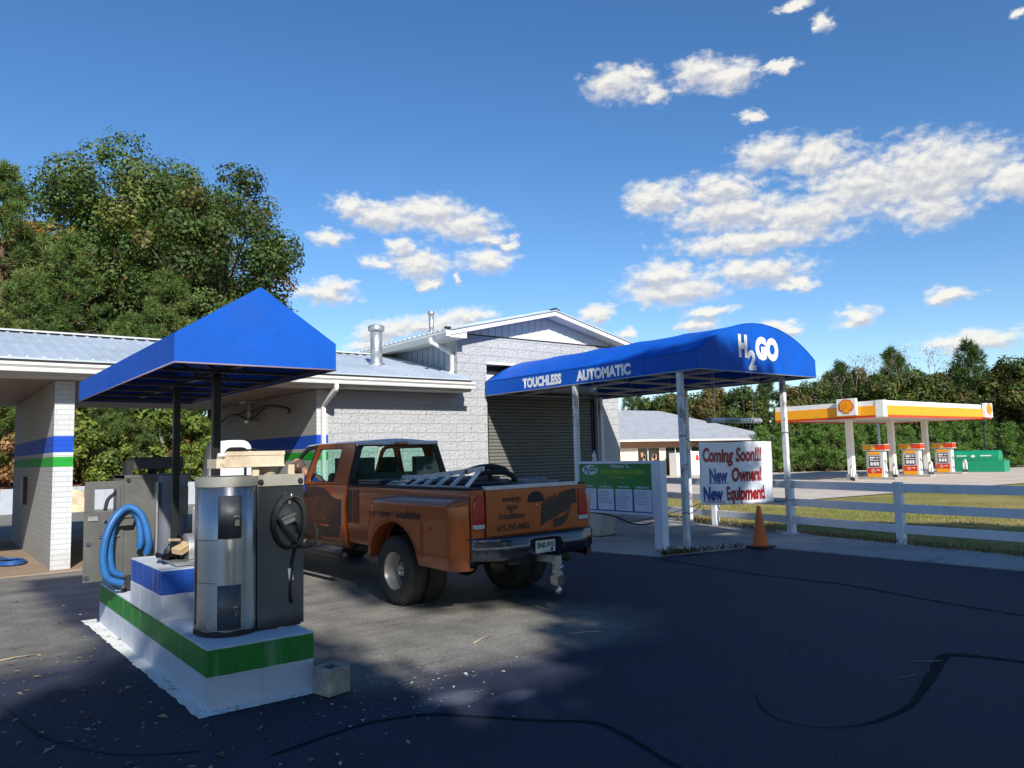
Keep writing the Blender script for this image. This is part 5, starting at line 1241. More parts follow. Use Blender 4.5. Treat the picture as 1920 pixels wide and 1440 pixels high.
# seated on the driver's seat, trunk leaning out and forward, looking down
J = [(lp(-.45,2.60,.97), (.16,.13)), (lp(-.52,2.66,1.12), (.15,.12)), (lp(-.62,2.73,1.27), (.165,.12)), (lp(-.70,2.79,1.38), (.15,.10)), (lp(-.77,2.86,1.47), .065), (lp(-.80,2.90,1.52), .058),
     (lp(-.85,2.67,1.36), .065), (lp(-.98,2.82,1.17), .05), (lp(-.97,3.04,1.20), .04), (lp(-.96,3.10,1.22), .034), (lp(-.54,2.92,1.40), .065), (lp(-.42,3.02,1.20), .05), (lp(-.46,3.16,1.08), .04), (lp(-.48,3.22,1.06), .034),
     (lp(-.54,2.66,.95), .10), (lp(-.62,3.05,.99), .075), (lp(-.64,3.18,.72), .05), (lp(-.65,3.30,.665), .042), (lp(-.36,2.66,.95), .10), (lp(-.34,3.06,.99), .075), (lp(-.34,3.18,.72), .05), (lp(-.34,3.30,.665), .042)]
Ed = [(0,1),(1,2),(2,3),(3,4),(4,5),(3,6),(6,7),(7,8),(8,9),(3,10),(10,11),(11,12),(12,13),(0,14),(14,15),(15,16),(16,17),(0,18),(18,19),(19,20),(20,21)]
bd = skin_body('body', J, Ed, M_skin, pe)
Hc = Vector(lp(-.865, 2.985, 1.625)); F_ = Vector((-.78, .62, 0)).normalized(); S_r = Vector((F_.y, -F_.x, 0)); tl = R_(-34)
def hp_(x, y, z):
    y2 = y*math.cos(tl)-z*math.sin(tl); z2 = y*math.sin(tl)+z*math.cos(tl)
    q = Hc+S_r*x+F_*y2+Vector((0,0,z2)); return (q.x, q.y, q.z)
B = MB(); rows = []
for i in range(15):
    a = math.pi*i/14; zz = .122*math.cos(a); r = math.sin(a); jaw = 1-.20*max(0, -zz/.122)
    rows.append([hp_(.076*r*math.cos(b)*jaw, .097*r*math.sin(b)*(1 if math.sin(b) < 0 or zz > -.02 else .96)+(.012 if zz < -.04 and math.sin(b) > 0 else 0), zz) for b in [2*math.pi*j/20 for j in range(20)]])
B.grid(rows, wrap=True)
B.tube([hp_(0, .088, .02), hp_(0, .112, -.025), hp_(0, .10, -.035)], [.009, .014, .010], 8)
for sx in (-1, 1):
    B.ball(hp_(sx*.078, -.005, -.005), (.014, .018, .032), 10); B.ball(hp_(sx*.032, .084, .030), (.018, .016, .008), 8)
B.tube([hp_(-.022, .090, -.062), hp_(0, .095, -.060), hp_(.022, .090, -.062)], .006, 6)
B.tube([lp(-.78,2.87,1.48), hp_(0, -.03, -.07)], [.056, .056], 10)
B.build('head', M_skin, bd, world=False)
for sx in (-1, 1): B = MB(); B.ball(hp_(sx*.031, .083, .017), .0095, 10); B.build('eye', mat('dark_eye', (.02,.015,.012), .3), bd, world=False)
B = MB(); rows = []
for i in range(9):
    zz = -.035-.10*i/8; rr = 1.0-.35*(i/8)**2
    rows.append([hp_(.079*math.sin(b)*rr, .099*math.cos(b)*rr*.98, zz) for b in [R_(-105)+R_(210)*j/16 for j in range(17)]])
B.grid(rows); B.build('beard', M_hair, bd, world=False, solid=.008, fix=False)
B = MB(); rows = []
for i in range(8):
    a = R_(50)+R_(75)*i/7; zz = .126*math.cos(a); r = math.sin(a)
    rows.append([hp_(.0785*r*math.cos(b), .0995*r*math.sin(b), zz) for b in [R_(150)+R_(240)*j/16 for j in range(17)]])
B.grid(rows); B.build('hair', mat('cropped_hair', (.09,.055,.04), .8), bd, world=False, fix=False)
Sj = [(J[0][0], (.175,.145)), (J[1][0], (.165,.132)), (J[2][0], (.18,.132)), (J[3][0], (.162,.112)), (lp(-.775,2.86,1.47), .072), (J[6][0], .083), (lp(-.94,2.77,1.22), .072), (J[10][0], .083), (lp(-.45,2.99,1.25), .072)]
skin_body('shirt', Sj, [(0,1),(1,2),(2,3),(3,4),(3,5),(5,6),(3,7),(7,8)], M_shirt, bd)
Tj = [(lp(-.45,2.60,.95), (.172,.14)), (J[14][0], .112), (J[15][0], .088), (lp(-.64,3.17,.74), .068), (J[18][0], .112), (J[19][0], .088), (lp(-.34,3.17,.74), .068)]
skin_body('trousers', Tj, [(0,1),(1,2),(2,3),(0,4),(4,5),(5,6)], M_jean, bd)
for x in (-.65, -.34):
    B = MB(); B.ball(lp(x, 3.27, .665), (.05, .14, .045), 12); B.build('shoe', M_trk, bd, world=False)
for w0, sx in ((Vector(J[9][0]), -1), (Vector(J[13][0]), 1)):
    # palm and five separate fingers, slightly curled
    B = MB(); B.ball(w0+Vector((0, .045, 0)), (.040, .052, .018), 12)
    for k, (fx, ln) in enumerate(((-.028, .065), (-.010, .075), (.009, .070), (.027, .055))):
        a = w0+Vector((fx, .085, 0)); B.tube([a, a+Vector((0, ln*.45, -.008)), a+Vector((0, ln*.75, -.028)), a+Vector((0, ln*.8, -.05))], [.0095, .0088, .008, .0065], 8)
    a = w0+Vector((-sx*.036, .03, 0)); B.tube([a, a+Vector((-sx*.022, .025, -.006)), a+Vector((-sx*.028, .052, -.016))], [.011, .010, .008], 8)
    B.build('hand', M_skin, bd, world=False)
# ------------------------------------------------------------------ menu board facing the drive lane
mb = thing('menu_board', 'green and white H2GO wash menu board in a white frame on two legs', 'sign', (10.0, 9.8, 0))
M_framew = mat('frame_white', (.74,.77,.82), .45, var=.05)
def board_mat():
    m = bpy.data.materials.new('menu_print'); m.use_nodes = True; N = NT(m.node_tree); b = m.node_tree.nodes['Principled BSDF']
    g = N.new('ShaderNodeNewGeometry'); s = N.new('ShaderNodeSeparateXYZ'); N.link(g.outputs['Position'], s.inputs[0])
    # printed blend: green header running to blue at the foot of the sheet
    c = N.mix(N.smooth(s.outputs[2], 1.06, .80), (.015,.25,.055), (.012,.07,.36))
    N.link(c, b.inputs['Base Color']); b.inputs['Roughness'].default_value = .35; return m
bx_ = 9.985
MY0, MY1, MZ0, MZ1 = 8.93, 10.80, .605, 1.545
B = MB(); B.box(9.95, 8.74, .02, 10.10, 8.93, 1.545); B.build('leg', M_framew, mb, .008)
B = MB(); B.box(9.95, 10.80, .02, 10.10, 10.88, 1.545); B.build('leg', M_framew, mb, .008)
B = MB(); B.box(9.955, MY0, 1.50, 10.095, MY1, 1.545); B.box(9.955, MY0, .605, 10.095, MY1, .645); B.box(9.955, 8.93, .645, 10.095, 8.955, 1.50); B.box(9.955, 10.775, .645, 10.095, 10.80, 1.50); B.build('frame', M_framew, mb, .004)
B = MB(); B.box(bx_, MY0+.02, .64, bx_+.05, MY1-.02, 1.505); pnl = B.build('panel', board_mat(), mb)
def bt(s, size, y, z, m_, off=.004, **kw): return text_mesh('lettering', s, size, (bx_-off, y, z), (0,-1,0), (0,0,1), m_, pnl, **kw)
M_yel = mat('print_yellow', (.45,.62,.03), .4, var=.02); M_pw = mat('print_white', (.70,.76,.80), .4, var=.02); M_pb = mat('print_blue', (.015,.05,.35), .4); M_pg = mat('print_green', (.01,.16,.04), .4); M_ink = mat('print_ink', (.10,.12,.22), .5); M_sheet = mat('price_sheet', (.74,.80,.90), .4, var=.03)
B = MB(); L = [(.205*math.cos(2*math.pi*i/40), .092*math.sin(2*math.pi*i/40)) for i in range(40)]
B.prism([(10.50+a, 1.385+b) for a, b in L], 'x', bx_-.004, bx_-.001); B.build('logo_oval', mat('logo_white', (.62,.74,.76), .4), pnl)
bt('H', .13, 10.645, 1.36, M_pb, .006, bold=.007, xs=.8); bt('2', .11, 10.56, 1.315, M_pb, .007, bold=.006, xs=.8); bt('GO', .13, 10.50, 1.36, M_pg, .006, bold=.008, xs=.85)
bt('Welcome To...', .095, 9.97, 1.425, M_pw, .004, shear=.35, bold=.002, xs=.9)
bt('TOUCH FREE MAGIC SPRAY', .108, 10.24, 1.31, M_yel, .004, xs=.83, bold=.0008); bt('AUTOMATIC', .058, 9.985, 1.235, M_yel, .004, xs=1.1, bold=.001, space=1.6)
for k, (nm, lines) in enumerate((('TIRE SHINE?', 0), ('DELUXE WASH', 0), ('SUPER WASH', 0), ('EXPRESS WASH', 0))):
    ya_ = 10.755-k*.453; yb_ = ya_-.405; zt_ = 1.045
    nm = ('THE WORKS', 'DELUXE WASH', 'SUPER WASH', 'EXPRESS WASH')[k]
    bt(str(k+1), .055, (ya_+yb_)/2+.02, 1.145, M_pw, .004); bt(nm, .048, (ya_+yb_)/2, 1.068, M_pw, .004, align='CENTER', bold=.0016, xs=.95)
    B = MB(); B.box(bx_-.003, yb_, .665, bx_-.001, ya_, zt_); sh = B.build('price_sheet', M_sheet, pnl)
    B = MB(); rng = random.Random(20+k)
    for i in range((7, 6, 8, 6)[k]):
        z = zt_-.055-i*.040; y = ya_-.03; e = ya_-.03-rng.uniform(.22, .34)
        while y > e:
            wl_ = rng.uniform(.018, .05); B.box(bx_-.0042, max(y-wl_, e), z, bx_-.0032, y, z+.010); y -= wl_+.011
    B.build('printed_lines', M_ink, sh)
B = MB(); B.tube(smoothline([(9.99,10.55,.60), (9.98,10.2,.585), (9.97,9.85,.55), (9.97,9.5,.46), (9.97,9.2,.45), (9.99,8.95,.50)], 5), .014, 6); B.build('cable', M_rubber, mb)
B = MB(); B.beam((10.02, 10.88, 1.50), (10.58, 11.5, 1.50), .035, .035); B.build('stay', M_framew, mb)
bo = thing('spray_bottle', 'small white bottle standing on top of the menu board', 'bottle', (10.02, 10.41, 1.547))
B = MB(); B.lathe([(.034, 0), (.040, .01), (.040, .10), (.030, .135), (.016, .15), (.016, .165)], (10.02, 10.41, 1.547), n=16); B.build('body', mat('bottle_white', (.66,.62,.58), .4, var=.1), bo)
B = MB(); B.lathe([(.020, .165), (.020, .19), (.008, .20)], (10.02, 10.41, 1.547), n=12); B.build('cap', M_galv, bo)
B = MB(); B.box(9.978, 10.39, 1.59, 9.981, 10.43, 1.62); B.build('label', M_ink, bo)
# sloped pay pedestal behind the board
pp = thing('pay_pedestal', 'pale grey wedge shaped pay pedestal standing behind the menu board', 'pedestal', (11.1, 11.5, .016))
B = MB(); B.prism([(11.28, .018), (11.72, .018), (11.92, 1.28), (11.90, 1.36), (11.30, 1.40), (10.98, 1.0), (10.97,.85)], 'x', 10.92, 11.30); B.build('body', mat('pedestal_grey', (.50,.50,.48), .5, var=.06), pp, .01)
B = MB(); B.box(10.88, 11.22, .016, 11.34, 11.78, .03); B.build('base_plate', M_dark, pp)
B = MB(); B.box(10.90, 11.40, .95, 10.918, 11.75, 1.25); B.build('screen_panel', M_trk, pp)

# ------------------------------------------------------------------ banner roped between the canopy posts
bn = thing('banner', 'white vinyl banner reading Coming Soon New Owners New Equipment', 'banner', (12.2, 8.8, 1.2))
X0b, X1b = 11.06, 13.30
def bz(u, v):  # u 0..1 left-right, v 0..1 bottom-top
    x = X0b+(X1b-X0b)*u
    zt_ = 1.845+.006*math.cos(u*9); zb_ = .735-.075*u-.02*math.sin(u*math.pi)
    z = zb_+(zt_-zb_)*v
    y = 8.80+.035*math.sin(u*5.2+v*1.1)*math.sin(math.pi*min(1, max(0, u)))+.018*math.sin(u*13+v*6)*(1-v)+.02*(1-v)*math.sin(u*2.6)
    if v < .12: y -= .012*math.sin(u*40)*(.12-v)/.12
    return (x, y, z)
M_ban = mat('banner_vinyl', (.80,.82,.86), .45, var=.02)
B = MB(); B.grid([[bz(i/48, j/28) for i in range(49)] for j in range(29)]); bs = B.build('sheet', M_ban, bn, fix=False, solid=.002)
M_dr = mat('dark_red_ink', (.33,.012,.018), .5, var=.05); M_bi = mat('blue_ink', (.018,.05,.30), .5, var=.05)
def bant(s, size, x, z, m_, bold=.006, xs=.9, shear=0):
    o = text_mesh('lettering', s, size, (0,0,0), (1,0,0), (0,1,0), m_, None, bold=bold, xs=xs, shear=shear)
    bm = bmesh.new(); bm.from_mesh(o.data); bmesh.ops.triangulate(bm, faces=bm.faces)   # finer faces, so the lettering follows the folds
    for _ in range(3):
        L = [e for e in bm.edges if e.calc_length() > .05]
        if L: bmesh.ops.subdivide_edges(bm, edges=L, cuts=1); bmesh.ops.triangulate(bm, faces=bm.faces)
    bm.to_mesh(o.data); bm.free()
    for v in o.data.vertices:
        X = x+v.co.x; Zl = z+v.co.y; u = (X-X0b)/(X1b-X0b); zb_ = .735-.075*u; vv = (Zl-.70)/(1.845-.70)
        q = bz(u, min(1, max(0, vv))); v.co = (X-12.2, q[1]-.006-8.8, q[2]-1.2)
    o.parent = bn; return o
bant('Coming Soon!!!', .345, 11.15, 1.49, M_dr, .0145, .81, .12)
bant('New', .335, 11.33, 1.12, M_bi, .0165, .84); bant('Owners!', .335, 12.02, 1.13, M_dr, .0165, .75)
bant('New', .335, 11.15, .785, M_bi, .0165, .84); bant('Equipment!', .335, 11.84, .79, M_dr, .0165, .75)
for xa, xb, z in ((11.33, 11.94, 1.085), (11.15, 11.77, .745)):
    B = MB(); P = []
    for zz in (z, z+.014):
        row = []
        for i in range(9):
            X = xa+(xb-xa)*i/8; u = (X-X0b)/(X1b-X0b); q = bz(u, (zz-.70)/1.145); row.append((X, q[1]-.006, q[2]))
        P.append(row)
    B.grid(P, sm=False); B.build('underline', M_bi, bn, fix=False)
for a, b in ((bz(0, 1), (10.62, 8.75, 1.93)), (bz(0, 1), (10.62, 8.83, 1.62)), (bz(0, 0), (10.62, 8.75, .60)), (bz(0, .02), (10.0, 9.6, .45)), (bz(1, 1), (13.72, 8.75, 1.99)), (bz(1, 0), (13.72, 8.75, .74)), (bz(1, .02), (13.95, 8.78, .65))):
    mid_ = ((a[0]+b[0])/2, (a[1]+b[1])/2, (a[2]+b[2])/2-.03); B = MB(); B.tube(smoothline([a, mid_, b], 4), .0065, 5); B.build('rope', M_rubber, bn)
for z in (1.96, .62):
    B = MB(); B.tube([(10.62+.062*math.cos(a)*1.0, 8.79+.062*math.sin(a), z+.01*math.sin(a*2)) for a in [2*math.pi*i/16 for i in range(16)]], .007, 5, closed=True); B.build('rope', M_rubber, bn)
    B = MB(); B.tube([(13.72+.062*math.cos(a), 8.75+.062*math.sin(a), z+.05+.01*math.sin(a*2)) for a in [2*math.pi*i/16 for i in range(16)]], .007, 5, closed=True); B.build('rope', M_rubber, bn)

# ------------------------------------------------------------------ traffic cone
tcn = thing('traffic_cone', 'tall faded orange traffic cone at the edge of the concrete apron', 'cone', (11.58, 7.98, .004))
B = MB(); B.lathe([(.135, .035), (.128, .06), (.034, .70), (.030, .715), (.022, .715), (.020, .70)], (11.58, 7.98, 0), n=32); B.build('body', mat('cone_orange', (.80,.17,.018), .55, var=.1, dirt=(.28,.10,.05), dscale=5, damt=.5), tcn)
B = MB(); B.prism([(11.58+.20*a, 7.98+.20*b) for a, b in ((-1,-.8),(-.8,-1),(.8,-1),(1,-.8),(1,.8),(.8,1),(-.8,1),(-1,.8))], 'z', .004, .036); B.build('base', mat('cone_base', (.05,.025,.018), .8), tcn, .006)

# ------------------------------------------------------------------ white three-rail fence
fn = thing('rail_fence', 'white three rail board fence along the edge of the concrete strip', 'fence', (13.4, 6.4, 0))
M_fence = mat('fence_white', (.80,.82,.84), .5, var=.05, dirt=(.45,.43,.38), dscale=2.0, damt=.25)
fp = [(12.75, -3.2), (12.92, -.8), (13.10, 1.6), (13.25, 4.0), (13.41, 6.43), (13.90, 8.83), (14.25, 10.95), (14.75, 13.2), (15.6, 15.5), (16.9, 17.6)]
for (x, y) in fp:
    B = MB(); B.box(x-.065, y-.065, zt(x, y)-.1, x+.065, y+.065, zt(x, y)+1.075); B.build('post', M_fence, fn, .008)
for i in range(len(fp)-1):
    (a, b), (c, d_) = fp[i], fp[i+1]; q = Vector((c-a, d_-b, 0)).normalized()*.04
    for z in (.975, .625, .275):
        B = MB(); B.beam((a+q.x-.02, b+q.y, zt(a, b)+z), (c-q.x-.02, d_-q.y, zt(c, d_)+z), .038, .145); B.build('rail', M_fence, fn, .004)

# ------------------------------------------------------------------ fuel station beyond the fence
zs = -.43
gc = thing('fuel_canopy', 'flat fuel station canopy with yellow and red fascia on white columns', 'canopy', (50, 24.5, zs))
GX0, GX1, GY0, GY1, GZ0, GZ1 = 43.9, 59.2, 21.6, 28.6, 3.32, 4.30
M_gw = mat('canopy_white', (.74,.73,.68), .45, var=.04); M_gy = mat('fascia_yellow', (.86,.36,.008), .4, var=.03); M_gr = mat('fascia_red', (.62,.045,.008), .4, var=.03); M_gso = mat('canopy_soffit', (.60,.56,.50), .6, var=.05)
B = MB(); B.box(GX0+.06, GY0+.06, GZ0+.06, GX1-.06, GY1-.06, GZ1-.02); B.build('deck', M_gso, gc)
B = MB(); B.box(GX0, GY0, GZ1-.29, GX1, GY1, GZ1); B.box(GX0-.04, GY0-.04, GZ0+.03, GX0+.42, GY0+.42, GZ1+.02); B.build('fascia_top', M_gw, gc)
def fband(nm, z0, z1, o, m_):
    B = MB(); B.box(GX0-o, GY0+.44, z0, GX0+.06, GY1, z1); B.box(GX0+.44, GY0-o, z0, GX1, GY0+.06, z1); B.box(GX1-.06, GY0, z0, GX1+o, GY1, z1); B.box(GX0, GY1-.06, z0, GX1, GY1+o, z1); return B.build(nm, m_, gc)
fband('yellow_band', GZ0+.13, GZ1-.292, .05, M_gy); fband('red_band', GZ0, GZ0+.128, .03, M_gr)
for (x, y) in ((49, 23), (54.5, 23), (49, 26.5), (54.5, 26.5)):
    B = MB(); B.box(x-.4, y-.4, GZ0+.01, x+.4, y+.4, GZ0+.058); B.build('light_panel', mat('light_lens', (.8,.8,.78), .3), gc)
for x in (46.6, 52.0, 57.0):
    B = MB(); B.box(x-.18, 24.98, zs, x+.18, 25.34, GZ0+.06); c_ = B.build('column', M_gw, gc, .02)
    B = MB(); B.box(x-.24, 24.92, zs, x+.24, 25.40, zs+.38); B.build('column_base', mat('column_grey', (.25,.26,.27), .6), c_)
    B = MB(); B.box(x-.10, 25.342, 1.62, x+.06, 25.45, 1.95); B.build('fire_box', M_gr, c_)
def emblem(cx_, cz_, r, o, U, par, W):
    """scallop emblem: dark red outline, yellow fan, rays"""
    U = Vector(U); Wd = Vector(W)
    def outline(k): 
        P = []
        for i in range(41):
            a = R_(-38)+R_(256)*i/40; rr = r*k*(1+.045*abs(math.cos(a*7*.5))); P.append((rr*math.cos(a)*1.05, rr*math.sin(a)*.98))
        P += [(-.46*r*k, -.72*r*k), (-.42*r*k, -.95*r*k), (.42*r*k, -.95*r*k), (.46*r*k, -.72*r*k)]
        return P
    for k, off, m_, nm in ((1.0, .012, M_gr, 'emblem'), (.86, .020, M_gy, 'emblem_fill')):
        P = outline(k); B = MB(); C = Vector(o)
        V = [C+U*a+Vector((0,0,b))+Wd*off for a, b in P]; V2 = [v-Wd*.012 for v in V]; n = len(P)
        B.add(V+V2, [tuple(range(n)), tuple(range(2*n-1, n-1, -1))]+[(i, (i+1) % n, n+(i+1) % n, n+i) for i in range(n)])
        e = B.build(nm, m_, par)
    B = MB(); C = Vector(o)
    for i in range(7):
        a = R_(20)+R_(140)*i/6; p = C+Wd*.026+Vector((0,0,-.62*r)); t_ = Vector((math.cos(a), 0, math.sin(a)))
        q = p+(U*t_.x+Vector((0,0,t_.z)))*1.32*r; q0 = p+(U*t_.x+Vector((0,0,t_.z)))*.35*r
        B.beam(q0, q, .045*r, .01, up=Wd)
    B.build('emblem_ray', M_gr, par)
B = MB(); B.box(GX0-.30, 23.05, GZ0+.18, GX0-.06, 24.25, GZ0+1.19); lg = B.build('logo_box', M_gw, gc, .02)
emblem(0, 0, .43, (GX0-.31, 23.65, GZ0+.72), (0,-1,0), lg, (-1,0,0))
B = MB(); B.box(57.6, GY0-.28, GZ0+.10, 58.8, GY0-.06, GZ1+.10); lg = B.build('logo_box', M_gw, gc, .02)
emblem(0, 0, .40, (58.2, GY0-.29, GZ0+.66), (1,0,0), lg, (0,-1,0))
# pumps
def pump():
    r = thing('fuel_pump', 'fuel pump', 'fuel pump', (0,0,0))
    B = MB(); B.box(-1.3, -.45, 0, 1.3, .45, .12); B.build('island', M_conc, r, .01)
    B = MB(); B.box(-.46, -.28, .12, .46, .28, 1.75); bd_ = B.build('body', mat('pump_grey', (.45,.45,.46), .4, var=.05), r, .01)
    B = MB(); B.box(-.45, -.30, .36, .45, .30, .72); B.build('red_panel', M_gr, bd_)
    B = MB(); B.box(-.45, -.299, .13, .45, .299, .358); B.build('yellow_panel', M_gy, bd_)
    B = MB(); B.box(-.33, -.30, .80, .33, -.281, 1.45); B.build('display', M_trk, bd_)
    B = MB(); rng = random.Random(5)
    for a0_, b0_, a1_, b1_ in ((-.28,1.30,.05,1.41), (.12,1.32,.28,1.40), (-.28,1.16,-.05,1.24), (0,1.16,.28,1.22), (-.26,.86,-.10,1.08), (-.05,.86,.10,1.08), (.14,.86,.28,1.08)): B.box(a0_, -.31, b0_, a1_, -.301, b1_)
    B.build('display_label', M_letter, bd_)
    B = MB()
    B.lathe([(.10, -.301), (.07, -.301)], (-.1, 0, .53), 'y', 16, caps=False); B.tube([(.02, -.303, .50), (.15, -.303, .58), (.3, -.303, .56)], .02, 5); B.build('panel_mark', M_letter, bd_)
    B = MB(); B.prism([(-.40,1.55), (.40,1.55), (.40,1.68), (0,1.74), (-.40,1.68)], 'y', -.295, -.282); B.build('top_graphic', M_gy, bd_)
    for sx in (-.56, .465): B = MB(); B.box(sx, -.24, .12, sx+.095, .24, 1.80); B.build('side_frame', mat('pump_frame', (.58,.58,.57), .4), r, .015)
    B = MB(); B.box(-.72, -.30, 1.84, .10, .30, 2.16); sg_ = B.build('sign_yellow', M_gy, r, .02)
    B = MB(); B.box(.102, -.30, 1.84, .72, .30, 2.16); B.build('sign_red', M_gr, r, .02)
    B = MB(); B.box(-.73, -.31, 1.80, .73, .31, 1.838); B.box(-.73, -.31, 2.162, .73, .31, 2.19); B.build('sign_trim', M_gw, r)
    B = MB(); B.tube([(.58,-.1,1.2), (.72,-.12,1.0), (.78,-.14,.55), (.70,-.12,.35), (.6,-.1,.5)], .025, 6); B.build('hose', M_trk, r)
    return r
M_pump = pump(); pl_ = ['fuel pump with yellow and red topper beside the first gas column', 'fuel pump between the second and third gas columns', 'fuel pump beyond the last gas column, next to the green tank']
for i, x in enumerate((48.1, 52.9, 57.8)):
    p = M_pump if i == 0 else copy_tree(M_pump)
    p.location = (x, 24.3, zs); p.rotation_euler = (0, 0, R_(-90)); p['label'] = pl_[i]; p['group'] = 'fuel pumps under the yellow canopy'
for i, x in enumerate((48.1, 52.9, 57.8)):
    o = text_mesh('lettering', str(6-2*i), .24, (-.12, -.305, 1.91), (1,0,0), (0,0,1), M_letter, None, bold=.01); tag_p = [q for q in COL.objects if q.name.startswith('fuel_pump') and abs(q.location.x-x) < .01][0]
    o.parent = tag_p
# bent pipe guards
B = MB(); B.tube([(-.30,0,0), (-.30,0,.62), (-.24,0,.80), (-.10,0,.90), (.10,0,.90), (.24,0,.80), (.30,0,.62), (.30,0,0)], .07, 10)
hpm = B.build('pipe_guard', M_gw)
hl = ['white bent pipe guard at the left end of the fuel islands', 'white bent pipe guard in front of the second gas column', 'white bent pipe guard in front of the third gas column', 'white bent pipe guard in front of the green tank']
for i, (x, y) in enumerate(((45.6, 24.6), (50.0, 24.1), (55.1, 24.1), (60.6, 24.1))):
    o = hpm if i == 0 else hpm.copy()
    if i: COL.objects.link(o)
    o.location = (x, y, zs); o.rotation_euler = (0, 0, R_(40)); tag(o, hl[i], 'pipe guard', 'white bent pipe guards by the pumps')
    for sx in (-.30, .30): sk = MB(); sk.lathe([(.075, 0), (.075, .22)], (sx, 0, 0), n=10); s_ = sk.build('guard_foot', M_trk); s_.parent = o
# green tank
gt = thing('storage_tank', 'long green fuel storage tank with rounded top beside the pumps', 'tank', (62.25, 23.85, zs))
M_gt = mat('tank_green', (.008,.27,.13), .45, var=.08)
A_ = Vector((62.0, 25.7)); D_ = Vector((62.5, 22.0))-A_; Ln = D_.length
B = MB(); B.box(-Ln/2, -.8, 0, Ln/2, .8, .82); B.box(-Ln/2+.42, -.70, .82, Ln/2-.40, .70, .95); b1 = B.build('containment', M_gt, gt, .03, world=False)
B = MB(); L = [(-.70, .95)]+[(-.70*math.cos(math.pi*i/16), 1.15+.42*math.sin(math.pi*i/16)) for i in range(17)]+[(.70, .95)]
B.prism(L, 'x', -Ln/2+.40, Ln/2-.38, sm=False); b2 = B.build('tank_top', M_gt, gt, world=False)
B = MB(); B.box(-1.2, -.715, 1.14, -.55, -.69, 1.22); B.build('label_strip', M_letter, b2, world=False); B = MB(); B.box(.35, -.715, 1.14, 1.05, -.69, 1.22); B.build('label_strip', M_letter, b2, world=False); B = MB(); B.prism([(-.28, 1.15), (-.12, 1.27), (.04, 1.15), (-.12, 1.03)], 'y', -.715, -.69); B.build('hazard_diamond', M_letter, b2, world=False)
gt.rotation_euler = (0, 0, math.atan2(D_.y, D_.x))
# lamp posts
def lamp(x, y, h, label, r, c):
    t = thing('lamp_post', label, 'lamp post', (x, y, zs)); B = MB(); B.lathe([(r*1.3, 0), (r, h)], (x, y, zs), n=10); B.build('pole', c, t)
    B = MB(); B.box(x-.25, y-.2, zs+h-.05, x+.25, y+.2, zs+h+.12); B.build('lamp_head', c, t); return t
lamp(59.0, 29.5, 4.9, 'slim white pole seen between the first two gas columns', .09, M_gw)
lamp(68.6, 25.6, 3.7, 'thin dark lamp post behind the green tank', .06, M_trk)

# ------------------------------------------------------------------ convenience store
st = thing('store_building', 'cream walled store with brown eave band, dark windows and grey hipped roof', 'building', (52, 44, zs))
SX0_, SX1_, SY0_, SY1_ = 36.0, 64.6, 43.3, 57.0
M_cream = mat('cream_block', (.68,.57,.45), .7, var=.06, bump=.006, bscale=5); M_brown = mat('brown_band', (.30,.165,.10), .7, var=.06)
B = MB(); B.box(SX0_, SY0_, zs-.2, SX1_, SY1_, 1.95); B.build('wall', M_cream, st)
B = MB(); B.box(SX0_-.05, SY0_-.05, 1.95, SX1_+.05, SY1_+.05, 2.50); B.build('eave_band', M_brown, st)
M_shing = mat('grey_shingle', (.34,.35,.37), .85, var=.12, vscale=1.5, bump=.02, bscale=7)
ex0, ex1, ey0, ey1, ez, rz = SX0_-1.2, SX1_+1.2, SY0_-1.2, SY1_+1.2, 2.62, 5.55; ry_ = (ey0+ey1)/2; rx1 = 57.4; rx0 = 44
B = MB(); B.add([(ex0,ey0,ez),(ex1,ey0,ez),(ex1,ey1,ez),(ex0,ey1,ez),(rx0,ry_,rz),(rx1,ry_,rz)], [(0,1,5,4),(1,2,5),(2,3,4,5),(3,0,4)]); rf = B.build('roof', M_shing, st, fix=False)
B = MB(); B.box(ex0, ey0, ez-.16, ex1, ey0+.1, ez-.005); B.box(ex1-.1, ey0+.101, ez-.16, ex1, ey1, ez-.005); B.box(ex0+.1, ey0+.1, ez-.10, ex1-.1, ey1, ez-.04); B.build('eave_trim', M_gw, rf)
M_win = mat('dark_shop_glass', (.012,.014,.016), .08, var=.2, spec=.8)
for i, (a, b) in enumerate(((46.6, 47.75), (47.85, 49.2), (50.0, 51.2), (51.3, 52.6), (53.4, 55.2), (56.0, 58.2), (59, 61))):
    B = MB(); B.box(a, SY0_-.03, zs+.75 if i not in (2,) else zs+.05, b, SY0_-.005, 1.93); w_ = B.build('window', M_win, st)
    B = MB(); z0 = zs+.75 if i != 2 else zs+.05
    B.box(a-.06, SY0_-.05, z0, a, SY0_-.006, 1.935); B.box(b, SY0_-.05, z0, b+.06, SY0_-.006, 1.935); B.box(a-.06, SY0_-.05, z0-.06, b+.06, SY0_-.006, z0); B.build('window_frame', M_gw, w_)
    rng = random.Random(40+i); B = MB()
    for k in range(3):
        u = rng.uniform(a+.1, b-.5); v = rng.uniform(z0+.2, 1.3); B.box(u, SY0_-.034, v, u+rng.uniform(.25, .4), SY0_-.031, v+rng.uniform(.3, .5))
    B.build('window_poster', mat('poster_mix', (.45,.25,.14), .6, var=.5, vscale=1.5), w_)
B = MB(); B.box(43.4, SY0_-.3, zs+.9, 44.0, SY0_-.01, zs+1.7); B.build('meter_box', M_trk, st, .05)
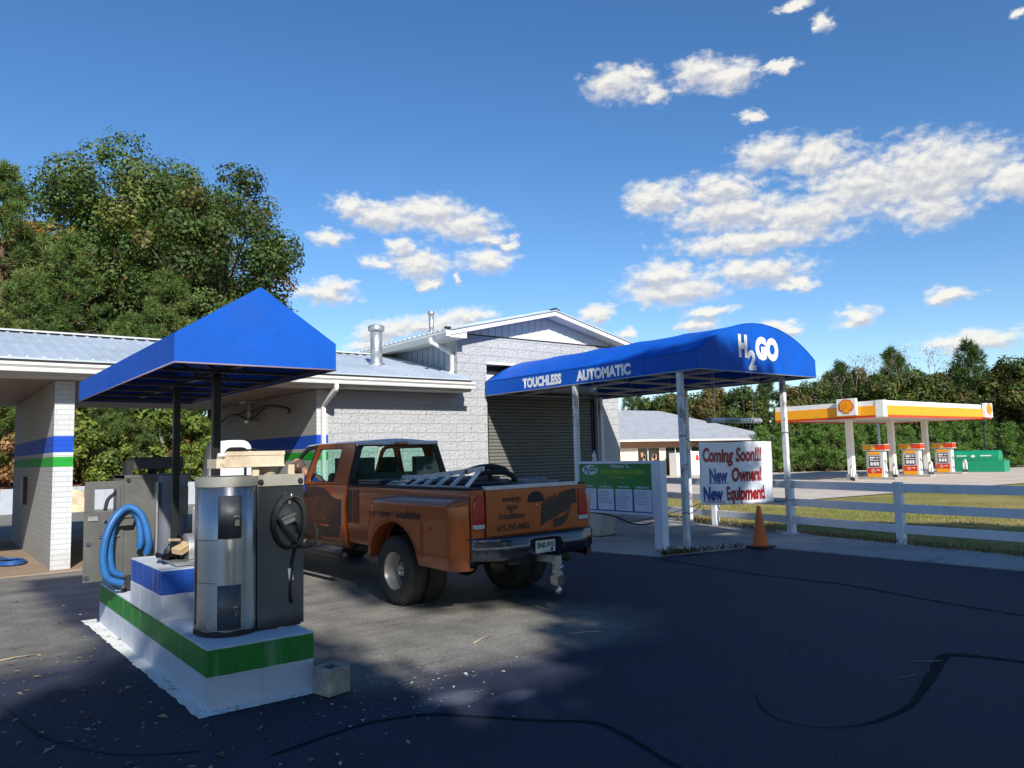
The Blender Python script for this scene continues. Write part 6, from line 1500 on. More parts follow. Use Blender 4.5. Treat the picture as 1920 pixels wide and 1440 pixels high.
def freezer(x, y, wd, h, label, red=False):
    t = thing('ice_freezer', label, 'ice freezer', (x, y, zs)); B = MB(); B.box(x-wd/2, y-.4, zs, x+wd/2, y+.4, zs+h); B.build('cabinet', M_gw, t, .02)
    B = MB(); B.box(x-wd/2+.06, y-.43, zs+.25, x-.02, y-.402, zs+h-.35); B.box(x+.02, y-.43, zs+.25, x+wd/2-.06, y-.402, zs+h-.35); B.build('door', M_letter, t, .01)
    if red: B = MB(); B.prism([(x-.25, zs+h-.75), (x+.25, zs+h-.75), (x+.12, zs+h-.3), (x-.12, zs+h-.3)], 'y', y-.445, y-.432); B.build('red_mark', M_gr, t)
freezer(50.4, 42.2, 1.5, 1.9, 'tall white ice freezer against the store windows'); freezer(52.5, 42.4, 1.5, 2.0, 'white ice freezer with a red mark beside the store windows', True); freezer(47.6, 42.5, 2.0, 1.0, 'low white chest freezer under the first store window')
# small white cab seen behind the vacuum
wc = thing('utility_cart', 'small white utility cart cab showing above the cream sign box, by the shaded bay wall', 'cart', (4.30, 13.2, .004))
B = MB(); wx, wy = 4.30, 13.2
ob_ = [(wx+a, b) for a, b in rloop([(-.36,.95), (.36,.95), (.23,2.06), (-.23,2.06)], 6, [.02,.02,.16,.12])]; ib_ = [(wx+a, b) for a, b in rloop([(-.28,1.60), (.28,1.60), (.195,1.95), (-.175,1.95)], 6, [.02,.02,.13,.10])]
B.grid([[(x, wy, z) for x, z in ob_], [(x, wy, z) for x, z in ib_]], wrap=True, sm=False); B.grid([[(x, wy, z) for x, z in ob_], [(x, wy+.9, z) for x, z in ob_]], wrap=True); cb_ = B.build('cab', M_wh, wc, solid=.02, fix=False)
B = MB(); B.add([(x, wy+.01, z) for x, z in ib_], [list(range(len(ib_)))]); B.build('window', mat('tinted_cart_window', (.012,.012,.014), .15), cb_, fix=False)
B = MB(); B.box(wx-.46, wy-.9, .32, wx+.46, wy+.95, .95); B.box(wx-.44, wy-1.1, .40, wx+.44, wy-.9, .80); B.build('body', M_wh, wc, .05)
B = MB(); B.box(wx-.40, wy-.5, .95, wx+.40, wy-.02, 1.35); B.build('dash', M_trk, wc, .05)
for sx in (-.40, .40):
    for y in (wy-.7, wy+.7):
        B = MB(); B.lathe([(.10, -.09), (.22, -.09), (.25, -.06), (.25, .06), (.22, .09), (.10, .09)], (wx+sx, y, .255), 'x', 24); B.build('wheel', M_tyre, wc)
# ------------------------------------------------------------------ vegetation
def leaf_mat(name, tr=.35, hue=0):
    m = bpy.data.materials.new(name); m.use_nodes = True; N = NT(m.node_tree); N.n.clear()
    o = N.new('ShaderNodeOutputMaterial'); at = N.new('ShaderNodeAttribute'); at.attribute_name = 'tint'
    d = N.new('ShaderNodeBsdfPrincipled'); N.link(at.outputs['Color'], d.inputs['Base Color']); d.inputs['Roughness'].default_value = .55; d.inputs['Specular IOR Level'].default_value = .25
    t = N.new('ShaderNodeBsdfTranslucent'); tc_ = N.mix(1, at.outputs['Color'], (1.15,1.1,.5), 'MULTIPLY'); N.link(tc_, t.inputs[0])
    mx = N.new('ShaderNodeMixShader'); mx.inputs[0].default_value = tr; N.link(d.outputs[0], mx.inputs[1]); N.link(t.outputs[0], mx.inputs[2]); N.link(mx.outputs[0], o.inputs[0])
    return m
M_leaf = leaf_mat('broad_leaf', .30); M_needle = leaf_mat('pine_needle', .22); M_grass = leaf_mat('grass_blade', .3)
M_bark = mat('grey_bark', (.10,.085,.07), .9, var=.3, vscale=6, bump=.01, bscale=12); M_pbark = mat('pine_bark', (.13,.075,.045), .9, var=.3, vscale=5, bump=.01, bscale=10)
def card_mesh(name, P, Dr, Nn, L, W, C, m, bend=.0):
    """many small leaf blades: position, direction, normal, length, width, colour (numpy arrays)"""
    n = len(P); S = np.cross(Dr, Nn); S /= np.linalg.norm(S, axis=1, keepdims=True)+1e-9
    L = np.broadcast_to(np.asarray(L, float).reshape(-1, 1), (n, 1)); W = np.broadcast_to(np.asarray(W, float).reshape(-1, 1), (n, 1))
    V = np.empty((n, 4, 3)); mid = P+Dr*L*.5+Nn*L*bend
    V[:, 0] = P; V[:, 1] = mid+S*W*.5; V[:, 2] = P+Dr*L; V[:, 3] = mid-S*W*.5
    me = bpy.data.meshes.new(name); me.vertices.add(n*4); me.vertices.foreach_set('co', V.reshape(-1).astype(np.float32))
    me.loops.add(n*4); me.loops.foreach_set('vertex_index', np.arange(n*4, dtype=np.int32)); me.polygons.add(n)
    me.polygons.foreach_set('loop_start', np.arange(0, n*4, 4, dtype=np.int32))
    try: me.polygons.foreach_set('loop_total', np.full(n, 4, dtype=np.int32))
    except Exception: pass
    a = me.attributes.new('tint', 'FLOAT_COLOR', 'FACE'); a.data.foreach_set('color', np.concatenate([C, np.ones((n, 1))], 1).reshape(-1).astype(np.float32))
    me.materials.append(m); me.update(); me.validate(); return me
def unit(v): return v/(np.linalg.norm(v, axis=1, keepdims=True)+1e-9)
def mesh_child(name, me, par):
    o = bpy.data.objects.new(name, me); COL.objects.link(o); o.parent = par; return o
def clumps_cloud(rs, CC, CR, n, size, pal, wts, dens_pow=2.2, jit=.26, shell=.62):
    w_ = CR**dens_pow; idx = rs.choice(len(CC), n, p=w_/w_.sum())
    d = unit(rs.normal(size=(n, 3))); r = (shell+(1-shell)*rs.random((n, 1))**.6)*CR[idx][:, None]
    r *= (1+.25*np.sin(d[:, :1]*5+idx[:, None])*np.cos(d[:, 1:2]*4+idx[:, None]*1.7))
    P = CC[idx]+d*r*np.array([1, 1, .82])
    nn = unit(d*1.6+rs.normal(size=(n, 3))*.5+np.array([0, 0, .35])); dr = unit(np.cross(nn, rs.normal(size=(n, 3))))
    ci = rs.choice(len(pal), len(CC), p=np.array(wts)/sum(wts)); C = np.array(pal)[ci[idx]]
    alt = rs.random(n) < .22; C[alt] = np.array(pal)[rs.choice(len(pal), alt.sum(), p=np.array(wts)/sum(wts))]
    C = C*(1+jit*rs.normal(size=(n, 1)))*(1+.10*rs.normal(size=(n, 3)))
    L = size*(.7+.6*rs.random(n)); return P, dr, nn, L, L*(.55+.25*rs.random(n)), np.clip(C*1.75, .004, 1)
GREEN = [(.050,.085,.016),(.038,.066,.014),(.070,.100,.020),(.095,.100,.022),(.13,.095,.022)]
def broadleaf(name, label, seed, H, R0, zb, n, size, pal, wts, nclump=46, lopsided=0, cat='tree', trunk=.24, crown='round', tag_it=True):
    rs = np.random.default_rng(seed); t = thing(name, label, cat, (0,0,0))
    CC = []; CR = []
    hz = (H-zb)/2; cz_ = zb+hz
    for i in range(nclump):
        u = unit(rs.normal(size=(1, 3)))[0]; f = .35+.5*rs.random()**.5
        p = np.array([u[0]*R0*f, u[1]*R0*f, cz_+u[2]*hz*f*1.02])
        if crown == 'cone': k = 1-.75*max(0, (p[2]-zb)/(H-zb)); p[:2] *= k*1.25
        if crown == 'upright': k = 1-.35*max(0, (p[2]-zb)/(H-zb)); p[:2] *= k
        p[0] += lopsided*R0*(p[2]-cz_)/hz*.3
        CC.append(p); CR.append(R0*(.20+.17*rs.random())*(46/nclump)**.33)
    CC = np.array(CC); CR = np.array(CR)
    me = card_mesh('crown', *clumps_cloud(rs, CC, CR, n, size, pal, wts), M_leaf, bend=.08); mesh_child('crown', me, t)
    B = MB(); B.tube([(0,0,-.3), (0.05,0,zb*.5), (.1,.05,zb), (.0,.1,cz_), (.05,0,H*.86)], [trunk*1.25, trunk, trunk*.8, trunk*.5, trunk*.12], 10)
    for p in CC[:22]:
        z0 = zb*.8+(p[2]-zb)*.45; a = Vector((.05,.05,max(.3, z0))); q = Vector(p); mid_ = a.lerp(q, .5)+Vector((0,0,.25)); B.tube([a, mid_, q], [trunk*.34, trunk*.2, trunk*.07], 6)
    B.build('trunk', M_bark, t, world=False, fix=False); return t
def pine(name, label, seed, H, R0, zb, ntuft, blades, ln, wd, pal, trunk=.17, young=False, wts=None):
    rs = np.random.default_rng(seed); t = thing(name, label, 'pine tree', (0,0,0))
    P = []; A = []; B = MB(); B.tube([(0,0,-.3), (.03,.02,H*.5), (0,0,H)], [trunk*1.2, trunk*.75, .02], 9)
    nb = max(24, ntuft//4)
    for i in range(nb):
        f = (i+rs.random())/nb; z = zb+(H-zb)*f*.97; a = rs.random()*6.283
        reach = R0*((1-f)**.75*(.75+.45*rs.random())+.06)
        if not young and f < .25: reach *= .6+f
        up = .25+.5*f if young else -.10+.55*f+.2*rs.random()
        tip = np.array([math.cos(a)*reach, math.sin(a)*reach, z+reach*up]); base = np.array([0, 0, z])
        B.tube([tuple(base), tuple(base*.45+tip*.55+np.array([0, 0, -.04*reach])), tuple(tip)], [trunk*.22*(1-f)+.012, .012+.05*trunk, .006], 5)
        k = max(2, int(round(ntuft/nb*(1.4-f*.8))))
        for j in range(k):
            s_ = .35+.65*(j+rs.random())/k; side_ = rs.normal(size=3)*.16*reach*np.array([1, 1, .6])
            P.append(base+(tip-base)*s_+side_); A.append(unit((np.array([math.cos(a)*.6, math.sin(a)*.6, .75])+rs.normal(size=3)*.25)[None])[0])
    P.append(np.array([0, 0, H-.1])); A.append(np.array([0, 0, 1.0]))
    P = np.array(P); A = np.array(A); n = len(P)*blades; idx = np.repeat(np.arange(len(P)), blades)
    d = unit(A[idx]*.75+unit(rs.normal(size=(n, 3)))); nn = unit(rs.normal(size=(n, 3)))
    pal = np.array(pal); C = pal[rs.integers(0, len(pal), len(P))][idx]*(1+.2*rs.normal(size=(n, 1)))
    L = ln*(.7+.5*rs.random(n)); me = card_mesh('needles', P[idx]+A[idx]*rs.random((n, 1))*ln*.7, d, nn, L, wd, np.clip(C*1.75, .004, 1), M_needle)
    mesh_child('needles', me, t); B.build('trunk', M_pbark, t, world=False, fix=False); return t
def bare(name, label, seed, H, R0):
    rs = np.random.default_rng(seed); t = thing(name, label, 'tree', (0,0,0)); B = MB(); tips = []
    def grow(p, d, l, r, lev):
        q = p+d*l; m_ = (p+q)/2+rs.normal(size=3)*l*.04; B.tube([tuple(p), tuple(m_), tuple(q)], [r, r*.8, r*.6], 5 if lev > 1 else 7)
        if lev >= 5: tips.append(q); return
        for k in range(3 if lev < 4 else 2):
            e = unit((d+rs.normal(size=3)*.48+np.array([0, 0, .12]))[None])[0]; grow(q, e, l*(.66+.16*rs.random()), r*.6, lev+1)
    grow(np.array([0, 0, -.2]), np.array([0, 0, 1.0]), H*.34, .16, 0)
    tips = np.array(tips); n = len(tips)*5; idx = np.repeat(np.arange(len(tips)), 5); P = tips[idx]+rs.normal(size=(n, 3))*.28
    pal = np.array([(.20,.15,.08),(.12,.11,.05),(.16,.09,.04)]); C = pal[rs.integers(0, 3, n)]*(1+.2*rs.normal(size=(n, 1)))
    nn = unit(rs.normal(size=(n, 3))); me = card_mesh('crown', P, unit(np.cross(nn, rs.normal(size=(n, 3)))), nn, .16, .11, np.clip(C, .01, 1), M_leaf); mesh_child('crown', me, t)
    B.build('trunk', mat('pale_bark', (.26,.23,.20), .9, var=.2), t, world=False, fix=False); return t

# left background wood
OLIVE = [(.042,.072,.016),(.056,.088,.020),(.075,.098,.024),(.105,.100,.025),(.13,.080,.025),(.032,.056,.015)]
t = broadleaf('broadleaf_tree', 'tallest olive green tree behind the wash bays, left of the crown edged with rust', 1, 17.4, 5.5, 4.0, 46000, .20, OLIVE, [3,3.5,2.5,.8,.25,3], 110, trunk=.3); t.location = (8.5, 47.0, zt(8.5, 47.0)-.4)
big = t
t = broadleaf('maple_tree', 'dense dark maple with rust tinged edge right of the tallest tree', 2, 15.8, 4.4, 3.0, 38000, .19, [(.034,.056,.013),(.045,.068,.015),(.080,.075,.020),(.13,.070,.022),(.026,.042,.011)], [4,3,1.5,.8,3], 110, trunk=.3, lopsided=.4); t.location = (11.7, 39.8, zt(11.7, 39.8)); maple = t
dup(big, (11.4, 49.5, 3), 1.9, 'green gold tree crown between the tallest tree and the maple, set further back', (1.0,1.0,1.02))
PG = [(.060,.095,.024),(.075,.110,.028),(.095,.120,.032),(.045,.075,.020)]
p1 = pine('pine_tree', 'pine with puffy needle tufts at the far left edge of the wood', 5, 13.2, 3.1, 1.2, 760, 54, .40, .036, PG); p1.location = (2.6, 39.5, zt(2.6, 39.5))
pl = [((5.0,38.0), 2.1, .80, 'pine with rounded tufts second from the left edge, behind the low roof'), ((9.0,37.2), 4.0, .72, 'bushy pine in front of the tallest tree'),
      ((7.0,35.6), 1.0, .56, 'lower pine just above the middle of the low metal roof'), ((11.5,36.4), 5.1, .55, 'small pine below the dark maple, beside the blue awning peak'), ((3.2,36.4), 3.2, .66, 'young pine at the left edge just above the roof ridge'), ((0.6,43.0), .6, .95, 'pine at the frame edge, half hidden by its neighbour')]
for (x, y), rz_, s_, lb in pl: dup(p1, (x, y, zt(x, y)), rz_, lb, (s_*1.1, s_*1.1, s_))
for o in [p1]+[q for q in COL.objects if q.name.startswith('pine_tree.')]: o['group'] = 'pines behind the wash bays'
VINE = [(.10,.125,.045),(.075,.105,.03),(.12,.13,.06),(.06,.09,.025)]
t = broadleaf('poplar_tree', 'pale green small leaved tree between the pines and the maple', 8, 11.6, 2.2, 1.0, 20000, .16, VINE, [2,3,1,2], 90, trunk=.14, crown='upright'); t.location = (10.4, 38.2, zt(10.4, 38.2)); pop = t
dup(pop, (4.2, 40.8, 2), 2.2, 'pale green slender tree behind the second pine from the left', (.9,.9,1.02))
t = broadleaf('broadleaf_tree', 'orange tinted tree top showing between the left pine and the tallest tree', 31, 12.6, 2.4, 4, 12000, .2, [(.20,.085,.025),(.14,.10,.025),(.07,.08,.02)], [2,1,1], 30, trunk=.16); t.location = (5.0, 46.0, 3)
# undergrowth on the bank behind the bays
def shrub(name, label, seed, H, R0, n, size, pal, wts, cat='shrub'):
    rs = np.random.default_rng(seed); t = thing(name, label, cat, (0,0,0)); k = 22
    CC = np.array([[rs.normal()*R0*.42, rs.normal()*R0*.42, H*(.18+.62*rs.random())] for _ in range(k)]); CR = R0*(.22+.2*rs.random(k))
    mesh_child('foliage', card_mesh('foliage', *clumps_cloud(rs, CC, CR, n, size, pal, wts, shell=.3), M_leaf, bend=.1), t)
    B = MB()
    for p in CC[:12]: B.tube([(p[0]*.1, p[1]*.1, -.1), (p[0]*.5, p[1]*.5, p[2]*.6), tuple(p)], [.022, .014, .006], 5)
    B.build('stem', M_bark, t, world=False, fix=False); return t
UG = [(.085,.120,.020),(.110,.135,.026),(.06,.09,.018),(.13,.12,.03)]
s1 = shrub('shrub', 'bright green leafy shrub on the leaf littered bank left of the first black post', 61, 3.0, 1.5, 6500, .16, UG, [3,3,2,1]); s1.location = (6.2, 35.0, zt(6.2, 35.0)-.1)
s2 = shrub('shrub', 'rusty brown dry shrub on the bank seen through the left bay', 62, 2.8, 1.4, 5000, .14, [(.17,.085,.035),(.12,.08,.03),(.08,.085,.025),(.20,.11,.05)], [3,2,1,1]); s2.location = (3.3, 36.0, zt(3.3, 36)-.1)
sl_ = [(s1,(7.9,36.6),2.0,1.25,'tall green shrub high on the bank between the awning posts'),(s2,(6.9,37.2),.7,1.2,'reddish brown shrub behind the green shrubs on the bank'),(s1,(9.4,35.2),4.1,.8,'green shrub right of the second black post on the bank'),
       (s2,(8.9,36.3),2.7,.95,'dry tan shrub at the foot of the bank beside the white cart'),(s1,(5.0,37.4),5.2,1.3,'tall green shrub at the left of the bay opening'),(s1,(10.6,36.8),1.2,1.1,'dark green shrub above the back vacuum sign box'),(s2,(2.2,38.0),1.9,1.3,'tall rusty shrub at the left frame edge'),(s1,(8.6,34.6),3.0,.6,'low yellow green shrub at the top of the retaining wall')]
for src, (x, y), rz_, s_, lb in sl_: dup(src, (x, y, zt(x, y)-.1), rz_, lb, s_)
for o in COL.objects:
    if o.name.startswith('shrub') and o.parent is None: o['group'] = 'shrubs on the bank behind the bays'
rs = np.random.default_rng(77); B = MB()
snag = thing('bare_sapling', 'pale leaning bare sapling trunk on the bank between the awning posts', 'sapling', (8.35, 34.9, zt(8.35, 34.9)))
B.tube([(8.55,34.9,.9), (8.40,34.9,1.9), (8.18,35.0,2.9), (8.0,35.2,4.2)], [.085,.07,.055,.03], 8); B.tube([(8.45,34.9,1.5), (8.75,35.0,2.3), (9.05,35.2,3.0)], [.04,.03,.012], 6); B.build('trunk', mat('pale_bark', (.26,.23,.20), .9, var=.2), snag)

# tree line beyond the store and the fuel station
def at_z(x, y): return zt(x, y)
RG = [(.040,.062,.014),(.055,.078,.018),(.080,.088,.020),(.105,.088,.024),(.030,.048,.012)]
q1 = broadleaf('broadleaf_tree', 'mid green round tree above the fuel canopy, right of the bare tree', 101, 10.2, 3.7, .8, 20000, .26, RG, [3,3,2,.7,2], 90)
q2 = broadleaf('broadleaf_tree', 'olive brown autumn tree at the right of the tree line', 102, 10.0, 3.3, .8, 18000, .25, [(.085,.070,.022),(.11,.075,.025),(.060,.066,.018),(.045,.055,.015)], [2,1.5,2,2], 80, crown='upright')
q3 = pine('pine_tree', 'dark tall pine behind the store roof', 103, 10.0, 2.8, .4, 460, 36, .50, .05, [(.032,.056,.016),(.040,.066,.018),(.05,.075,.02)])
q4 = bare('bare_tree', 'grey half bare tree above the emblem box of the fuel canopy', 104, 10.6, 3)
q5 = broadleaf('broadleaf_tree', 'golden orange small tree left of the emblem box', 105, 6.4, 1.7, .6, 7000, .2, [(.20,.115,.020),(.16,.105,.022),(.10,.085,.02)], [2,2,1], 26, trunk=.12)
line = [(q3,(60.5,56.5),0,.82,'pine at the left end of the tree line behind the grey store roof'),(q1,(63.5,52.5),1,.76,'round green tree just right of the tunnel wall, behind the store roof'),(q2,(64.6,49.6),2,.80,'olive tree behind the store ridge, left of the near canopy post'),
 (q1,(66.3,46.8),3,.78,'green tree behind the right hip of the store roof'),(q3,(68.0,45.2),1.5,.82,'pine behind the clearance pipe'),(q2,(69.5,43.2),4,.80,'olive tree right of the clearance pipe'),
 (q1,(71.5,42.3),5,.82,'green tree beside the right canopy post'),(q3,(74.5,41.0),2.5,.95,'pine left of the golden tree'),(q4,(75.4,39.3),0,.98,None),(q2,(77.8,41.5),.5,.98,'brownish tree behind the bare tree'),
 (q5,(70.6,38.4),0,1,None),(q1,(74.6,36.4),0,.96,None),(q3,(79.0,37.6),4.2,1.06,'dark topped pine standing above the canopy corner'),(q1,(77.5,34.4),2.2,.88,'yellow green tree over the right half of the fuel canopy'),
 (q4,(83.0,35.6),2,.93,'thin bare tree right of the dark topped pine'),(q2,(81.5,33.4),1.2,.92,'brown olive tree above the right end of the fuel canopy'),(q3,(82.0,31.6),3.1,1.08,'tall green gold pine near the right edge'),
 (q2,(84.0,30.0),0,1.03,None),(q1,(84.6,28.0),4.4,.98,'olive green tree second from the right frame edge'),(q2,(85.0,26.0),3.4,1.02,'autumn brown tree at the right frame edge'),(q1,(86,23.0),1.7,1.05,'large tree just past the right frame edge'),(q3,(80.5,36.0),5.5,.80,'dark pine filling the gap behind the first fuel pump'),(q2,(67,50.5),2.9,.86,'rusty tree farther back behind the store ridge'),(q1,(61.9,54.6),3.6,.74,'dull green tree rising over the store roof beside the wash tunnel wall'),(q2,(62.6,53.6),.4,.76,'small brownish tree over the store roof, second from the tunnel wall')]
seen = {}
for src, (x, y), rz_, s_, lb in line:
    k_ = src.name
    if lb is None and k_ not in seen: src.location = (x, y, zt(x, y)-.1); src.rotation_euler = (0, 0, rz_); src.scale = (s_,)*3; seen[k_] = 1; continue
    if lb is None: continue
    dup(src, (x, y, zt(x, y)-.1), rz_, lb, (s_*1.12, s_*1.12, s_*1.12))
q3.location = (78.0, 43.8, zt(78, 43.8)); q3['label'] = 'dark tall pine far back between the bare tree and the canopy post'
q5.scale = (1, 1, 1)
YP = [(.070,.135,.026),(.085,.150,.034),(.055,.108,.022),(.10,.15,.04)]
y1 = pine('young_pine', 'young bright green pine left of the first gas column', 201, 4.6, 1.75, .1, 330, 34, .36, .045, YP, trunk=.07, young=True)
yl = [((61.8,37.0),0,.98,None),((63.0,35.9),1,1.05,'young bright green pine directly behind the first gas column'),((60.2,38.6),2,.92,'young green pine behind the right canopy post'),((65.0,34.6),3,.92,'young pine behind the first fuel pump'),((66.4,33.0),4,1.0,'young pine between the first and second gas columns'),((68.2,31.6),5,.78,'short young pine behind the second fuel pump'),
 ((70.0,30.2),.5,.92,'young pine behind the third gas column'),((71.4,28.9),1.5,.98,'young bright pine behind the left end of the green tank'),((72.6,27.4),2.5,.90,'young pine behind the middle of the green tank'),((73.2,25.4),3.5,.80,'short young pine behind the right end of the green tank'),((74.0,23.6),4.5,.95,'young pine at the right frame edge'),((58.6,39.8),5.5,.85,'young pine behind the banner ropes'),((64.2,38.3),3.3,1.1,'young pine in the second row left of the emblem box'),((67.6,35.2),1.1,1.05,'young pine in the second row behind the second pump'),((73.2,30.6),2.2,1.05,'young pine in the second row behind the last pump')]
for (x, y), rz_, s_, lb in yl:
    if lb is None: y1.location = (x, y, zt(x, y)-.05); continue
    dup(y1, (x, y, zt(x, y)-.05), rz_, lb, s_)
for o in COL.objects:
    if o.name.startswith('young_pine') and o.parent is None: o['group'] = 'young pines along the forecourt'
for o in [q1, q2, q3, q4, q5]: pass
# rough brown scrub under the tree line
rs = np.random.default_rng(9); n = 5200; u = rs.random(n); P = np.stack([59+28*u+rs.normal(size=n)*1.6, 41-19*u+rs.normal(size=n)*1.2, np.zeros(n)], 1)
P[:, 2] = [zt(a, b)+.9*rs.random()**1.6 for a, b, _ in P]; nn = unit(rs.normal(size=(n, 3))); pal = np.array([(.11,.07,.035),(.07,.06,.025),(.05,.06,.018),(.15,.10,.05)])
o = bpy.data.objects.new('scrub', card_mesh('scrub', P, unit(np.cross(nn, rs.normal(size=(n, 3)))), nn, .42, .26, pal[rs.integers(0, 4, n)]*(1+.2*rs.normal(size=(n, 1))), M_leaf)); COL.objects.link(o)
tag(o, 'dry brown scrub along the foot of the far tree line', 'scrub', kind='stuff')

# trees behind the photographer: they shade the near half of the lot
b1 = broadleaf('shade_tree', 'leafy tree behind the camera whose shadow covers the middle of the lot', 301, 13.0, 4.0, 3.2, 16000, .42, GREEN, [3,3,2,1,.5], 50); b1.location = (5.9, -5.0, 0)
b3 = broadleaf('shade_tree', 'tall high crowned tree behind the camera whose shadow reaches the pickup and the canopy mouth', 303, 12.4, 4.0, 9.8, 15000, .40, GREEN, [3,3,2,1,.5], 44, trunk=.2); b3.location = (3.1, -6.7, 0)
b2 = broadleaf('shade_tree', 'narrow leafy tree behind the camera shading the vacuum plinth', 302, 8.5, 2.7, 2.2, 9000, .3, GREEN, [3,3,2,1,.5], 36, crown='cone', trunk=.16); b2.location = (-2.1, -5.0, 0)
dup(b1, (10.6, -6.4, 0), 1.3, 'leafy tree behind the camera shading the right of the lot', (.95,.95,.86)); dup(b1, (-4.6, -6.4, 0), 2.6, 'leafy tree behind the camera shading the left foreground', (.95,.95,.54)); dup(b1, (15.0, -8.0, 0), 4.0, 'leafy tree behind the camera shading the fence end', (.8,.8,.66)); dup(b1, (1.4, -8.6, 0), 5.0, 'leafy tree furthest behind the camera', (1.05,1.05,.66))

# ------------------------------------------------------------------ grass, weeds, litter
rs = np.random.default_rng(21); n = 26000
x = 13.3+rs.random(n)**1.3*16; y = -2+rs.random(n)*24
keep = (x > 12.6+.165*y-.0+.35) & ~((x > 27.6) & (y > 17)); x, y = x[keep], y[keep]; n = len(x)
z = np.array([zt(a, b)-.012 for a, b in zip(x, y)]); P = np.stack([x, y, z], 1); d = unit(np.stack([rs.normal(size=n)*.45, rs.normal(size=n)*.45, np.ones(n)], 1)); nn = unit(np.cross(d, rs.normal(size=(n, 3))))
patch = np.sin(x*.55+y*.21)+np.sin(y*.7-x*.3)+rs.normal(size=n)*.5
C = np.where((patch > .2)[:, None], np.array([[.22,.25,.05]]), np.array([[.40,.31,.12]]))*(1+.18*rs.normal(size=(n, 1)))
o = bpy.data.objects.new('grass', card_mesh('grass', P, d, nn, .035+.055*rs.random(n), .014, np.clip(C, .02, 1), M_grass)); COL.objects.link(o)
tag(o, 'dry yellow green grass between the white fence and the forecourt', 'grass', kind='stuff')
rs = np.random.default_rng(22); pts = []
def strip(a, b, m_, wd):
    for _ in range(m_):
        t = rs.random(); pts.append((a[0]+(b[0]-a[0])*t+rs.normal()*wd, a[1]+(b[1]-a[1])*t+rs.normal()*wd))
strip((9.6,8.5),(10.4,8.35),260,.035); strip((10.4,8.35),(11.3,8.15),110,.03); strip((13.05,4.2),(13.7,8.2),420,.10); strip((13.8,9.2),(14.8,12.2),500,.14); strip((14.3,11.3),(15.2,12.6),250,.2); strip((9.95,8.75),(10.2,8.9),70,.06)
pts = np.array(pts); n = len(pts); P = np.concatenate([pts, np.full((n, 1), .012)], 1); d = unit(np.stack([rs.normal(size=n)*.6, rs.normal(size=n)*.6, np.ones(n)], 1)); nn = unit(np.cross(d, rs.normal(size=(n, 3))))
C = np.array([(.10,.14,.03),(.20,.16,.06),(.14,.07,.03)])[rs.integers(0, 3, n)]*(1+.2*rs.normal(size=(n, 1)))
o = bpy.data.objects.new('weeds', card_mesh('weeds', P, d, nn, .06+.10*rs.random(n), .016, np.clip(C, .02, 1), M_grass)); COL.objects.link(o)
tag(o, 'small weeds and dry grass in the joint of the concrete apron', 'weeds', kind='stuff')
# fallen leaves, twigs and paint chips on the lot
rs = np.random.default_rng(23); P = []; S_ = []; Cc_ = []
def scatter(cx_, cy_, sx, sy, m_, col, s0, s1):
    for _ in range(m_):
        P.append((cx_+rs.normal()*sx, cy_+rs.normal()*sy, .007+.004*rs.random())); S_.append(s0+(s1-s0)*rs.random()**2); Cc_.append(np.array(col)*(1+.25*rs.normal()))
scatter(.9, 6.6, .7, 1.4, 240, (.42,.34,.22), .015, .085); scatter(3.2, 5.1, .45, .35, 70, (.66,.66,.64), .010, .055); scatter(1.6, 4.6, .8, .6, 110, (.55,.52,.45), .010, .065); scatter(4.5, 4.6, 2.2, 1.5, 90, (.36,.33,.27), .006, .024); scatter(7.5, 5.2, 2.5, 1.6, 90, (.34,.32,.28), .005, .02); scatter(4.2, 6.0, .9, .7, 40, (.40,.36,.28), .008, .03); scatter(2.6, 5.0, .35, .2, 45, (.68,.68,.66), .010, .045); scatter(0.2, 9.5, 1.2, 2.2, 160, (.38,.28,.16), .015, .08)
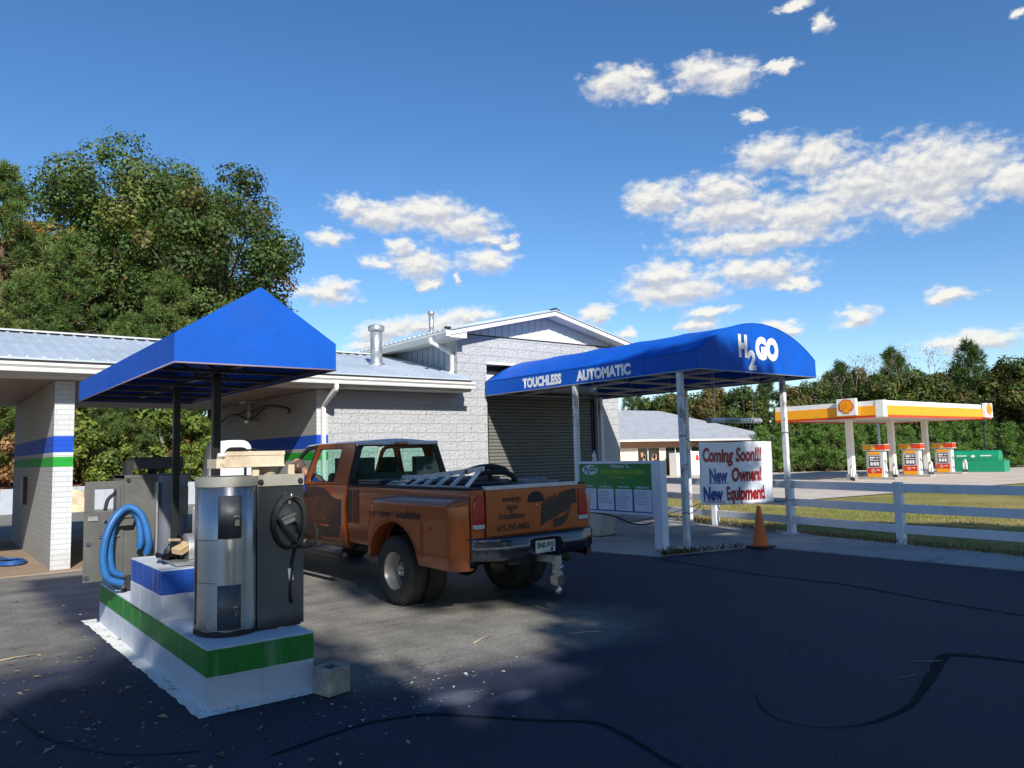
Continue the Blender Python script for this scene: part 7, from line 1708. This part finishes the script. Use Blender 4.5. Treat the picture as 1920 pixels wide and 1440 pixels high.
scatter(12.6, 9.6, .8, 1.2, 60, (.22,.14,.07), .01, .04); scatter(12.3, 4.5, .4, 2.0, 50, (.22,.15,.08), .01, .04); scatter(14.6, 12.0, .35, .6, 160, (.17,.10,.05), .02, .07)
P = np.array(P); S_ = np.array(S_); n = len(P); on = (P[:, 0] > IX0-.02) & (P[:, 0] < IX1+.02) & (P[:, 1] > IY0) & (P[:, 1] < IY1); P, S_, Cc_ = P[~on], S_[~on], np.array(Cc_)[~on]; n = len(P)
P[:, 2] += np.where((P[:, 0] > 9.6) & (P[:, 1] > 8.0), .014, 0)+np.where((P[:, 0] > 11.6), .012, 0)
a = rs.random(n)*6.283; d = np.stack([np.cos(a), np.sin(a), rs.normal(size=n)*.12], 1); nn = unit(np.stack([rs.normal(size=n)*.15, rs.normal(size=n)*.15, np.ones(n)], 1))
o = bpy.data.objects.new('leaf_litter', card_mesh('leaf_litter', P, unit(d), nn, S_, S_*.5, np.clip(Cc_, .02, .8), M_leaf, bend=.12)); COL.objects.link(o)
tag(o, 'fallen leaves and pale paint chips scattered on the asphalt', 'litter', kind='stuff')
M_twig = mat('dry_twig', (.42,.33,.22), .8, var=.2)
for i, ((x, y), l, a, lb) in enumerate((((4.23,5.96), .17, .4, 'pale dry twig lying near the lit asphalt patch'), ((5.1,5.48), .16, -.5, 'thin twig on the dark asphalt right of the lit patch'), ((.75,8.3), .20, .2, 'straight dry twig on the sunlit asphalt left of the plinth'))):
    B = MB(); B.tube([(x-l*math.cos(a), y-l*math.sin(a), .01), (x, y+.01, .016), (x+l*math.cos(a), y+l*math.sin(a), .01)], [.005, .006, .003], 6); tag(B.build('twig', M_twig), lb, 'twig')
B = MB(); B.add([(4.35,33.0-.9,.02),(5.0,33.0-.9,.02),(5.1,32.9,.70),(4.6,32.92,.80)], [(0,1,2,3)]); B.box(4.4,32.0,.0,5.0,32.6,.16)
tag(B.build('torn_board', mat('torn_board_print', (.55,.42,.26), .7, var=.4, vscale=2.5), solid=.03, fix=False), 'torn tan board leaning on the low wall behind the bays', 'board')
